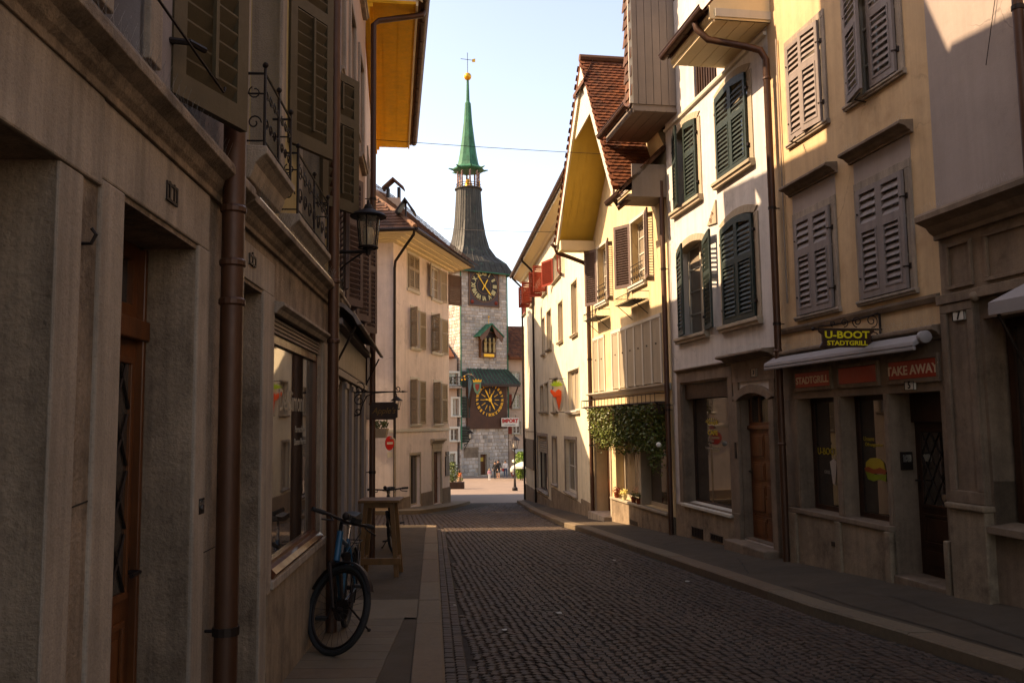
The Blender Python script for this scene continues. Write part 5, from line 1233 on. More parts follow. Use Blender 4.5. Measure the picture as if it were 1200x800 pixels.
# near eave return with its own little roof
g = MB(); e0, e1 = u34+.02, G0+.1
g.fb(FR, e0, e1, 5.95, 6.0, 0, .78); g.fb(FR, e0, e0+.04, 6.0, 6.6, 0, .7); g.build('near_soffit', M['board_b'], H4y)
g = MB(); g.prof(FR, [(.9, 6.05), (.9, 6.12), (-.3, 7.3), (-.3, 7.2)], e0, e1); o = g.build('near_roof', M['tile_d'], H4y)
g = MB(); ev = Vector((0, 0, 1.18))-FR.n*1.2; LV = ev.length; ev.normalize(); nn = FR.d.cross(ev); nn = nn if nn.z > 0 else -nn
tiles(g, FR.w(e0, 6.12, .9), FR.d, ev, e1-e0, LV, nn); g.build('near_roof_tiles', M['tile_d'], H4y)
gutter(H4y, FR, e0+.0, e1+.12, 6.03, .95, .07)
u_ = FR.P(777, 300, .1)[0]; zt_ = FR.P(771, 212, .1)[1]
downpipe('downpipe', [FR.w(G0-.2, 5.98, .92), FR.w(G0-.22, 5.8, .88), FR.w(u_+.1, zt_+.02, .2), FR.w(u_, zt_-.06, .1), FR.w(u_, wz(16.3)-.02, .1)], .05, 'brown downpipe between the yellow gable house and the white house', brackets=[FR.P(776, 316, .1)[1], FR.P(782, 480, .1)[1], 1.9], wallv=-FR.n*.1)
g = MB(); g.tube([FR.w(u_-.13, 6.0, .03), FR.w(u_-.13, 1.9, .03)], .012, 6); g.build('conduit', M['stone_f'], H4y)

# ---- greenery above the shop window, pots on the sill ------------------------
lf = mat('leaf_green', (.085, .11, .018), .5, .35, 6, 0, island=.5, spec=.4)
lf2 = mat('leaf_light', (.11, .12, .02), .5, .35, 6, 0, island=.5, spec=.4)
random.seed(11)
ug = [(FR.uy(16.6), FR.uy(17.6)), (FR.uy(17.65), FR.uy(18.75)), (FR.uy(18.8), FR.uy(19.95)), (FR.uy(20.0), FR.uy(21.3))]
labs = ['trailing green plant in the railing trough, nearest the brown downpipe and longest', 'trailing green plant in the trough above the shop window, second from the white house', 'trailing green plant in the trough above the shop window, third from the white house', 'trailing green plant at the far end of the trough, above the shop door']
for i, (a, b) in enumerate(ug):
    base = FR.w((a+b)/2, zr0-.05, .45)
    t = thing('trailing_plant', tuple(base), labs[i], 'plant', 'trailing plants over the shop window')
    g = MB(); g.fb(FR, a+.02, b-.02, zr0-.2, zr0-.02, .06, .26); g.build('trough', M['wood_dark'], t, bevel=.01)
    g = MB()
    for k in range(9):
        u = a+.08+(b-a-.16)*k/8; L = random.uniform(.35, .8); g.tube([FR.w(u, zr0-.04, .2), FR.w(u+random.uniform(-.05, .05), zr0-.1, .3), FR.w(u+random.uniform(-.08, .08), zr0-.1-L*.5, .3), FR.w(u+random.uniform(-.1, .1), zr0-.1-L, .26)], [.007, .006, .005, .003], 4)
    g.build('stems', M['wood_frame'], t)
    for mi, m_ in enumerate((lf, lf2)):
        g = MB()
        for k in range(1900 if mi == 0 else 900):
            s_ = random.random(); u = a-.05+(b-a+.1)*random.random(); cl = .5+.5*math.sin((u-a)/(b-a)*math.pi)
            drop = (.6+.2*cl+(.3 if i == 0 and u < a+.5 else 0)+.16*math.sin(u*9+i*2)+.1*math.sin(u*23+i))
            if mi == 0 or random.random() < .4: z = zr0-.0-drop*s_**.9*1.05
            else: z = zr0-.02-random.random()*.4
            th_ = (zr0-z)/drop
            n = .2+(random.random()-.5)*(.42-.15*th_)
            c_ = FR.w(u, z, n); L = random.uniform(.03, .075); d1 = Vector((random.gauss(0, 1), random.gauss(0, 1), random.gauss(-.6, .7))).normalized(); d2 = d1.cross(Vector((random.gauss(0, 1), random.gauss(0, 1), random.gauss(0, 1)))).normalized()
            g.add([c_, c_+d1*L*.5+d2*L*.38, c_+d1*L, c_+d1*L*.5-d2*L*.38], [(0, 1, 2, 3)])
        g.build('foliage' if mi == 0 else 'young_leaves', m_, t)
g = MB(); c_ = FR.w(*FR.P(772, 521, .42), .42); g.ball(c_, .05, 10); tag(g.build('globe_lamp', flat('lamp_globe_white', (.8, .75, .62), .3), loc=tuple(c_)), 'small pale globe lamp hanging at the bottom of the greenery', 'lamp', None)
for i, (px, py, lab, col) in enumerate(((722, 574, 'potted plant with reddish leaves on the shop sill by the door', 'red'), (731, 575, 'bunch of pale yellow flowers wrapped in paper on the shop sill', 'yel'), (742, 582, 'bushy green plant in a small pot on the middle of the shop sill', 'grn'), (748, 590, 'terracotta pot with a low plant on the shop sill beside the mullion', 'ter'))):
    u, z = FR.P(px, py, .03); c_ = FR.w(u, ds4[2]+.005, .02); t = thing('flower_pot', tuple(c_), lab, 'potted plant', 'plants standing on the shop sill')
    g = MB(); g.lathe(c_, [(.045, 0), (.06, .1), (.066, .1), (.066, .12), (.055, .12)], 14); g.build('pot', mat('terracotta_%s' % col, rgb('#7a3a20') if i != 1 else rgb('#c9b98a'), .8), t, smooth=True)
    g = MB()
    for k in range(160):
        d = Vector((random.gauss(0, 1), random.gauss(0, 1), random.gauss(.4, .8))); d = d.normalized()*random.uniform(.03, .12); p = c_+Vector((0, 0, .15))+d; d1 = Vector((random.gauss(0, 1), random.gauss(0, 1), random.gauss(0, 1))).normalized(); d2 = d1.cross(d).normalized(); L = .03
        g.add([p, p+d1*L*.5+d2*L*.4, p+d1*L, p+d1*L*.5-d2*L*.4], [(0, 1, 2, 3)])
    g.build('leaves', {'red': M['sh_red'], 'yel': flat('petals_yellow', (.75, .6, .18)), 'grn': lf2, 'ter': lf}[col], t)

# ---- cream house with red shutters --------------------------------------------
F5 = Fac((2.06, 22.3), (.557, 39), -1)
H5c = house('cream_house', F5, 7, 'long cream house with red shutters and a carrot sign, far right of the street')
def r5(xa, xb, ya, yb, off=0): 
    a, b = F5.P(xa, (ya+yb)/2), F5.P(xb, (ya+yb)/2); za = F5.P((xa+xb)/2, ya)[1]; zb = F5.P((xa+xb)/2, yb)[1]; return (min(a[0], b[0]), max(a[0], b[0]), zb, za)
zE5 = 8.3
# pixel rectangles: x0,x1, top y and bottom y at mid x
U1 = [r5(670, 676.5, 330, 392), r5(654.5, 659.5, 354, 400), r5(641, 646, 364, 409), r5(635.5, 638.5, 373, 415)]
Mid = [r5(666, 679, 433, 481), r5(648, 653.5, 444, 482), r5(638.5, 642.5, 449, 482), r5(633.3, 637, 452, 482)]
Gd = [r5(663, 676, 515, 578), r5(648, 653, 513, 567), r5(630.5, 642, 511, 575)]
Rd = [r5(648.5, 657, 296, 328), r5(636, 641, 318, 345), r5(612.5, 616.5, 344, 369), r5(622, 626, 336, 358)]
for nm, L_ in (('U1', U1), ('Mid', Mid), ('Gd', Gd), ('Rd', Rd)): print(nm, [[round(x, 2) for x in r] for r in L_])
g = MB(); wall(g, F5, 0, F5.L, -2.6, zE5, [r+(.12,) for r in U1+Mid+Gd]+[r+(.12,) for r in Rd]); shell(g, F5, 0, F5.L, -2.6, zE5, 6); g.build('wall', M['pl_cream'], H5c)
for r in U1+Mid[1:]: s = sash(H5c, F5, r, .09, M['sh_beige'], M['sh_beige'], 1, 1, .05); surround(s, F5, r, .05, M['stone_w'], .015, sill=.08, sillout=.1)
s = sash(H5c, F5, Mid[0], .09, M['white_trim'], M['sh_beige'], 3, 1, .05); surround(s, F5, Mid[0], .06, M['white_trim'], .015, sill=.1, sillout=.12)
s = sash(H5c, F5, Gd[0], .1, M['white_trim'], M['gl'], 2, 2, .08); surround(s, F5, Gd[0], .1, M['stone_f'], .03)
s = sash(H5c, F5, Gd[1], .1, M['stone_f'], M['gl_l'], 1, 1, .04); surround(s, F5, Gd[1], .07, M['stone_f'], .03)
s = sash(H5c, F5, Gd[2], .1, M['wood_dark'], M['gl'], 2, 1, .06, 'shop_window'); surround(s, F5, Gd[2], .12, M['stone_f'], .03)
g = MB(); a, b, c, d = Gd[2]
for k in range(7): g.prof(F5, [(-.09, d-.08-k*.09), (-.05, d-.08-k*.09), (-.06, d-.01-k*.09), (-.09, d-.01-k*.09)], a+.02, b-.02)
g.build('roller_blind', M['stone_w'], s)
for i, r in enumerate(Rd):
    s = sash(H5c, F5, r, .09, M['white_trim'], M['gl_l'], 2, 2, .04); surround(s, F5, r, .05, M['stone_w'], .015, sill=.05)
    hw = (r[1]-r[0])/2
    if i in (0, 2): leaf(s, F5, r[0], .03, 1, hw, r[2], r[3], 0 if i == 2 else 165, M['sh_red'], 0); leaf(s, F5, r[1], .03, -1, hw, r[2], r[3], 0 if i == 2 else 160, M['sh_red'], 0)
    else:
        leaf(s, F5, r[0], .03, 1, .5, r[2], r[3]+.1, 100, M['sh_red'], 0, slat=.07); leaf(s, F5, r[1], .03, -1, .5, r[2], r[3]+.1, 100, M['sh_red'], 0, slat=.07)
for a, b, c in ((Gd[0][0]-.8, Gd[1][1]+.3, Gd[0][2]-.12), (.05, Gd[0][0]-.82, wz(23)+.35), (Gd[1][1]+.32, F5.L-.05, wz(36)+.5)): g = MB(); g.fb(F5, a, b, -2.6, c, -.01, .04); g.build('plinth', M['plinth'], H5c)
r = r5(614.5, 626.5, 514, 548); g = MB(); g.fb(F5, F5.P(626, 530)[0]+.1, F5.L-.02, F5.P(620, 548)[1], F5.P(620, 514)[1], -.01, .03); g.build('timber_panel', M['wood_dark'], H5c)
g = MB(); g.fb(F5, Gd[2][1]+.3, F5.L-.02, F5.P(618, 505)[1]-.02, F5.P(618, 505)[1]+.02, -.01, .02); g.build('string_course', M['stone_w'], H5c)
# eave
n5 = .5
g = MB(); g.prof(F5, [(-.05, zE5-.28), (.1, zE5-.28), (.16, zE5-.2), (n5-.05, zE5-.06), (n5-.05, zE5-.03), (-.05, zE5-.03)], -.25, F5.L+.3); g.build('soffit', M['soffit_c'], H5c)
g = MB(); g.fb(F5, -.25, F5.L+.3, zE5-.1, zE5+.06, n5-.05, n5-.02); g.build('fascia_board', M['white_trim'], H5c)
t40 = math.tan(R(42)); g = MB(); g.prof(F5, [(n5, zE5+.02), (n5, zE5+.1), (-4, zE5+.1+(4+n5)*t40), (-8.5, zE5+.1), (-8.5, zE5), (-4, zE5+(4+n5)*t40)], -.3, F5.L+.35); g.build('roof', M['tile_d'], H5c)
g = MB(); ev = Vector((0, 0, t40))-F5.n; ev.normalize(); nn = F5.d.cross(ev); nn = nn if nn.z > 0 else -nn
tiles(g, F5.w(-.3, zE5+.1, n5), F5.d, ev, F5.L+.6, 1.6, nn, .2, .24); g.build('roof_tiles', M['tile_d'], H5c)
gutter(H5c, F5, -.3, F5.L+.35, zE5+.04, n5+.05, .07)
for n, px, py, lab in ((0, 645, 231, 'slim rendered chimney with a little tiled cap on the cream house roof'), ):
    # chimney on the roof slope
    u = F5.uy(26.0); nC = -.45; c_ = F5.w(u, 0, nC)
    zb2 = 8.6; zt2 = 9.65
    t = thing('chimney', tuple(F5.w(u, zb2, nC)), lab, 'chimney'); 
    g = MB(); g.fb(F5, u-.3, u+.3, zb2, zt2, nC-.22, nC+.22); g.build('stack', M['pl_rose'], t)
    g = MB(); g.fb(F5, u-.34, u+.34, zt2, zt2+.06, nC-.26, nC+.26); g.fb(F5, u-.3, u-.24, zt2+.06, zt2+.28, nC-.2, nC+.2); g.fb(F5, u+.24, u+.3, zt2+.06, zt2+.28, nC-.2, nC+.2); g.build('flue_walls', M['pl_rose'], t)
    g = MB(); g.fp(F5, [(u-.42, zt2+.24), (u-.38, zt2+.34), (u, zt2+.6), (u, zt2+.48)], nC-.3, nC+.3); g.fp(F5, [(u+.42, zt2+.24), (u+.38, zt2+.34), (u, zt2+.602), (u, zt2+.482)], nC-.3, nC+.3); g.build('cap', M['tile_d'], t)
g = MB(); u = F5.uy(24.2); g.fb(F5, u-.5, u+.5, 8.8, 9.9, -1.4, -.2); g.fp(F5, [(u-.7, 9.85), (u, 10.4), (u, 10.52), (u-.72, 9.97)], -2.2, -.05); g.fp(F5, [(u+.7, 9.85), (u, 10.402), (u, 10.522), (u+.72, 9.97)], -2.2, -.05); g.build('roof_dormer', M['tile_d'], H5c)
for px, y_, lab in ((626, None, 'thin dark downpipe in the middle of the cream house front'), (609.5, None, 'thin dark downpipe on the far corner of the cream house, by the square')):
    u = F5.P(px, 450, .08)[0]
    if px < 620: u = F5.L-.12
    y_ = F5.w(u, 0).y
    downpipe('downpipe', [F5.w(u, zE5, n5+.02), F5.w(u, zE5-.12, n5), F5.w(u, zE5-.5, .12), F5.w(u, zE5-.62, .08), F5.w(u, wz(y_)-.02, .08)], .045, lab, m=M['dark_metal'])
u = FR.P(691.5, 450, .1)[0]
downpipe('downpipe', [FR.w(G1+.15, zE4-.1, na4+.05), FR.w(G1+.15, zE4-.26, na4), FR.w(u+.05, zE4-.5, .2), FR.w(u, zE4-.62, .1), FR.w(u, wz(22)-.02, .1)], .055, 'dark downpipe between the yellow gable house and the cream house', brackets=[3.2, 1.0], wallv=-FR.n*.1)
# carrot sign
u, z = F5.P(663, 464, .0)
CS = thing('carrot_sign', tuple(F5.w(u, z, 0)), 'projecting oval sign with a painted orange carrot and green leaves', 'shop sign')
ex = .42
def CW(n, zz, t=0): return F5.w(u+t, zz, n)
g = MB(); g.tube([CW(0, z+.55), CW(ex+.1, z+.55)], .012, 6); g.tube([CW(0, z-.5), CW(ex-.1, z-.5)], .012, 6); g.build('bracket', M['iron'], CS)
g = MB(); P_ = [(ex*.55+.17*math.cos(a*.314), z+.5*math.sin(a*.314)) for a in range(20)]; g.prism([CW(n, q, -.03) for n, q in P_], [CW(n, q, .03) for n, q in P_]); g.build('oval_board', M['white_trim'], CS)
g = MB(); P_ = [(ex*.55+.0, z-.45), (ex*.55-.08, z-.1), (ex*.55-.09, z+.15), (ex*.55+.0, z+.22), (ex*.55+.09, z+.15), (ex*.55+.08, z-.1)]; g.prism([CW(n, q, -.09) for n, q in P_], [CW(n, q, -.032) for n, q in P_])
P_ = [(ex*.55-.0, z+.0), (ex*.55+.08, z+.1), (ex*.55+.24, z+.22), (ex*.55+.27, z+.14), (ex*.55+.15, z-.04)]; g.prism([CW(n, q, -.11) for n, q in P_], [CW(n, q, -.05) for n, q in P_]); g.build('carrot', flat('carrot_orange', rgb('#d9480f'), .5), CS, bevel=.01)
g = MB()
for k in range(7):
    a = .4+k*.38; c0 = (ex*.55+.06, z+.3); P_ = [(c0[0], c0[1]), (c0[0]+.15*math.cos(a-.2), c0[1]+.11*math.sin(a-.2)), (c0[0]+.25*math.cos(a), c0[1]+.2*math.sin(a)), (c0[0]+.15*math.cos(a+.25), c0[1]+.11*math.sin(a+.25))]
    g.prism([CW(n, q, -.1-k*.004) for n, q in P_], [CW(n, q, -.08-k*.004) for n, q in P_])
g.build('carrot_leaves', flat('leaf_paint', rgb('#8fb01c'), .5), CS)
# ================================================================== corner house at the lane
A6 = (-4.26, 30.5); B6 = (-2.72, 36.6)
F6 = Fac(A6, B6, 1); F6s = Fac(A6, (-9.4, 30.75), -1)
H6 = house('corner_house', F6, 3, 'pale pink three-storey corner house with beige shutters, left of the clock tower')
zE6 = 8.2
def r6(xa, xb, ya, yb): 
    a, b = F6.P(xa, (ya+yb)/2), F6.P(xb, (ya+yb)/2); m = (xa+xb)/2; return (a[0], b[0], F6.P(m, yb)[1], F6.P(m, ya)[1])
T6 = [r6(477.5, 490, 300, 341), r6(506, 516, 314, 350)]
M6 = [r6(481.5, 491.5, 363, 410), r6(506, 517, 371, 411)]
L6_ = [r6(481.5, 491.5, 446, 496), r6(508.5, 517.5, 448, 497)]
for L_ in (T6, M6, L6_):
    zt_ = max(r[3] for r in L_); z0 = sum(r[2] for r in L_)/2; z1 = sum(r[3] for r in L_)/2
    for i in range(2): L_[i] = (*L_[i][:2], z0, z1)
d6a = r6(481, 492, 533, 592); d6b = r6(507.5, 516, 529, 590)
g = MB(); wall(g, F6, 0, F6.L, -2.6, zE6, [r+(.15,) for r in T6+M6+L6_+[d6a, d6b]])
wall(g, F6s, 0, F6s.L, -2.6, zE6, [(1.2, 2.1, 4.8, 6.3, .15), (1.2, 2.1, 1.9, 3.4, .15), (3.2, 4.1, 4.8, 6.3, .15), (3.2, 4.1, 1.9, 3.4, .15)])
shell(g, F6, 0.02, F6.L, -2.6, zE6, 4.9); g.build('wall', M['pl_pink'], H6)
for r in [(1.2, 2.1, 4.8, 6.3), (1.2, 2.1, 1.9, 3.4), (3.2, 4.1, 4.8, 6.3), (3.2, 4.1, 1.9, 3.4)]: s = sash(H6, F6s, r, .12, M['white_trim'], M['gl_l']); surround(s, F6s, r, .07, M['white_trim'], .02)
for j, L_ in enumerate((T6, M6, L6_)):
    for i, r in enumerate(L_):
        s = sash(H6, F6, r, .1, M['white_trim'], M['gl_l'] if j else M['gl_l'], 2, 3, .05); surround(s, F6, r, .07, M['white_trim'], .02, sill=.1, sillout=.08, top=.12)
        hw = (r[1]-r[0])*.55
        if j == 0 and i == 0: leaf(s, F6, r[0], .03, 1, (r[1]-r[0])/2, r[2], r[3], 0, M['sh_beige'], .4, slat=.07); leaf(s, F6, r[1], .03, -1, (r[1]-r[0])/2, r[2], r[3], 0, M['sh_beige'], .4, slat=.07)
        else:
            leaf(s, F6, r[0]-.04, .03, 1, hw, r[2], r[3], 130 if j else 165, M['sh_beige'], .4, slat=.07); leaf(s, F6, r[1]+.04, .03, -1, hw, r[2], r[3], 174, M['sh_beige'], .4, slat=.07)
r = r6(524, 530, 323, 356); leaf(H6, F6, F6.L-.05, .03, -1, .75, T6[1][2], T6[1][3], 150, M['sh_brown'], .4, slat=.07)
panel_door(H6, F6, (d6b[0], d6b[1], d6b[2], d6b[3]), .13, M['wood_door'], 1, False); surround(H6, F6, d6b, .14, M['stone_w'], .04, sill=0, name='portal')
cornice(H6, F6, d6b[0]-.3, d6b[1]+.35, d6b[3]+.3, d6b[3]+.52, .18, M['stone_w'], 'portal_hood')
g = MB(); g.fb(F6, d6b[0]-.14, d6b[1]+.14, d6b[3]+.145, d6b[3]+.3, -.01, .05); g.build('portal_frieze', M['stone_w'], H6)
sash(H6, F6, d6a, .12, M['stone_w'], M['gl'], 1, 1, .06, 'shop_window'); surround(H6, F6, d6a, .1, M['stone_w'], .02, sill=0, name='door_surround')
zb6 = F6.P(500, 503)[1]; g = MB(); g.fb(F6, .02, F6.L, zb6-.06, zb6+.04, -.01, .04); g.fb(F6s, 0, F6s.L, zb6-.06, zb6+.04, -.01, .04); g.build('string_course', M['white_trim'], H6)
for F_, a, b in ((F6, .0, d6a[0]-.12), (F6, d6a[1]+.12, d6b[0]-.16), (F6, d6b[1]+.16, F6.L), (F6s, .0, F6s.L)): g = MB(); g.fb(F_, a, b, -2.6, -1.06, -.01, .045); g.build('plinth', M['stone_r'], H6)
for ya, yb, xa, xb in ((468, 543-400+400-25, 522, 525.5), (534, 557, 521.5, 526)):
    if ya < 500: ya, yb = 529, 533
    r = r6(xa, xb, ya, yb)
    g = MB(); g.fb(F6, r[0], min(r[1], F6.L-.05), r[2], r[3], .0, .04); g.build('notice_case', M['wood_dark'], H6)
# eaves all round: stepped cream soffit
o = 1.0; nA, nB, dA, dB = F6.n, F6s.n, F6.d, F6s.d
def cor(k): return Vector((A6[0], A6[1], 0))+nA*k+nB*k
def far_(k): return F6.w(F6.L+.3, 0, k)
def lef(k): return F6s.w(F6s.L, 0, k)
def Z(v, z): return Vector((v.x, v.y, z))
g = MB(); st = [(0, zE6-.05), (.16, zE6+.02), (.36, zE6+.07), (.6, zE6+.11), (o, zE6+.15)]
for (k0, z0), (k1, z1) in zip(st, st[1:]):
    for a, b in ((cor, far_), (cor, lef)):
        g.quad(Z(a(k0), z0), Z(b(k0), z0), Z(b(k1), z0+.01), Z(a(k1), z0+.01)); g.quad(Z(a(k1), z0+.01), Z(b(k1), z0+.01), Z(b(k1), z1), Z(a(k1), z1))
g.quad(Z(far_(0), zE6-.05), Z(far_(o), zE6+.12), Z(far_(o), zE6+.2), Z(far_(0), zE6+1.0))
g.build('soffit', M['soffit_c'], H6)
g = MB(); 
for a, b in ((cor, far_), (cor, lef)): g.quad(Z(a(o), zE6+.1), Z(b(o), zE6+.1), Z(b(o), zE6+.24), Z(a(o), zE6+.24)); g.quad(Z(a(o-.03), zE6+.1), Z(b(o-.03), zE6+.1), Z(b(o), zE6+.1), Z(a(o), zE6+.1))
g.build('fascia_board', M['wood_dark'], H6)
tp = math.tan(R(41)); ze = zE6+.22; D6 = 3.0
def up(v, s): return v
rA = Z(cor(o), ze); rB = Z(far_(o), ze); rC = Z(lef(o), ze)
inn_ = lambda k: Z(cor(-k), ze+(k+o)*tp)
top1 = inn_(D6); top2 = Z(far_(-D6), ze+(D6+o)*tp); top3 = Z(lef(-D6), ze+(D6+o)*tp)
g = MB(); g.quad(rA, rB, top2, top1); g.quad(rA, top1, top3, rC); g.quad(top1, top2, F6.w(F6.L+.3, top2.z-.0, -D6-.4), Z(cor(-D6-.4), top2.z)); g.add([rB, top2, Z(far_(-D6), ze), ], [(0, 1, 2)])
g.quad(top1, top3, Z(lef(-2*D6), ze), Z(cor(-2*D6), ze)); g.build('roof', M['tile_d'], H6)
g = MB()
def tile_face(mb, P0, eu, ev2, nu, nv, clip): 
    nn = eu.cross(ev2).normalized(); nn = nn if nn.z > 0 else -nn; tiles(mb, P0, eu, ev2, nu, nv, nn, .19, .22, clip)
evA = (Vector((0, 0, tp))-nA).normalized(); evB = (Vector((0, 0, tp))-nB).normalized(); LV = (D6+o)*math.sqrt(1+tp*tp); ch = math.cos(R(41))
tile_face(g, rA, dB, evB, (rC-rA).length, LV, lambda u, v: u > v*ch*.98); tile_face(g, rA, dA, evA, (rB-rA).length, LV, lambda u, v: u > v*ch*.98)
g.build('roof_tiles', M['tile_d'], H6)
g = MB(); n_ = 20
for i in range(n_):
    a, b = rA.lerp(top1, i/n_), rA.lerp(top1, (i+1)/n_+.01); g.tube([a+Vector((0, 0, .03)), b+Vector((0, 0, .06))], [.1, .085], 8)
g.build('hip_tiles', mat('hip_tiles', rgb('#7c5a44'), .85, .15, 5, .1, 60, island=.2), H6)
g = MB()
for i in range(16): p = rA.lerp(rB, (i+.5)/16)+Vector((0, 0, .06))+nA*-.15; g.tube([p, p+Vector((0, 0, .16))], .02, 5); 
g.tube([rA+Vector((0, 0, .2))-nA*.15, rB+Vector((0, 0, .2))-nA*.15], .012, 5); g.build('snow_guard', M['iron'], H6)
for nm, a, b in (('g', rA, rB), ('h', rC, rA)):
    g = MB(); off = (nA if nm == 'g' else nB)*.06; g.tube([a+off-Vector((0, 0, .06)), b+off-Vector((0, 0, .06))], .065, 8); g.build('gutter', M['dark_metal'], H6, smooth=True)
pc = Vector((A6[0], A6[1], 0))+nA*.07+nB*.07
downpipe('downpipe', [Z(cor(o-.02), zE6+.12), Z(cor(o-.05), zE6-.02), Z(cor(.55), zE6-.35), Z(cor(.1), zE6-.75), Z(cor(.06), zE6-1.0), Z(cor(.06), gz(30.4)+.1)], .05, 'dark downpipe on the corner of the pale pink house, bending in under the eave', m=M['dark_metal'])
def chimney(c, zb, zt, w_, lab, cap=True, m='pl_rose'):
    t = thing('chimney', (c[0], c[1], zb), lab, 'chimney', None)
    g = MB(); g.box(c[0]-w_, c[0]+w_, c[1]-w_*.7, c[1]+w_*.7, zb, zt); g.build('stack', M[m], t)
    g = MB(); 
    for x in (-w_, w_-.1): g.box(c[0]+x, c[0]+x+.1, c[1]-w_*.6, c[1]+w_*.6, zt, zt+.42)
    g.build('flue_walls', M['iron'], t)
    g = MB()
    for s_ in (-1, 1): g.prism([(c[0], c[1]-w_, zt+.72), (c[0], c[1]-w_, zt+.8), (c[0]+s_*w_*1.6, c[1]-w_, zt+.42), (c[0]+s_*w_*1.6, c[1]-w_, zt+.34)], [(c[0], c[1]+w_, zt+.72), (c[0], c[1]+w_, zt+.8), (c[0]+s_*w_*1.6, c[1]+w_, zt+.42), (c[0]+s_*w_*1.6, c[1]+w_, zt+.34)])
    g.build('cap', M['tile_d'], t)
yc = 32.5; chimney(((458-600+2.5)/1000*yc, yc), 9.6, 1.6+.268*yc, .26, 'rendered chimney with a little tiled gable cap on the corner house roof')
g = MB(); p = inn_(-.3) if False else rA.lerp(top1, .12)+Vector((.05, 0, .05)); w_ = .3
for s_ in (-1, 1): g.prism([(p.x, p.y-w_, p.z+.62), (p.x, p.y-w_, p.z+.7), (p.x+s_*.36, p.y-w_, p.z+.18), (p.x+s_*.3, p.y-w_, p.z+.12)], [(p.x, p.y+w_, p.z+.62), (p.x, p.y+w_, p.z+.7), (p.x+s_*.36, p.y+w_, p.z+.18), (p.x+s_*.3, p.y+w_, p.z+.12)])
g.box(p.x-.03, p.x+.03, p.y-.03, p.y+.03, p.z, p.z+.62); g.build('roof_vent', M['dark_metal'], H6)

# house beyond the corner (mostly hidden), its shade falls on the square
FC = Fac((-2.75, 37.2), (-3.4, 54.), 1)
H8 = house('lane_end_house', FC, 8, 'plain low house hidden behind the pale pink corner house'); g = MB()
hz8 = [(1.5+k*2.6, 2.5+k*2.6, z, z+1.5, .15) for k in range(5) for z in (-.2, 2.6)]
FC = Fac((-4.6, 37.2), (-6.4, 54.), 1)
wall(g, FC, 0, FC.L, -4, 5.6, hz8); shell(g, FC, 0, FC.L, -4, 5.6, 6); g.build('wall', M['pl_rose'], H8)
for h in hz8: s = sash(H8, FC, h, .12, M['white_trim'], M['gl_l']); surround(s, FC, h, .07, M['white_trim'])
g = MB(); g.prof(FC, [(.5, 5.6), (.5, 5.7), (-3, 7.9), (-6.5, 5.7), (-6.5, 5.6)], -.2, FC.L+.2); g.build('roof', M['tile_d'], H8)

# ================================================================== clock tower
th = R(34); C0 = Vector((-5.25, 86, 0)); dF = Vector((math.cos(th), math.sin(th), 0)); dL = Vector((-math.sin(th), math.cos(th), 0)); TW = 5.7
Ft = Fac((C0.x, C0.y), tuple((C0+dF*TW)[:2]), 1); Fl = Fac((C0.x, C0.y), tuple((C0+dL*TW)[:2]), -1)
TWR = thing('clock_tower', tuple(C0+(dF+dL)*TW/2+Vector((0, 0, -4.4))), 'square stone clock tower with a flared copper roof, open belfry and green spire', 'tower')
zT = Ft.P(590, 317)[1]; print('tower top', zT)
ash = mat('tower_ashlar', rgb('#aea196'), .85, .12, 2, .3, 30, island=.28, bdist=.03, blotch=.25, streak=.2)
mortar = mat('tower_mortar', rgb('#a8937c'), .9, .1, 3, .2, 40)
dorT = (Ft.P(562.5, 540)[0], Ft.P(570, 540)[0], gz(86)+.1, Ft.P(566, 532)[1])
g = MB(); g.mi = 0; wall(g, Ft, 0, TW, -6, zT, [dorT+(.4,)]); wall(g, Fl, 0, TW, -6, zT, [])
g.quad(C0+dF*TW+Vector((0, 0, -6)), C0+(dF+dL)*TW+Vector((0, 0, -6)), C0+(dF+dL)*TW+Vector((0, 0, zT)), C0+dF*TW+Vector((0, 0, zT))); g.quad(C0+dL*TW+Vector((0, 0, -6)), C0+(dF+dL)*TW+Vector((0, 0, -6)), C0+(dF+dL)*TW+Vector((0, 0, zT)), C0+dL*TW+Vector((0, 0, zT)))
g.mi = 1; random.seed(3)
for F_ in (Ft, Fl):
    z = -4.7
    while z < zT-.05:
        rough = z < 4.0; h = random.uniform(.22, .4) if not rough else random.uniform(.25, .45); h = min(h, zT-z); u = 0
        while u < TW-.01:
            w_ = random.uniform(.35, .85); 
            if TW-u-w_ < .3: w_ = TW-u
            a, b, c, d = u+.012, u+w_-.012, z+.012, z+h-.012
            if not (F_ is Ft and b > dorT[0] and a < dorT[1] and d > dorT[2] and c < dorT[3]):
                pr = random.uniform(.03, .07) if rough else random.uniform(.03, .05); e = .035
                w0 = F_.w; g.add([w0(a, c, -.01), w0(b, c, -.01), w0(b, d, -.01), w0(a, d, -.01), w0(a+e, c+e, pr), w0(b-e, c+e, pr), w0(b-e, d-e, pr), w0(a+e, d-e, pr)], [(4, 5, 6, 7), (0, 1, 5, 4), (1, 2, 6, 5), (2, 3, 7, 6), (3, 0, 4, 7)])
            u += w_
        z += h
g.build('masonry', [mortar, ash], TWR)
g = MB()
for p in (Ft.w(.04, 0, .09), Ft.w(TW+.02, 0, .09)): g.tube([Z(p, -1 if p.x < -3 else 2), Z(p, zT+.2)], .07, 6)
g.build('copper_pipe', M['copper'], TWR)
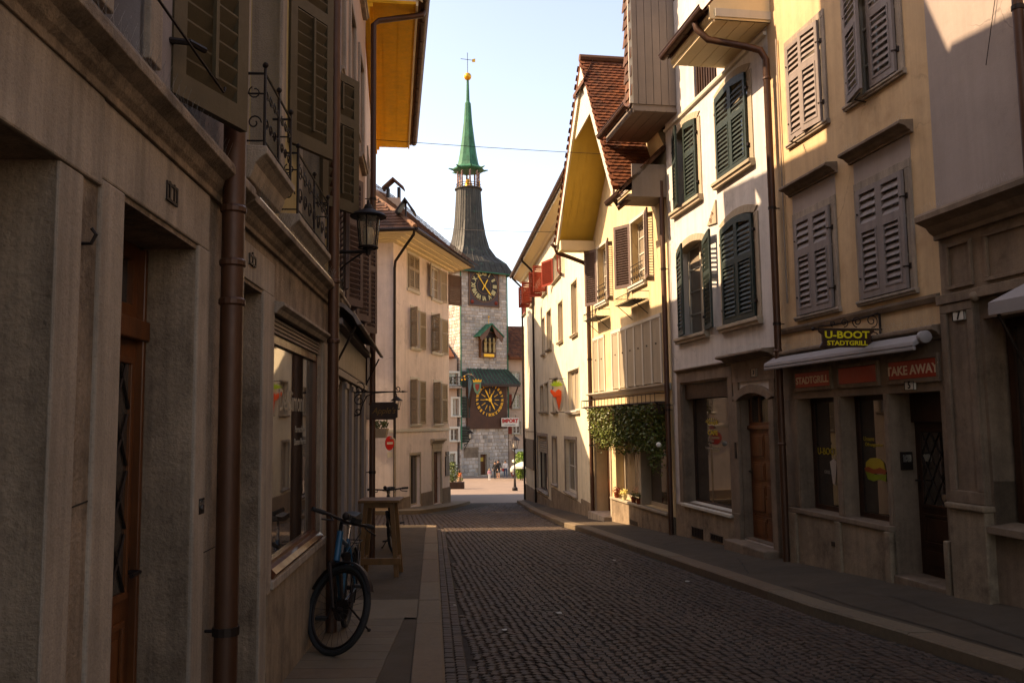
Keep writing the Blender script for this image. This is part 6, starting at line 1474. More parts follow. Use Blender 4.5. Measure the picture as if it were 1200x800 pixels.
# flared roof
cx, cy = (C0+(dF+dL)*TW/2)[:2]
def tz(py): d = ray(546, py); return 1.6+d.z/d.y*cy
prof_ = [(4.0, zT-.35), (4.25, zT-.5), (4.2, zT-.32), (3.7, tz(311.5)), (2.75, tz(303)), (2.15, tz(292)), (1.85, tz(277)), (1.65, tz(259)), (1.52, tz(240)), (1.42, tz(223))]
ztop = tz(223); print('gallery z', ztop, 'spire', tz(90))
def sq(mb, prof, seg=4, rot=th+math.pi/4, sc=1.0, k=8):
    # square plan at the bottom blending to an octagon at the top
    rings = []; z0, z1 = prof[0][1], prof[-1][1]
    for r_, z in prof:
        t = min(1, max(0, (z-z0)/(z1-z0)*1.5)); ring = []
        for i in range(16):
            a = 2*math.pi*i/16; c, s_ = math.cos(a), math.sin(a); m_ = max(abs(c), abs(s_)); rs = r_*.80/m_ ; ro = r_*.92
            q = rs*(1-t)+ro*t; ring.append(Vector((cx+q*math.cos(a+th), cy+q*math.sin(a+th), z)))
        rings.append(ring)
    vs = [p for r_ in rings for p in r_]; fs = [(i*16+k_, i*16+(k_+1) % 16, (i+1)*16+(k_+1) % 16, (i+1)*16+k_) for i in range(len(rings)-1) for k_ in range(16)]
    mb.add(vs, fs); return rings
g = MB(); rings = sq(g, prof_); g.build('flared_roof', M['copper_old'], TWR)
g = MB()
for k_ in range(0, 16):
    for sub in (0, .5):
        pts = [rg[k_].lerp(rg[(k_+1) % 16], sub) for rg in rings[2:]]; g.tube(pts, .035, 4, False)
g.build('standing_seams', M['copper_old'], TWR)
g = MB(); vs = rings[1]
for i in range(16): g.tube([vs[i], vs[(i+1) % 16]], .07, 6)
g.build('eave_edge', M['copper'], TWR)
# belfry gallery
zg_ = prof_[-1][1]; zs_ = zg_+2.25
g = MB(); g.lathe((cx, cy, zg_), [(1.3, -.05), (1.5, 0), (1.5, .12), (1.25, .14)], 16); g.build('gallery_deck', M['copper_old'], TWR)
stripe = mat('belfry_paint', rgb('#7e5a50'), .7, .1, 3, 0)
for i in range(8):
    a = 2*math.pi*(i+.5)/8+th; p = Vector((cx+1.15*math.cos(a), cy+1.15*math.sin(a), zg_))
    g = MB(); g.tube([p, p+Vector((0, 0, 2.1))], .1, 8); c_ = g.build('belfry_column', stripe, TWR)
    g = MB(); n_ = 16
    g.tube([p+Vector((.1*math.cos(j*1.2), .1*math.sin(j*1.2), 2.1*j/n_)) for j in range(n_+1)], .03, 4); g.build('spiral_band', M['white_trim'], c_)
    if i % 2 == 0: q = Vector((cx+1.5*math.cos(a), cy+1.5*math.sin(a), zg_+.1)); g = MB(); g.tube([q, q+Vector((0, 0, .5))], .03, 5); g.ball(q+Vector((0, 0, .55)), .09, 6); g.build('gilt_finial', M['gold'], TWR)
g = MB(); 
for z in (.6, .35): g.torus((cx, cy, zg_+z), (1, 0, 0), (0, 1, 0), 1.3, .035, 24, 5)
g.build('gallery_railing', M['iron'], TWR)
g = MB(); g.lathe((cx, cy, zg_+.3), [(.55, 0), (.5, .1), (.35, .5), (.3, .8), (.1, .95)], 12); g.build('bell', M['gold'], TWR, smooth=True)
g = MB(); g.lathe((cx, cy, zs_), [(1.2, -.25), (1.75, -.12), (1.78, 0), (1.3, .3), (1.12, .7), (.95, 1.6), (.72, 3.2), (.48, 5.2), (.33, 7.4), (.2, 7.6), (.13, 10.0), (.1, tz(97)-zs_)], 8, rot=.2); g.build('spire', M['copper'], TWR)
for i in range(8):
    a = 2*math.pi*i/8+.2; g = MB(); p = Vector((cx+1.7*math.cos(a), cy+1.7*math.sin(a), zs_-.05)); q = Vector((cx+2.15*math.cos(a), cy+2.15*math.sin(a), zs_+.05)); g.tube([p, q], [.12, .05], 6); g.build('gargoyle', M['copper'], TWR)
zb9 = tz(90); g = MB(); g.ball((cx, cy, zb9), .42, 12); g.build('gilt_ball', M['gold'], TWR, smooth=True)
g = MB(); g.tube([(cx, cy, zb9+.3), (cx, cy, tz(62))], .03, 5); zz = tz(70); g.tube([(cx-.75, cy, zz+.1), (cx+.6, cy, zz-.1)], .03, 5); g.build('weathervane_cross', M['iron'], TWR)
g = MB(); g.prism([(cx+.5, cy-.02, zz-.3), (cx+.85, cy-.02, zz-.3), (cx+.85, cy-.02, zz+.1), (cx+.5, cy-.02, zz+.0)], [(cx+.5, cy+.02, zz-.3), (cx+.85, cy+.02, zz-.3), (cx+.85, cy+.02, zz+.1), (cx+.5, cy+.02, zz+.0)]); g.build('vane_flag', M['gold'], TWR)
# upper dial
ub0, ub1 = Ft.P(548.5, 335)[0], Ft.P(584, 340)[0]; zb0_, zb1_ = (Ft.P(549, 358)[1]+Ft.P(584, 361)[1])/2, zT-.15
dial = mat('dial_board', rgb('#2b1d16'), .6, .15, 3, .05); iv = flat('numerals_ivory', rgb('#b8a36c'), .5)
D1 = MB(); D1.fb(Ft, ub0, ub1, zb0_, zb1_, .03, .14); dd = D1.build('upper_dial', mat('dial_panel', rgb('#4a3a38'), .7, .15, 3, .05), TWR)
cu, czd = (ub0+ub1)/2, zb0_+(zb1_-zb0_)*.56; Rr = min(ub1-ub0, zb1_-zb0_)*.46
def disc(mb, u, z, r_, n0, n1, k=40, ri=0):
    if not ri: mb.fp(Ft, [(u+r_*math.cos(2*math.pi*i/k), z+r_*math.sin(2*math.pi*i/k)) for i in range(k)], n0, n1)
    else:
        for i in range(k):
            a, b = 2*math.pi*i/k, 2*math.pi*(i+1)/k; mb.fp(Ft, [(u+r_*math.cos(a), z+r_*math.sin(a)), (u+r_*math.cos(b), z+r_*math.sin(b)), (u+ri*math.cos(b), z+ri*math.sin(b)), (u+ri*math.cos(a), z+ri*math.sin(a))], n0, n1)
g = MB(); disc(g, cu, czd, Rr, .142, .155); g.build('dial_face', dial, dd)
g = MB(); disc(g, cu, czd, Rr*1.02, .15, .17, ri=Rr*.97); disc(g, cu, czd, Rr*.5, .157, .165, ri=Rr*.475)
for x0, x1, y0, y1 in ((ub0, ub1, zb1_-.1, zb1_), (ub0, ub1, zb0_, zb0_+.1), (ub0, ub0+.1, zb0_+.1, zb1_-.1), (ub1-.1, ub1, zb0_+.1, zb1_-.1)): g.fb(Ft, x0, x1, y0, y1, .142, .17)
g.build('dial_rim', mat('dial_rim', rgb('#6b4526'), .5, .1, 3, 0), dd)
for i, t in enumerate(['XII', 'I', 'II', 'III', 'IIII', 'V', 'VI', 'VII', 'VIII', 'IX', 'X', 'XI']):
    a = math.pi/2-i*math.pi/6; text_mesh(t, .62, Ft, cu+Rr*.75*math.cos(a), czd+Rr*.75*math.sin(a), .16, iv, dd, 'numeral', ang=a-math.pi/2, ext=.004, scx=.8, bold=.03)
def hand(mb, u, z, ang, L, w_, n, back=.25):
    c, s_ = math.cos(ang), math.sin(ang); P = lambda a, b: (u+c*a-s_*b, z+s_*a+c*b)
    mb.fp(Ft, [P(-L*back, -w_), P(-L*back, w_), P(0, w_*.6), P(L*.7, w_*1.0), P(L, 0), P(L*.7, -w_*1.0), P(0, -w_*.6)], n, n+.02)
g = MB(); hand(g, cu, czd, R(126), Rr*.9, .06, .2, .0); hand(g, cu, czd, R(-50), Rr*.8, .07, .2, 0); hand(g, cu, czd, R(60), Rr*.5, .06, .23, .6); disc(g, cu, czd, .12, .19, .26, 12); g.build('clock_hands', M['gold'], dd)
for u in (ub0+.4, ub1-.4): g = MB(); g.ball(Ft.w(u, zb0_+.45, .14), .2, 8); g.build('painted_boss', M['sh_red'], dd)
# figure niche
un0, un1 = Ft.P(560.5, 400)[0], Ft.P(578, 400)[0]; zn0, zn1 = Ft.P(569, 419)[1], Ft.P(569, 386)[1]; ua_ = Ft.P(571, 380)[0]
g = MB(); g.fb(Ft, un0, un1, zn0, zn1-.3, .03, .55); nch = g.build('figure_niche', M['wood_door'], TWR)
g = MB(); g.fb(Ft, un0+.15, un1-.15, zn0+.45, zn1-.4, .55, .57); g.build('niche_back', dial, nch)
g = MB(); um = (un0+un1)/2; zap = Ft.P(572, 380)[1]; eo = (un1-un0)*.32
for s_ in (-1, 1):
    e_u = um+s_*((un1-un0)/2+eo); g.fp(Ft, [(um, zap), (e_u, zn1-.75), (e_u, zn1-.87), (um, zap-.14)], .0, 1.25)
g.build('niche_roof', M['copper'], nch)
g = MB(); 
for s_ in (-1, 1): e_u = um+s_*((un1-un0)/2+eo*.9); g.fp(Ft, [(um, zap-.15), (e_u, zn1-.88), (e_u-s_*.2, zn1-1.4), (um+s_*.5, zn1-.7)], 1.1, 1.18)
g.build('niche_gable', M['wood_door'], nch)
g = MB(); g.tube([Ft.w(um, zap, .6), Ft.w(um, zap+.6, .6)], .03, 5); g.ball(Ft.w(um, zap+.7, .6), .1, 6); g.build('niche_finial', M['gold'], nch)
for i, du in enumerate((-.5, 0, .5)):
    g = MB(); c_ = Ft.w(um+du, zn0+.5, .75); g.lathe(c_, [(.14, 0), (.17, .3), (.12, .75), (.2, 1.0), (.1, 1.15), (.13, 1.3), (.11, 1.45), (.02, 1.55)], 10); g.build('carved_figure', mat('carved_figure_%d' % i, (.3, .2, .08), .5, .3, 6, .2, metal=.3), nch, smooth=True)
g = MB(); g.fb(Ft, un0+.3, un1-.3, zn0+.05, zn0+.35, .55, .62); g.build('niche_gilding', M['gold'], nch)
# lower dial with copper canopy
lb0, lb1 = Ft.P(546, 480)[0], Ft.P(592.5, 480)[0]; lb0 = max(lb0, .3); zq0, zq1 = Ft.P(570, 502)[1], Ft.P(570, 450)[1]+.3
g = MB(); g.fb(Ft, lb0, lb1-.05, zq0, zq1, .03, .35); ld = g.build('lower_dial', mat('painted_boards_brown', rgb('#4a2a18'), .6, .2, 2, .1, streak=.2), TWR)
cu2, cz2 = Ft.P(571.7, 468)[0], Ft.P(571.7, 468.5)[1]; R2 = 1.75
g = MB(); disc(g, cu2, cz2, R2, .352, .37); g.build('dial_face', dial, ld)
gd = flat('numerals_gold', rgb('#c98a1e'), .45, .3)
for i in range(24):
    a = math.pi/2-i*math.pi/12; text_mesh(['XII', 'I', 'II', 'III', 'IIII', 'V', 'VI', 'VII', 'VIII', 'IX', 'X', 'XI'][i % 12], .36, Ft, cu2+R2*.86*math.cos(a), cz2+R2*.86*math.sin(a), .375, gd, ld, 'numeral', ang=a-math.pi/2, ext=.004, scx=.75, bold=.035)
g = MB()
for i in range(12):
    a = math.pi*i/6; c, s_ = math.cos(a), math.sin(a); P = lambda q, b: (cu2+c*q-s_*b, cz2+s_*q+c*b); g.fp(Ft, [P(.62, -.05), P(.62, .05), P(1.15, .03), P(1.15, -.03)], .372, .38)
g.build('dial_rays', gd, ld)
g = MB(); disc(g, cu2, cz2, .2, .4, .46, 16); hand(g, cu2, cz2, R(118), 1.25, .07, .41, 0); hand(g, cu2, cz2, R(-60), 1.2, .08, .41, 0); hand(g, cu2, cz2, R(70), .7, .07, .43, 0); hand(g, cu2, cz2, R(176), .7, .07, .43, 0); g.build('clock_hands', M['gold'], ld)
ca, cb = Ft.P(547, 436)[0], TW+.15; zc0, zc1 = Ft.P(575, 450)[1], Ft.P(575, 434)[1]+.2
g = MB(); g.prism([Ft.w(ca-.0, zc1, .0), Ft.w(ca-.3, zc0+.0, 1.5), Ft.w(ca-.3, zc0-.12, 1.5), Ft.w(ca, zc1-.2, 0)], [Ft.w(cb-.2, zc1, .0), Ft.w(cb+.5, zc0, 1.5), Ft.w(cb+.5, zc0-.12, 1.5), Ft.w(cb-.2, zc1-.2, 0)]); cn = g.build('dial_canopy', M['copper_old'], TWR)
g = MB()
for k in range(13): t = k/12; g.tube([Ft.w(ca+(cb-.2-ca)*t, zc1+.03, .02), Ft.w(ca-.3+(cb+.8-ca)*t, zc0+.03, 1.5)], .03, 4)
g.build('canopy_seams', M['copper'], cn)
g = MB(); g.fb(Ft, ca-.28, cb+.48, zc0-.3, zc0-.12, 1.35, 1.45)
for u in (ca+.1, cb-.05): g.tube([Ft.w(u, zq0+2.1, .35), Ft.w(u+(.3 if u > 3 else -.3), zc0-.2, 1.4)], .08, 5)
g.build('canopy_strut', M['wood_dark'], cn)
g = MB(); g.add([Ft.w(ca-.25, zc0-.1, 1.45), Ft.w(ca, zc1-.2, .05), Ft.w(ca, zc0-1.6, .3), Ft.w(ca-.29, zc0-.1, 1.45), Ft.w(ca-.04, zc1-.2, .05), Ft.w(ca-.04, zc0-1.6, .3)], [(0, 1, 2), (3, 5, 4), (0, 3, 4, 1), (1, 4, 5, 2), (2, 5, 3, 0)]); g.build('canopy_cheek', mat('slate_blue_sheet', rgb('#5c6c70'), .6), cn)
dd3 = MB(); dd3.fb(Ft, *dorT, -.38, -.3); o_ = dd3.build('door', M['wood_door'], TWR); g = MB(); u = (dorT[0]+dorT[1])/2; g.fb(Ft, u-.18, u+.18, dorT[2]+1.35, dorT[2]+1.75, -.3, -.28); g.build('door_notice', flat('notice_yellow', rgb('#c8a03a')), o_)
g = MB()
for x0, x1, y0, y1 in ((dorT[0]-.25, dorT[0], dorT[2], dorT[3]+.25), (dorT[1], dorT[1]+.25, dorT[2], dorT[3]+.25), (dorT[0], dorT[1], dorT[3], dorT[3]+.25)): g.fb(Ft, x0, x1, y0, y1, -.1, .09)
g.build('door_surround', M['stone_f'], TWR)
g = MB(); g.fb(Ft, .3, 2.0, gz(86)+.9+1.0, gz(86)+2.9, .05, .09); g.build('wall_tablet', M['stone_r'], TWR)
def lantern(parent, c, s_=1, lit=None):
    g = MB(); k = 6
    g.lathe(c, [(.001, .42*s_), (.05*s_, .41*s_), (.19*s_, .30*s_), (.20*s_, .285*s_), (.001, .285*s_)], 12); g.lathe(c, [(.001, 0), (.09*s_, 0), (.1*s_, .02*s_), (.001, .03*s_)], k)
    g.tube([Vector(c)+Vector((0, 0, .42*s_)), Vector(c)+Vector((0, 0, .47*s_))], .02*s_, 6)
    for i in range(k):
        a = 2*math.pi*i/k; d = Vector((math.cos(a), math.sin(a), 0)); g.tube([Vector(c)+d*.09*s_+Vector((0, 0, .01)), Vector(c)+d*.14*s_+Vector((0, 0, .29*s_))], .008*s_, 4)
    g.torus(Vector(c)+Vector((0, 0, .02*s_)), (1, 0, 0), (0, 1, 0), .1*s_, .012*s_, 16, 5)
    g.build('lantern_frame', M['iron'], parent)
    g = MB(); g.lathe(c, [(.055*s_, .04*s_), (.065*s_, .06*s_), (.065*s_, .2*s_), (.05*s_, .22*s_)], 12); g.build('lamp_glass', M['lampg'], parent, smooth=True)
M['lampg'] = flat('frosted_lamp_glass', rgb('#b9a890'), .3)
gl2 = bpy.data.materials.new('clear_lantern_glass'); gl2.use_nodes = True; _b = gl2.node_tree.nodes['Principled BSDF']; _b.inputs['Transmission Weight'].default_value = .95; _b.inputs['Roughness'].default_value = .08; _b.inputs['IOR'].default_value = 1.02; _b.inputs['Base Color'].default_value = (.85, .8, .7, 1)
WLt = thing('wall_lantern', tuple(Ft.w(.6, 0, 0)), 'black wall lantern on a bracket at the left foot of the clock tower', 'lamp'); c_ = Ft.w(.55, Ft.P(550, 514)[1], .9)
lantern(WLt, tuple(c_), 2.0); g = MB(); g.tube([Ft.w(.35, c_.z-.6, .05), Ft.w(.4, c_.z-.4, .6), c_], .04, 6); g.tube([Ft.w(.35, c_.z-1.1, .05), Ft.w(.4, c_.z-.45, .6)], .03, 5); g.build('bracket', M['iron'], WLt)

# ================================================================== houses beside the tower
FLH = Fac((-14, 82.5), (-5.6, 85.9), 1)
HA = house('balcony_house', FLH, 5, 'pale house with balcony and dark green shutters immediately left of the clock tower')
def rA_(F, xa, xb, ya, yb): a, b = F.P(xa, (ya+yb)/2), F.P(xb, (ya+yb)/2); m = (xa+xb)/2; return (min(a[0], b[0]), max(a[0], b[0]), F.P(m, yb)[1], F.P(m, ya)[1])
za_t = FLH.P(535, 420)[1]
ha = [rA_(FLH, 526, 537, 437, 451), rA_(FLH, 530.5, 537.5, 467, 487), rA_(FLH, 528, 537, 502, 516), rA_(FLH, 527.5, 533.5, 531, 556)]
g = MB(); wall(g, FLH, 0, FLH.L, -6, za_t, [r+(.3,) for r in ha]); shell(g, FLH, 0, FLH.L, -6, za_t, 8); g.build('wall', M['pl_rose'], HA)
for i, r in enumerate(ha):
    s = sash(HA, FLH, r, .2, M['white_trim'], M['gl'] if i != 1 else M['gl_l'], 2, 2, .1, 'window' if i < 3 else 'shop_window'); surround(s, FLH, r, .2, M['white_trim'], .05, sill=.15, sillout=.2)
    if i in (0, 1, 2): leaf(s, FLH, r[1]+.22, .05, -1, .9, r[2]-.2, r[3]+.2, 165, M['sh_green'], 0, slat=.15)
g = MB(); r = ha[0]
g.fb(FLH, r[0]-.4, r[1]+.1, r[2]-.35, r[2]-.15, 0, .9); g.build('balcony_slab', M['stone_f'], HA)
g = MB()
for z in (r[2]-.1, r[2]+.75): g.tube([FLH.w(r[0]-.4, z, .0), FLH.w(r[0]-.4, z, .85), FLH.w(r[1]+.1, z, .85), FLH.w(r[1]+.1, z, 0)], .03, 5)
rail_scroll(g, FLH.w(r[0]-.4, r[2]-.1, .85), FLH.d, Vector((0, 0, 1)), r[1]-r[0]+.5, .85, 5, .025); g.build('balcony_railing', M['iron'], HA)
g = MB(); g.prof(FLH, [(.5, za_t), (.5, za_t+.15), (-4, za_t+3.0), (-8.5, za_t+.15), (-8.5, za_t)], -.1, FLH.L-.4); g.build('roof', M['tile'], HA)
FRH = Fac((-.45, 89.4), (9.5, 92.5), 1)
HB = house('red_shutter_house', FRH, 1.5, 'house with white casements and red shutters immediately right of the clock tower')
zb_t = FRH.P(600, 420)[1]
hb = [rA_(FRH, 600.8, 609, 436, 446), rA_(FRH, 601, 609.5, 462, 478), rA_(FRH, 601, 610, 494, 508)]; hb += [(r[0]+k, r[1]+k, r[2], r[3]) for r in hb for k in (2.9, 5.8)] + [(1.3, 3.4, gz(90)-.1, gz(90)+2.6), (4.2, 6.8, gz(90)-.1, gz(90)+2.6)]
g = MB(); wall(g, FRH, 0, FRH.L, -6, zb_t, [r+(.3,) for r in hb]); shell(g, FRH, 0, FRH.L, -6, zb_t, 8); g.build('wall', M['pl_rose'], HB)
for i, r in enumerate(hb):
    s = sash(HB, FRH, r, .15, M['white_trim'], M['gl'], 2, 3, .1, 'window' if i < 9 else 'shop_window'); surround(s, FRH, r, .12, M['stone_w'], .04, sill=.15, sillout=.15)
    if i < 9: leaf(s, FRH, r[0]-.12, .05, 1, .42, r[2], r[3], 172, M['sh_red'], 0, slat=.12)
g = MB(); g.prof(FRH, [(.9, zb_t-.1), (.9, zb_t+.1), (-4, zb_t+3.9), (-9, zb_t+.1), (-9, zb_t-.1)], -.05, FRH.L+.2); g.build('roof', M['tile'], HB)
g = MB(); ev = (Vector((0, 0, 3.8/4.9))-FRH.n).normalized(); nn = FRH.d.cross(ev); nn = nn if nn.z > 0 else -nn; tiles(g, FRH.w(-.05, zb_t+.1, .9), FRH.d, ev, 3, 6, nn, .25, .35); g.build('roof_tiles', M['tile'], HB)
# crest sign on a scrolled arm
u_, z_1 = FLH.P(541, 440)
CRS = thing('crest_sign', tuple(FLH.w(FLH.L-.4, z_1, 0)), 'green shield inn sign under a gilt crown on a curved arm by the lower clock', 'inn sign')
def atp(px, py, y): d = ray(px, py); return EYE+d*(y/d.y)
yS = 83.2; s0, s1 = atp(538, 441, 84.4), atp(559, 446, yS)
g = MB(); g.tube([atp(539, 447, 84.6), atp(543, 441, 84.4), atp(549, 438, 84), atp(555, 440, 83.5), s1], .06, 6); g.tube([atp(539, 441, 84.6), atp(547, 444, 84.2), atp(552, 440, 83.8)], .04, 5); g.build('scrolled_arm', M['iron'], CRS)
c_ = atp(559.3, 454.5, yS)
g = MB(); P_ = [(-.36, .55), (.36, .55), (.38, .1), (.25, -.35), (0, -.65), (-.25, -.35), (-.38, .1)]; g.prism([(c_.x+a, yS-.05, c_.z+b) for a, b in P_], [(c_.x+a, yS+.05, c_.z+b) for a, b in P_]); g.build('shield', mat('shield_green', rgb('#4f6b4e'), .5), CRS)
g = MB(); P_ = [(-.2, .4), (.2, .4), (.2, .05), (0, -.35), (-.2, .05)]; g.prism([(c_.x+a, yS-.07, c_.z+b) for a, b in P_], [(c_.x+a, yS-.055, c_.z+b) for a, b in P_]); g.build('shield_field', M['sh_red'], CRS)
g = MB(); P_ = [(-.4, .58), (.4, .58), (.44, .85), (.25, .72), (.13, .9), (0, .74), (-.13, .9), (-.25, .72), (-.44, .85)]; g.prism([(c_.x+a, yS-.08, c_.z+b) for a, b in P_], [(c_.x+a, yS+.08, c_.z+b) for a, b in P_]); g.build('gilt_crown', M['gold'], CRS)
g = MB()
for q in ((541.5, 445), (544.5, 441), (552, 439), (545, 444.5)): p = atp(q[0], q[1], 84); g.ball(p, .09, 6)
g.build('gilt_rosettes', M['gold'], CRS)
# IMPORT sign
yI = 88; c0, c1 = atp(587.5, 489.5, yI), atp(608, 499.5, yI)
IS = thing('shop_sign', (c0.x, 89.6, c0.z), 'white board with red capitals projecting beside the clock tower', 'shop sign')
g = MB(); g.box(c0.x, c1.x, yI-.06, yI+.06, c1.z, c0.z); g.build('board', M['white_trim'], IS, bevel=.02)
xf_ = lambda dx, dz: (lambda x, y, zz: Vector(((c0.x+c1.x)/2+dx+x, yI-.065-zz, (c0.z+c1.z)/2+dz+y)))
rdm = flat('import_red', rgb('#a3160c'), .5); text_mesh('IMPORT', .52, Ft, 0, 0, 0, rdm, IS, xf=xf_(0, .12), bold=.03, scx=.88); text_mesh('PARFUMERIE', .2, Ft, 0, 0, 0, flat('import_grey', (.2, .19, .18)), IS, xf=xf_(0, -.28), bold=.006)
g = MB(); g.tube([(c1.x-.3, yI, c0.z), (c1.x-.3, yI, c0.z+.25), (c1.x-.3, 90.2, c0.z+.25)], .03, 5); g.build('bracket', M['iron'], IS)

# ================================================================== on the square
def gp(px, py):
    d = ray(px, py); t = 5.
    while (EYE+d*t).z > gz((EYE+d*t).y): t += .02
    return EYE+d*t
p = gp(603.5, 575); 
SL = thing('street_lamp', (p.x, p.y, gz(p.y)), 'cast iron street lamp with a glass lantern standing on the square', 'street lamp')
g = MB(); hL = (575-527)/1000*p.y; g.lathe((p.x, p.y, gz(p.y)-.05), [(.2, 0), (.2, .25), (.1, .35), (.07, .9), (.05, 1.0), (.045, hL), (.08, hL+.05)], 10); g.build('post', M['iron'], SL); lantern(SL, (p.x, p.y, gz(p.y)+hL), 2.2)
# people -------------------------------------------------------------
def person(name, loc, h, face, label, cols, pose=None, skirt=False, hair='short', group=None):
    """one skinned figure; cols = (skin, top, legs, hair, shoes)"""
    k = h/1.75; P = {}
    sw_ = pose or {}
    st = sw_.get('stride', .1); ar = sw_.get('arm', .1)
    J = [('pel', (0, 0, .95)), ('waist', (0, 0, 1.1)), ('chest', (0, .01, 1.32)), ('neck', (0, 0, 1.48)), ('head', (0, .02, 1.62)), ('crown', (0, .01, 1.73)),
         ('hl', (-.1, 0, .92)), ('kl', (-.1, st*.6+.02, .5)), ('al', (-.1, st, .09)), ('tl', (-.1, st+.14, .03)), ('hr', (.1, 0, .92)), ('kr', (.1, -st*.3+.02, .5)), ('ar', (.1, -st, .1)), ('tr', (.1, -st+.14, .04)),
         ('sl', (-.18, 0, 1.42)), ('el', (-.25, -ar*.5, 1.14)), ('wl', (-.27, ar, .9)), ('fl', (-.26, ar+.03, .8)), ('sr', (.18, 0, 1.42)), ('er', (.25, ar*.3, 1.14)), ('wr', (.27, .08-ar*.5, .9)), ('fr', (.26, .1-ar*.5, .8))]
    if sw_.get('hold'): J = [(n, {'el': (-.24, .05, 1.15), 'wl': (-.12, .27, 1.12), 'fl': (-.05, .3, 1.12), 'er': (.24, .05, 1.15), 'wr': (.12, .27, 1.14), 'fr': (.06, .3, 1.14)}.get(n, c)) for n, c in J]
    Rr_ = dict(pel=.14, waist=.12, chest=.15, neck=.055, head=.095, crown=.06, hl=.09, kl=.062, al=.042, tl=.035, hr=.09, kr=.062, ar=.042, tr=.035, sl=.06, el=.043, wl=.03, fl=.03, sr=.06, er=.043, wr=.03, fr=.03)
    E_ = [('pel', 'waist'), ('waist', 'chest'), ('chest', 'neck'), ('neck', 'head'), ('head', 'crown'), ('pel', 'hl'), ('hl', 'kl'), ('kl', 'al'), ('al', 'tl'), ('pel', 'hr'), ('hr', 'kr'), ('kr', 'ar'), ('ar', 'tr'), ('chest', 'sl'), ('sl', 'el'), ('el', 'wl'), ('wl', 'fl'), ('chest', 'sr'), ('sr', 'er'), ('er', 'wr'), ('wr', 'fr')]
    ix = {n: i for i, (n, c) in enumerate(J)}
    me = bpy.data.meshes.new('s'); me.from_pydata([tuple(Vector(c)*k) for n, c in J], [(ix[a], ix[b]) for a, b in E_], [])
    o = bpy.data.objects.new('s', me); COL.objects.link(o); m = o.modifiers.new('k', 'SKIN'); m.use_smooth_shade = True
    for n, c in J: v = me.skin_vertices[0].data[ix[n]]; v.radius = (Rr_[n]*k*(1.15 if n in ('chest', 'pel', 'waist') else 1), Rr_[n]*k*(.8 if n in ('chest', 'pel', 'waist') else 1)); v.use_root = n == 'pel'
    s2 = o.modifiers.new('d', 'SUBSURF'); s2.levels = 2; s2.render_levels = 2
    bpy.context.view_layer.update(); nm = bpy.data.meshes.new_from_object(o.evaluated_get(bpy.context.evaluated_depsgraph_get())); bpy.data.objects.remove(o)
    nm.materials.clear(); 
    for c in cols: nm.materials.append(c)
    lo = sw_.get('hem', .45 if skirt else 0)
    for pl in nm.polygons:
        c = pl.center/k; ax = abs(c.x)
        if c.z > 1.47: pl.material_index = 0
        elif ax > .2 and c.z < (.98 if not sw_.get('bare') else 1.32): pl.material_index = 0
        elif c.z > .98: pl.material_index = 1
        elif c.z < .07: pl.material_index = 4
        elif sw_.get('shorts') and c.z < .55: pl.material_index = 0
        else: pl.material_index = 2
        pl.use_smooth = True
    t = bpy.data.objects.new(name, nm); COL.objects.link(t); t.location = loc; t.rotation_euler = (0, 0, face); tag(t, label, 'person', group)
    def add(mb, nm_, mt, sm=True):
        Mx = Matrix.Identity(4); me_ = bpy.data.meshes.new(nm_); me_.from_pydata([tuple(v*k) for v in mb.v], [], mb.f); me_.materials.append(mt); me_.polygons.foreach_set('use_smooth', [sm]*len(me_.polygons)); q = bpy.data.objects.new(nm_, me_); COL.objects.link(q); q.parent = t; return q
    g = MB(); g.lathe((0, -.012, 1.655), [(.085, -.06 if hair == 'short' else -.2), (.108, -.02), (.11, .03), (.085, .09), (.04, .118), (.005, .124)], 12); 
    add(g, 'hair', cols[3])
    if skirt: g = MB(); g.lathe((0, 0, .0), [(.24, lo), (.2, .75), (.15, 1.0), (.13, 1.1)], 14); add(g, 'skirt', cols[2])
    g = MB()
    for s_ in (-1, 1): g.ball((s_*.033, .108, 1.635), .011, 6)
    add(g, 'eyes', M['black']); g = MB(); g.lathe((0, .105, 1.6), [(.016, -.012), (.014, 0), (.004, .035)], 6); add(g, 'nose', cols[0])
    if sw_.get('bag'): g = MB(); g.box(.2, .32, -.12, .12, .7, .98); add(g, 'shoulder_bag', sw_['bag'], False)
    return t
sk = flat('skin', rgb('#b98a6c'), .6); hb_ = flat('hair_brown', rgb('#3a2618'), .6); hd = flat('hair_dark', rgb('#15100d'), .6); hl_ = flat('hair_blond', rgb('#a8834d'), .6)
cb = flat('cloth_black', rgb('#17120f'), .85); cw = flat('cloth_white', rgb('#c9c2bb'), .85); cj = flat('denim', rgb('#3a4660'), .85); cr_ = flat('cloth_red', rgb('#8e2a22'), .85); cp = flat('cloth_pink', rgb('#c08890'), .85); co = flat('cloth_orange', rgb('#b5592a'), .85); cg = flat('cloth_olive', rgb('#5b5a38'), .85); ct = flat('cloth_tan', rgb('#7a5f45'), .85)
PG = 'people crossing the square'
def pp_(px, py): p = gp(px, py); return (p.x, p.y, gz(p.y)-.01)
l1 = pp_(584, 560.5); person('person', l1, 1.78, R(170), 'man in black shirt and dark shorts standing before the clock tower', (sk, cb, cb, hd, cb), dict(shorts=1, stride=.05))
l2 = pp_(580.5, 561); person('person', l2, 1.68, R(160), 'person in dark clothes close beside the man in black before the tower', (sk, cb, cb, hd, cb), dict(stride=.08))
l3 = pp_(592.5, 560); person('person', l3, 1.70, R(200), 'person in a white top and jeans carrying a red bag before the tower', (sk, cw, cj, hb_, cw), dict(stride=.1, bag=cr_))
l4 = pp_(573.5, 562.5); person('person', l4, 1.05, R(180), 'small child in a pink top standing left of the group before the tower', (sk, cp, cw, hl_, cw), dict(stride=.05))
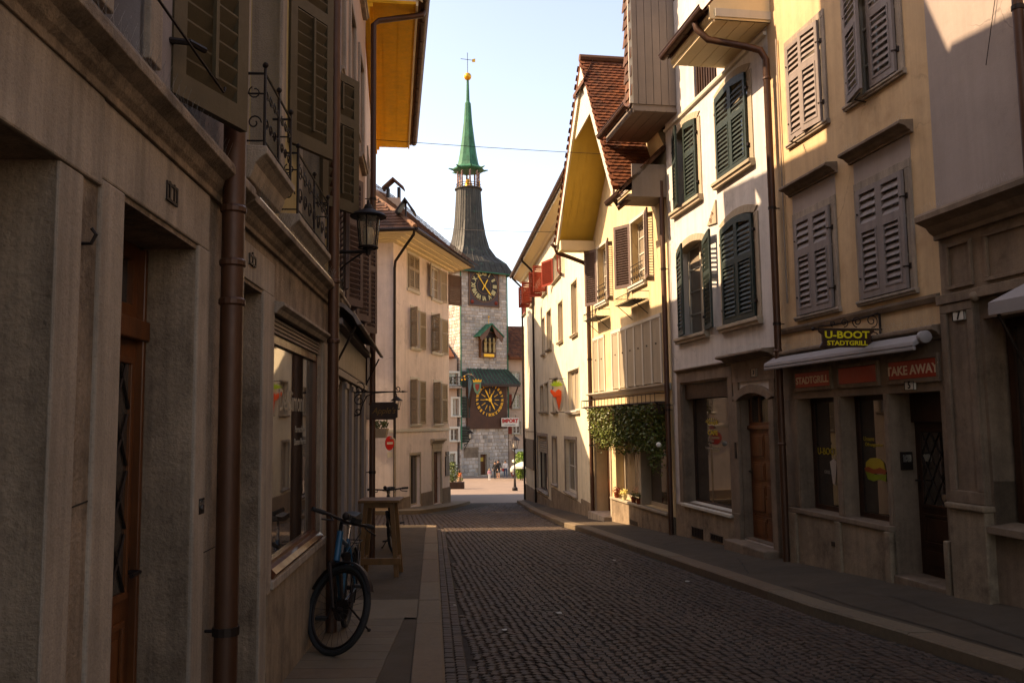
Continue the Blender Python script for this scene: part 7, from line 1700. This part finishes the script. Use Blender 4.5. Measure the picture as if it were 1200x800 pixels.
l5 = pp_(538.5, 571.5); person('person', l5, 1.45, R(-20), 'person in an orange top and brown dress walking left of the tower', (sk, co, ct, hb_, co), dict(stride=.16, bare=1, bag=cg), skirt=True, hair='long')
# scooter
p = pp_(601.3, 560); SC = thing('motor_scooter', p, 'parked motor scooter with a cream front shield and red body near the street lamp', 'scooter')
X = Vector(p); g = MB()
for dy in (-.6, .6): g.torus(X+Vector((0, dy, .22)), (0, 1, 0), (0, 0, 1), .18, .05, 20, 6)
g.build('wheels', M['rubber'], SC); g = MB(); g.tube([X+Vector((0, -.55, .25)), X+Vector((0, -.45, .8)), X+Vector((0, -.4, 1.05))], .05, 8); g.build('fork', M['chrome'], SC)
g = MB(); g.tube([X+Vector((0, -.35, .3)), X+Vector((0, 0, .25)), X+Vector((0, .3, .5)), X+Vector((0, .7, .55))], [.12, .14, .22, .1], 10); g.build('body', M['sh_red'], SC, smooth=True)
g = MB(); g.lathe(X+Vector((0, -.5, .55)), [(.1, 0), (.26, .1), (.28, .3), (.2, .5), (.08, .6)], 12); g.build('front_shield', M['white_trim'], SC, smooth=True)
g = MB(); g.tube([X+Vector((-.33, -.38, 1.08)), X+Vector((.33, -.38, 1.08))], .02, 6); g.build('handlebar', M['iron'], SC)
g = MB(); g.box(X.x-.14, X.x+.14, X.y+.05, X.y+.7, X.z+.72, X.z+.82); g.build('saddle', M['black'], SC, bevel=.03)
# terrace greenery and parasols right
lfb = mat('shrub_leaf_bright', (.12, .2, .02), .5, .35, 6, 0, island=.5)
def shrub(name, c, rx, ry, h, n, label, m_, cat='shrub', lsize=.12):
    t = thing(name, c, label, cat); g = MB(); g.tube([c, (c[0], c[1], c[2]+h*.6)], [.06, .02], 6); g.build('trunk', M['wood_dark'], t); g = MB()
    for _ in range(n):
        a = random.random()*6.283; q = random.random()**.5; z = random.random()
        env = math.sin(math.pi*(.12+.8*z))**.6; p = Vector((c[0]+rx*env*q*math.cos(a), c[1]+ry*env*q*math.sin(a), c[2]+h*(.08+z*.95)))
        d1 = Vector((random.gauss(0, 1), random.gauss(0, 1), random.gauss(0, 1))).normalized(); d2 = d1.cross(Vector((random.gauss(0, 1), random.gauss(0, 1), random.gauss(0, 1)))).normalized(); L = lsize*random.uniform(.7, 1.3)
        g.add([p, p+d1*L*.5+d2*L*.35, p+d1*L, p+d1*L*.5-d2*L*.35], [(0, 1, 2, 3)])
    g.build('foliage', m_, t); return t
q = pp_(610, 562); shrub('terrace_shrub', (q[0], q[1]-1, q[2]), .55, .8, 2.5, 2600, 'bright green shrub at the café terrace beside the street lamp', lfb)
for (px, py, yq, w_, lab) in ((612, 537.5, 80, .8, 'upper white parasol on the terrace behind the street lamp'), (612, 544.5, 77, .8, 'lower white parasol on the terrace in front of the green shrub')):
    c_ = atp(px, py, yq); t = thing('parasol', (c_.x, c_.y, gz(yq)), lab, 'parasol', 'white terrace parasols'); g = MB(); g.lathe(c_, [(w_*1.2, -.28), (w_*1.2, -.1), (w_*.6, .12), (.05, .3)], 8); g.build('canopy', M['white_trim'], t)
    g = MB(); g.tube([(c_.x, c_.y, gz(yq)), (c_.x, c_.y, c_.z+.3)], .03, 6); g.build('pole', M['iron'], t)
c_ = atp(604, 530, 88.6); AWP = thing('cafe_awning', (c_.x, 90.2, c_.z), 'long white awning over the ground floor beside the clock tower', 'awning'); g = MB(); g.prof(FRH, [(0, c_.z+.25), (0, c_.z+.32), (1.9, c_.z-.1), (1.9, c_.z-.2)], .3, 7); g.build('canvas', M['white_trim'], AWP)
# café planter by the person
q = pp_(530, 574); shrub('planter_shrub', (q[0], q[1], q[2]+.5), .5, .5, 1.5, 900, 'dark green shrub in a planter on the left edge of the square', lf)
g = MB(); g.box(q[0]-.5, q[0]+.9, q[1]-.35, q[1]+.35, q[2], q[2]+.6); tag(g.build('planter_box', M['wood_dark'], loc=q, bevel=.02), 'dark wooden planter box standing at the corner behind the pale pink house', 'planter')
# ================================================================== street furniture and bicycles on the left
def ctag(base): return base
# wall lantern at the second downpipe
pF = FL.w(FL.uy(7.95), 0, 0); zL = FL.P(386, 298, 0)[1]
WL = thing('wall_lantern', (pF.x, pF.y, zL), 'old glass street lantern on an iron arm above the second left downpipe', 'street lamp')
def at_y(px, py, y): d = ray(px, py); return EYE+d*(y/d.y)
yl_ = 7.98; cL = at_y(431.5, 295, yl_+.0); c0 = Vector((pF.x+.02, yl_, cL.z))
g = MB(); g.tube([c0, Vector((cL.x, yl_, cL.z))], .016, 8); g.tube([c0+Vector((0, 0, -.26)), c0+Vector((.14, 0, -.12)), c0+Vector((.3, 0, -.01))], .009, 6); g.tube([c0+Vector((0, 0, -.3)), c0+Vector((0, 0, .06))], .014, 6); g.tube([Vector((cL.x, yl_, cL.z-.03)), Vector((cL.x, yl_, cL.z+.06))], .024, 8)
g.build('bracket_arm', M['iron'], WL, smooth=True)
B = Vector((cL.x, yl_, cL.z+.04)); r0, r1, hh = .085, .115, .30
g = MB()
for i in range(6):
    a = 2*math.pi*(i+.5)/6; d = Vector((math.cos(a), math.sin(a), 0)); g.tube([B+d*r0, B+d*r1+Vector((0, 0, hh))], .007, 5)
g.torus(B, (1, 0, 0), (0, 1, 0), r0, .012, 24, 6); g.torus(B+Vector((0, 0, hh)), (1, 0, 0), (0, 1, 0), r1, .009, 24, 6); g.lathe(B, [(.001, -.02), (.05, -.02), (.05, .02), (.001, .03)], 12)
g.build('lantern_frame', M['iron'], WL)
g = MB(); g.lathe(B+Vector((0, 0, hh)), [(.001, .12), (.03, .115), (.05, .07), (.15, .025), (.175, .0), (.17, -.008), (.001, -.004)], 24); g.tube([B+Vector((0, 0, hh+.1)), B+Vector((0, 0, hh+.16))], [.02, .01], 8); g.build('lantern_roof', M['iron'], WL, smooth=True)
g = MB(); g.lathe(B, [(r0-.004, .015), (r1-.004, hh-.01), (r1-.007, hh-.01), (r0-.007, .015)], 24); g.build('lantern_glass', gl2, WL, smooth=True)
g = MB(); g.lathe(B, [(.03, .02), (.05, .05), (.052, .17), (.04, .19)], 16); g.build('lamp_glass', M['lampg'], WL, smooth=True)

# hanging board "Apple's"
ya = 10.55; bw = F3.uy(ya); pw = F3.w(bw, 0, 0); zB = at_y(450, 459, ya).z
AP = thing('hanging_sign', (pw.x, pw.y, zB), "dark hanging board with faint gold script under a scrolled iron arm on the left", 'hanging sign')
xl, xr = at_y(433.5, 480, ya).x, at_y(466, 480, ya).x; zt_, zb_ = at_y(450, 471, ya).z, at_y(450, 491.5, ya).z; xt = at_y(478, 459, ya).x
g = MB(); g.tube([(pw.x, ya, zB), (xt-.06, ya, zB)], .009, 6); g.tube([(xt-.07, ya, zB), (xt, ya, zB)], [.015, .002], 6)
g.tube([(pw.x+.015, ya, zB-.32), (pw.x+.015, ya, zB+.14)], .012, 6)
def sc_(cx_, cz_, r_, t0, tr, s_=1): return [(cx_+r_*(1-.8*k/20)*math.cos(t0+s_*tr*6.283*k/20), ya, cz_+r_*(1-.8*k/20)*math.sin(t0+s_*tr*6.283*k/20)) for k in range(21)]
g.tube(sc_(pw.x+.09, zB+.05, .085, 3.1, 1.3, -1), .007, 5, False); g.tube(sc_(pw.x+.09, zB-.1, .07, 1.6, 1.3), .007, 5, False); g.tube(sc_(pw.x+.07, zB-.24, .055, 3.1, 1.3), .007, 5, False)
g.tube([(pw.x+.02, ya, zB-.3), (pw.x+.1, ya, zB-.26), (pw.x+.13, ya, zB-.15), (pw.x+.18, ya, zB-.05), (pw.x+.3, ya, zB)], .008, 6)
g.tube(sc_(xr-.0, zB+.035, .035, -1.5, 1.1), .006, 5, False)
g.tube([(xl+.05, ya, zt_), (xl+.05, ya, zB)], .005, 5); g.tube([(xr-.05, ya, zt_), (xr-.05, ya, zB)], .005, 5)
g.build('scrolled_arm', M['iron'], AP, smooth=True)
e = .028; g = MB(); P_ = [(xl+e, zt_), (xl+e, zt_-.012), (xl, zt_-e), (xl, zb_+e), (xl+e, zb_+.012), (xl+e, zb_), (xr-e, zb_), (xr-e, zb_+.012), (xr, zb_+e), (xr, zt_-e), (xr-e, zt_-.012), (xr-e, zt_)]
g.prism([(x, ya+.012, z) for x, z in P_], [(x, ya-.012, z) for x, z in P_]); g.build('board', M['wood_dark'], AP, bevel=.003)
text_mesh("Apple's", .105, FL, 0, 0, 0, flat('sign_lettering_gold', rgb('#6e4d18'), .5, .3), AP, xf=lambda x, y, zz: Vector(((xl+xr)/2+x, ya-.0135-zz, (zt_+zb_)/2+y)), shear=.35, ext=.001, bold=.001, scx=.92)

# flower basket and small lantern on the far house wall, no-entry sign
yb = 17.4
c_ = at_y(445, 507, yb); BK = thing('flower_basket', tuple(c_), 'small wooden flower box on a bracket under the hanging board', 'flower box')
g = MB(); g.prism([(c_.x-.13, yb-.1, c_.z-.1), (c_.x+.13, yb-.1, c_.z-.1), (c_.x+.13, yb+.1, c_.z-.1), (c_.x-.13, yb+.1, c_.z-.1)], [(c_.x-.17, yb-.14, c_.z+.09), (c_.x+.17, yb-.14, c_.z+.09), (c_.x+.17, yb+.14, c_.z+.09), (c_.x-.17, yb+.14, c_.z+.09)]); g.build('box', M['sh_beige'], BK)
g = MB(); g.tube([(c_.x-.1, yb, c_.z-.05), (F4.w(F4.uy(yb), 0).x, yb, c_.z-.15)], .015, 5); g.build('bracket', M['iron'], BK)
g = MB()
for k in range(200):
    p = c_+Vector((random.uniform(-.16, .16), random.uniform(-.1, .1), .1+random.random()*.14)); d1 = Vector((random.gauss(0, 1), random.gauss(0, 1), random.gauss(0, 1))).normalized(); d2 = d1.orthogonal(); g.add([p, p+d1*.02+d2*.015, p+d1*.045, p+d1*.02-d2*.015], [(0, 1, 2, 3)])
g.build('leaves', lf, BK)
yl2 = 16.8; c_ = at_y(464.8, 480, yl2); 
LN = thing('small_lantern', (c_.x, yl2, c_.z), 'small glass lantern hanging just right of the dark shop board', 'lamp'); lantern(LN, tuple(c_), .62)
g = MB(); g.tube([(F4.w(F4.uy(yl2), 0).x, yl2, c_.z+.33), (c_.x-.05, yl2, c_.z+.36), (c_.x, yl2, c_.z+.3)], .012, 5); g.build('arm', M['iron'], LN)
ye = 27.6; b_ = gp(464, 603); ye = 26.5; zg2 = gz(ye)
c_ = at_y(456.5, 519, ye); xp = at_y(463, 560, ye).x
NE = thing('no_entry_sign', (xp, ye, zg2), 'red no-entry sign on a bent grey pole in front of the pale pink house', 'road sign')
zt2 = at_y(463, 513, ye).z
g = MB(); g.tube([(xp, ye, zg2), (xp, ye, zt2-.15), (xp-.02, ye, zt2-.05), (xp-.09, ye, zt2), (c_.x+.02, ye+.02, zt2-.01)], .03, 8); g.build('pole', M['sh_beige'], NE, smooth=True)
dn = Vector((math.sin(R(62)), -math.cos(R(62)), 0)); dt = Vector((math.cos(R(62)), math.sin(R(62)), 0))
def dsc(mb, r_, a0, a1, sx=1, sz=1): K = 24; mb.prism([c_+dt*r_*math.cos(2*math.pi*i/K)+Vector((0, 0, r_*math.sin(2*math.pi*i/K)))+dn*a0 for i in range(K)], [c_+dt*r_*math.cos(2*math.pi*i/K)+Vector((0, 0, r_*math.sin(2*math.pi*i/K)))+dn*a1 for i in range(K)])
g = MB(); dsc(g, .22, -.01, .01); g.build('sign_disc', flat('sign_red_paint', rgb('#b01212'), .4), NE)
g = MB(); q = [c_+dt*a+Vector((0, 0, b))+dn*.012 for a, b in ((-.15, -.035), (.15, -.035), (.15, .035), (-.15, .035))]; g.prism(q, [p+dn*.004 for p in q]); g.build('white_bar', M['white_trim'], NE)
g = MB(); q = [c_+dt*a+Vector((0, 0, b))+dn*.0 for a, b in ((-.13, -.45), (.13, -.45), (.13, -.27), (-.13, -.27))]; g.prism(q, [p+dn*.012 for p in q]); g.build('supplementary_plate', M['white_trim'], NE)

# standing table
yt = 11.35; xt = at_y(446.5, 582, yt).x; zgt = LZ(yt)-.006; ztt = at_y(446.5, 584, yt).z; print('table', xt, zgt, ztt)
TB = thing('standing_table', (xt, yt, zgt), 'high wooden standing table with splayed legs on the left pavement', 'table')
g = MB(); g.box(xt-.275, xt+.275, yt-.26, yt+.26, ztt-.035, ztt); g.build('tabletop', M['wood_table'], TB, bevel=.006)
def beam(a, b, w_, n='leg'):
    g = MB(); a = Vector(a); b = Vector(b); h = Vector((w_, 0, 0)); k = Vector((0, w_, 0)); g.hexa([a-h-k, a+h-k, a+h+k, a-h+k, b-h-k, b+h-k, b+h+k, b-h+k]); g.build(n, M['wood_table'], TB, bevel=.004)
for sx in (-1, 1):
    for sy in (-1, 1): beam((xt+sx*.235, yt+sy*.22, zgt), (xt+sx*.165, yt+sy*.17, ztt-.035), .028)
    beam_z = zgt+.2
    g = MB(); g.box(xt+sx*.222-.02, xt+sx*.222+.02, yt-.2, yt+.2, beam_z-.03, beam_z+.03); g.build('stretcher', M['wood_table'], TB, bevel=.004)
g = MB(); g.box(xt-.29, xt+.29, yt-.275, yt-.235, zgt+.17, zgt+.25); g.build('foot_rail', M['wood_table'], TB, bevel=.004)
g = MB(); g.box(xt-.16, xt+.16, yt-.2, yt-.17, ztt-.1, ztt-.036); g.build('apron', M['wood_table'], TB)

# bicycles ---------------------------------------------------------------------
def bicycle(loc, heading, lean, steer, label, frame_m, full=True, kick=True):
    """heading: unit direction on the ground the front points to. local: X forward, Y left, Z up, origin under the rear hub"""
    T = thing('bicycle', loc, label, 'bicycle', 'bicycles parked along the left house wall')
    hx = math.atan2(heading[1], heading[0]); Mx = Matrix.Translation(Vector(loc)) @ Matrix.Rotation(hx, 4, 'Z') @ Matrix.Rotation(lean, 4, 'X') @ Matrix.Rotation(-math.atan((LZ(loc[1]+heading[1]*1.08)-LZ(loc[1]))/1.08), 4, 'Y')
    WB, Rw = 1.08, .345
    hub_f = Vector((WB, 0, Rw)); hd_b = Vector((.86, 0, .72)); hd_t = Vector((.80, 0, .90)); ax = (hd_t-hd_b).normalized()
    Sx = Mx @ Matrix.Translation(hd_b) @ Matrix.Rotation(steer, 4, ax) @ Matrix.Translation(-hd_b)
    bb = Vector((.43, 0, .29)); st = Vector((.27, 0, .80)); sd_ = Vector((.20, 0, .98)); rh = Vector((0, 0, Rw))
    def wheel(c, X_, nm):
        g = MB(); g.torus(c, (1, 0, 0), (0, 0, 1), Rw-.022, .024, 48, 8); w_ = g.build(nm, M['rubber'], T, smooth=True, xf=X_)
        g = MB(); g.torus(c, (1, 0, 0), (0, 0, 1), Rw-.055, .011, 48, 6); g.build('rim', M['iron'], w_, smooth=True, xf=X_)
        g = MB()
        for s_ in (-1, 1): g.torus(c+Vector((0, s_*.017, 0)), (1, 0, 0), (0, 0, 1), Rw-.03, .0035, 48, 4)
        g.build('reflective_band', M['sh_grey'], w_, xf=X_)
        g = MB()
        for i in range(28):
            a = 2*math.pi*i/28; s_ = 1 if i % 2 else -1; b = a+s_*.35
            g.tube([c+Vector((.025*math.cos(b), s_*.022, .025*math.sin(b))), c+Vector(((Rw-.06)*math.cos(a), 0, (Rw-.06)*math.sin(a)))], .0014, 3, False)
        g.build('spokes', M['dark_metal'], w_, xf=X_)
        g = MB(); g.lathe(c, [(.028, -.04), (.02, -.02), (.02, .02), (.028, .04)], 12, 'y'); g.lathe(c, [(.085, .03), (.085, .033)], 24, 'y'); g.build('hub', M['iron'], w_, smooth=True, xf=X_)
    wheel(rh, Mx, 'wheel'); wheel(hub_f, Sx, 'wheel')
    g = MB(); g.tube([hd_b+ax*-.02, bb], .023, 10); g.tube([hd_t-ax*.04, st-Vector((0, 0, .06))], .018, 10); g.tube([bb, st], .018, 10); g.tube([hd_b-ax*.04, hd_t+ax*.01], .026, 12)
    for s_ in (-1, 1): g.tube([bb+Vector((0, s_*.03, 0)), rh+Vector((0, s_*.06, 0))], .010, 8); g.tube([st+Vector((0, s_*.02, -.07)), rh+Vector((0, s_*.06, 0))], .009, 8)
    g.build('frame', frame_m, T, smooth=True, xf=Mx)
    g = MB(); 
    for s_ in (-1, 1): g.tube([hd_b+Vector((.005, s_*.055, -.07)), hub_f+Vector((0, s_*.055, 0))], [.019, .012], 8)
    g.tube([hd_b+Vector((.005, -.06, -.07)), hd_b+Vector((.005, .06, -.07))], .022, 8); g.build('fork', M['iron'], T, smooth=True, xf=Sx)
    tp_ = hd_t+ax*.08
    g = MB(); g.tube([hd_t, tp_, tp_+Vector((.08, 0, .02))], .016, 8); cc = tp_+Vector((.08, 0, .02))
    g.tube([cc+Vector((-.07, -.31, .02)), cc+Vector((-.02, -.2, .015)), cc+Vector((0, -.05, 0)), cc+Vector((0, .05, 0)), cc+Vector((-.02, .2, .015)), cc+Vector((-.07, .31, .02))], .0125, 8); hb = g.build('handlebar', M['iron'], T, smooth=True, xf=Sx)
    for s_ in (-1, 1):
        g = MB(); g.tube([cc+Vector((-.04, s_*.23, .017)), cc+Vector((-.072, s_*.34, .02))], .018, 8); g.build('grip', M['rubber'], hb, smooth=True, xf=Sx)
        g = MB(); g.tube([cc+Vector((.0, s_*.19, .0)), cc+Vector((.05, s_*.2, -.02)), cc+Vector((.03, s_*.3, -.035))], .007, 6); g.build('brake_lever', M['iron'], hb, xf=Sx)
    g = MB(); g.ball(cc+Vector((.03, -.07, .04)), .032, 8); g.build('bell', M['iron'], hb, smooth=True, xf=Sx)
    g = MB(); g.box(cc.x-.0, cc.x+.05, cc.y+.02, cc.y+.09, cc.z+.01, cc.z+.05); g.build('computer', M['black'], hb, xf=Sx)
    g = MB(); g.tube([cc+Vector((0, -.12, 0)), cc+Vector((.12, -.06, -.03)), cc+Vector((.1, 0, -.2)), hd_b+Vector((.04, .02, .03))], .004, 5); g.tube([cc+Vector((0, .12, 0)), cc+Vector((.13, .05, -.05)), cc+Vector((.09, .02, -.22)), hub_f+Vector((-.03, .06, .1))], .004, 5); g.build('cables', M['rubber'], hb, xf=Sx)
    g = MB(); c = hd_b+Vector((.09, 0, .02)); g.lathe(c, [(.02, -.03), (.035, 0), (.038, .03)], 12, 'x'); g.build('headlamp', M['iron'], T, smooth=True, xf=Sx)
    g = MB(); g.tube([st, sd_], .014, 8); g.build('seat_post', M['chrome'], T, xf=Mx)
    g = MB(); n_ = 9; ring = []
    for i in range(n_):
        t = i/(n_-1); x = sd_.x-.13+.27*t; w2 = .075*(1-t)**.7+.018; z = sd_.z+.02+.012*math.cos(t*5); ring.append([Vector((x, -w2, z-.03)), Vector((x, -w2*.8, z+.008)), Vector((x, 0, z+.018)), Vector((x, w2*.8, z+.008)), Vector((x, w2, z-.03)), Vector((x, 0, z-.025))])
    vs = [p for r_ in ring for p in r_]; g.add(vs, [(i*6+j, i*6+(j+1) % 6, (i+1)*6+(j+1) % 6, (i+1)*6+j) for i in range(n_-1) for j in range(6)]+[(0, 1, 2, 3, 4, 5), tuple((n_-1)*6+j for j in range(6))]); g.build('saddle', M['black'], T, smooth=True, xf=Mx)
    g = MB()   # mudguards and luggage rack
    for c, X_, a0, a1, nm in ((rh, Mx, 20, 210, 'mudguard'), (hub_f, Sx, 35, 170, 'mudguard')):
        g = MB(); K = 18; rr = Rw+.025; vs = []
        for i in range(K+1):
            a = R(a0+(a1-a0)*i/K)
            for (dy, dr) in ((-.03, -.012), (-.018, .002), (.018, .002), (.03, -.012)): vs.append(c+Vector(((rr+dr)*math.cos(a), dy, (rr+dr)*math.sin(a))))
        g.add(vs, [(i*4+j, i*4+j+1, (i+1)*4+j+1, (i+1)*4+j) for i in range(K) for j in range(3)]); g.build(nm, M['iron'], T, smooth=True, xf=X_)
    g = MB(); zr = .74
    for y_ in (-.06, 0, .06): g.tube([(-.28, y_, zr), (.17, y_, zr)], .005, 6)
    g.tube([(-.28, -.06, zr), (-.28, .06, zr)], .005, 6); g.tube([(.0, -.06, zr), (.0, .06, zr)], .005, 6)
    for s_ in (-1, 1): g.tube([(-.15, s_*.06, zr), rh+Vector((0, s_*.07, .02))], .005, 6); g.tube([(.05, s_*.06, zr), rh+Vector((0, s_*.07, .02))], .005, 6)
    g.build('luggage_rack', M['iron'], T, xf=Mx)
    g = MB(); g.lathe(bb+Vector((0, -.05, 0)), [(.09, -.002), (.09, .002)], 24, 'y'); g.tube([bb+Vector((0, -.06, 0)), bb+Vector((0, .06, 0))], .02, 8)
    g.tube([bb+Vector((0, -.07, 0)), bb+Vector((.12, -.08, -.12))], .01, 6); g.tube([bb+Vector((0, .07, 0)), bb+Vector((-.12, .08, .12))], .01, 6)
    g.torus(bb+Vector((0, -.05, 0)), (1, 0, 0), (0, 0, 1), .088, .004, 20, 4); g.tube([bb+Vector((-.0, -.05, .09)), rh+Vector((0, -.05, .03))], .005, 5); g.tube([bb+Vector((-.0, -.05, -.09)), rh+Vector((0, -.05, -.03))], .005, 5); cr = g.build('crankset', M['iron'], T, xf=Mx)
    for q in (bb+Vector((.12, -.14, -.12)), bb+Vector((-.12, .14, .12))): g = MB(); g.box(q.x-.045, q.x+.045, q.y-.05, q.y+.05, q.z-.012, q.z+.012); g.build('pedal', M['rubber'], cr, xf=Mx)
    if kick:
        # kickstand foot reaches the ground on the leaning side
        s_ = 1 if lean < 0 else -1
        foot_w = Mx @ Vector((.22, 0, 0)); side = Mx.to_3x3() @ Vector((0, s_, 0)); foot = foot_w+Vector((side.x, side.y, 0))*.24; foot.z = LZ(foot.y)
        top = Mx @ (bb+Vector((-.05, s_*.05, -.03))); g = MB(); g.tube([top, top.lerp(foot, .96)], .009, 6); g.tube([top.lerp(foot, .95), foot+Vector((0, 0, .004))], [.014, .02], 8); g.build('kickstand', M['iron'], T)
    return T
yf, xf0 = 6.8, -1.48
fr_ = Vector((xf0, yf, 0)); rr_ = Vector((-1.53, yf+1.08, 0)); hdg = (fr_-rr_).normalized()
zg3 = LZ(rr_.y)-.004
# slope of the pavement: pitch the bicycle so both wheels touch
bk = bicycle((rr_.x, rr_.y, zg3), hdg, R(-4), R(50), 'bicycle with a blue head tube standing on its kickstand by the left shop window', M['blue'])
pitchA = math.atan2(LZ(yf)-LZ(yf+1.08), 1.08)
b2 = at_y(444, 640, 13.4); xr2 = -2.02; bk2 = bicycle((-2.02, 14.9, LZ(14.9)-.006), Vector((.10, -1, 0)).normalized(), R(7), R(18), 'dark bicycle parked on the left pavement directly behind the wooden standing table', M['iron'])
for b, ang in ((bk, pitchA), (bk2, pitchA)):
    pass

# overhead cables across the street
def cable(a, b, sag, r_, lab):
    g = MB(); a = Vector(a); b = Vector(b); g.tube([a.lerp(b, i/16)-Vector((0, 0, sag*4*(i/16)*(1-i/16))) for i in range(17)], r_, 5, False)
    tag(g.build('overhead_cable', M['iron'], loc=tuple(a)), lab, 'cable')
cable(at_y(430, 163, 16.0), at_y(735, 182, 17.6), .02, .006, 'thin cable crossing the sky in front of the green spire')
cable(at_y(520, 268, 33), at_y(665, 272, 28), .03, .008, 'thin lower cable crossing the sky beside the flared tower roof')
# lamp globe wall fitting on house 1 side is left out: nothing of it shows
# ================================================================== light and view
sun_dir = Vector((-1.0, 0.0, .9)).normalized()      # towards the sun
sd = bpy.data.lights.new('sun', 'SUN'); sd.energy = 3.7; sd.angle = R(.5); sd.color = (1, .89, .72)
so = bpy.data.objects.new('sun', sd); COL.objects.link(so); so.location = (-20, 0, 40)
so.rotation_euler = (-sun_dir).to_track_quat('-Z', 'Y').to_euler()
w = bpy.data.worlds.new('World'); scene.world = w; w.use_nodes = True
nt = w.node_tree; bg = nt.nodes['Background']
sky = nt.nodes.new('ShaderNodeTexSky'); sky.sky_type = 'NISHITA'; sky.sun_disc = False
sky.sun_elevation = math.asin(sun_dir.z); sky.sun_rotation = math.atan2(sun_dir.x, sun_dir.y)
sky.air_density = 1.0; sky.dust_density = 2.0; sky.ozone_density = 1.0; sky.altitude = 430
nt.links.new(sky.outputs[0], bg.inputs[0]); bg.inputs[1].default_value = .15
vs = scene.view_settings; vs.view_transform = 'Standard'; vs.look = 'None'; vs.gamma = 1; vs.exposure = 1.6
try:
    vs.use_white_balance = True; vs.white_balance_temperature = 8900; vs.white_balance_tint = 18
except Exception: pass
scene.cycles.max_bounces = 6; scene.cycles.diffuse_bounces = 4
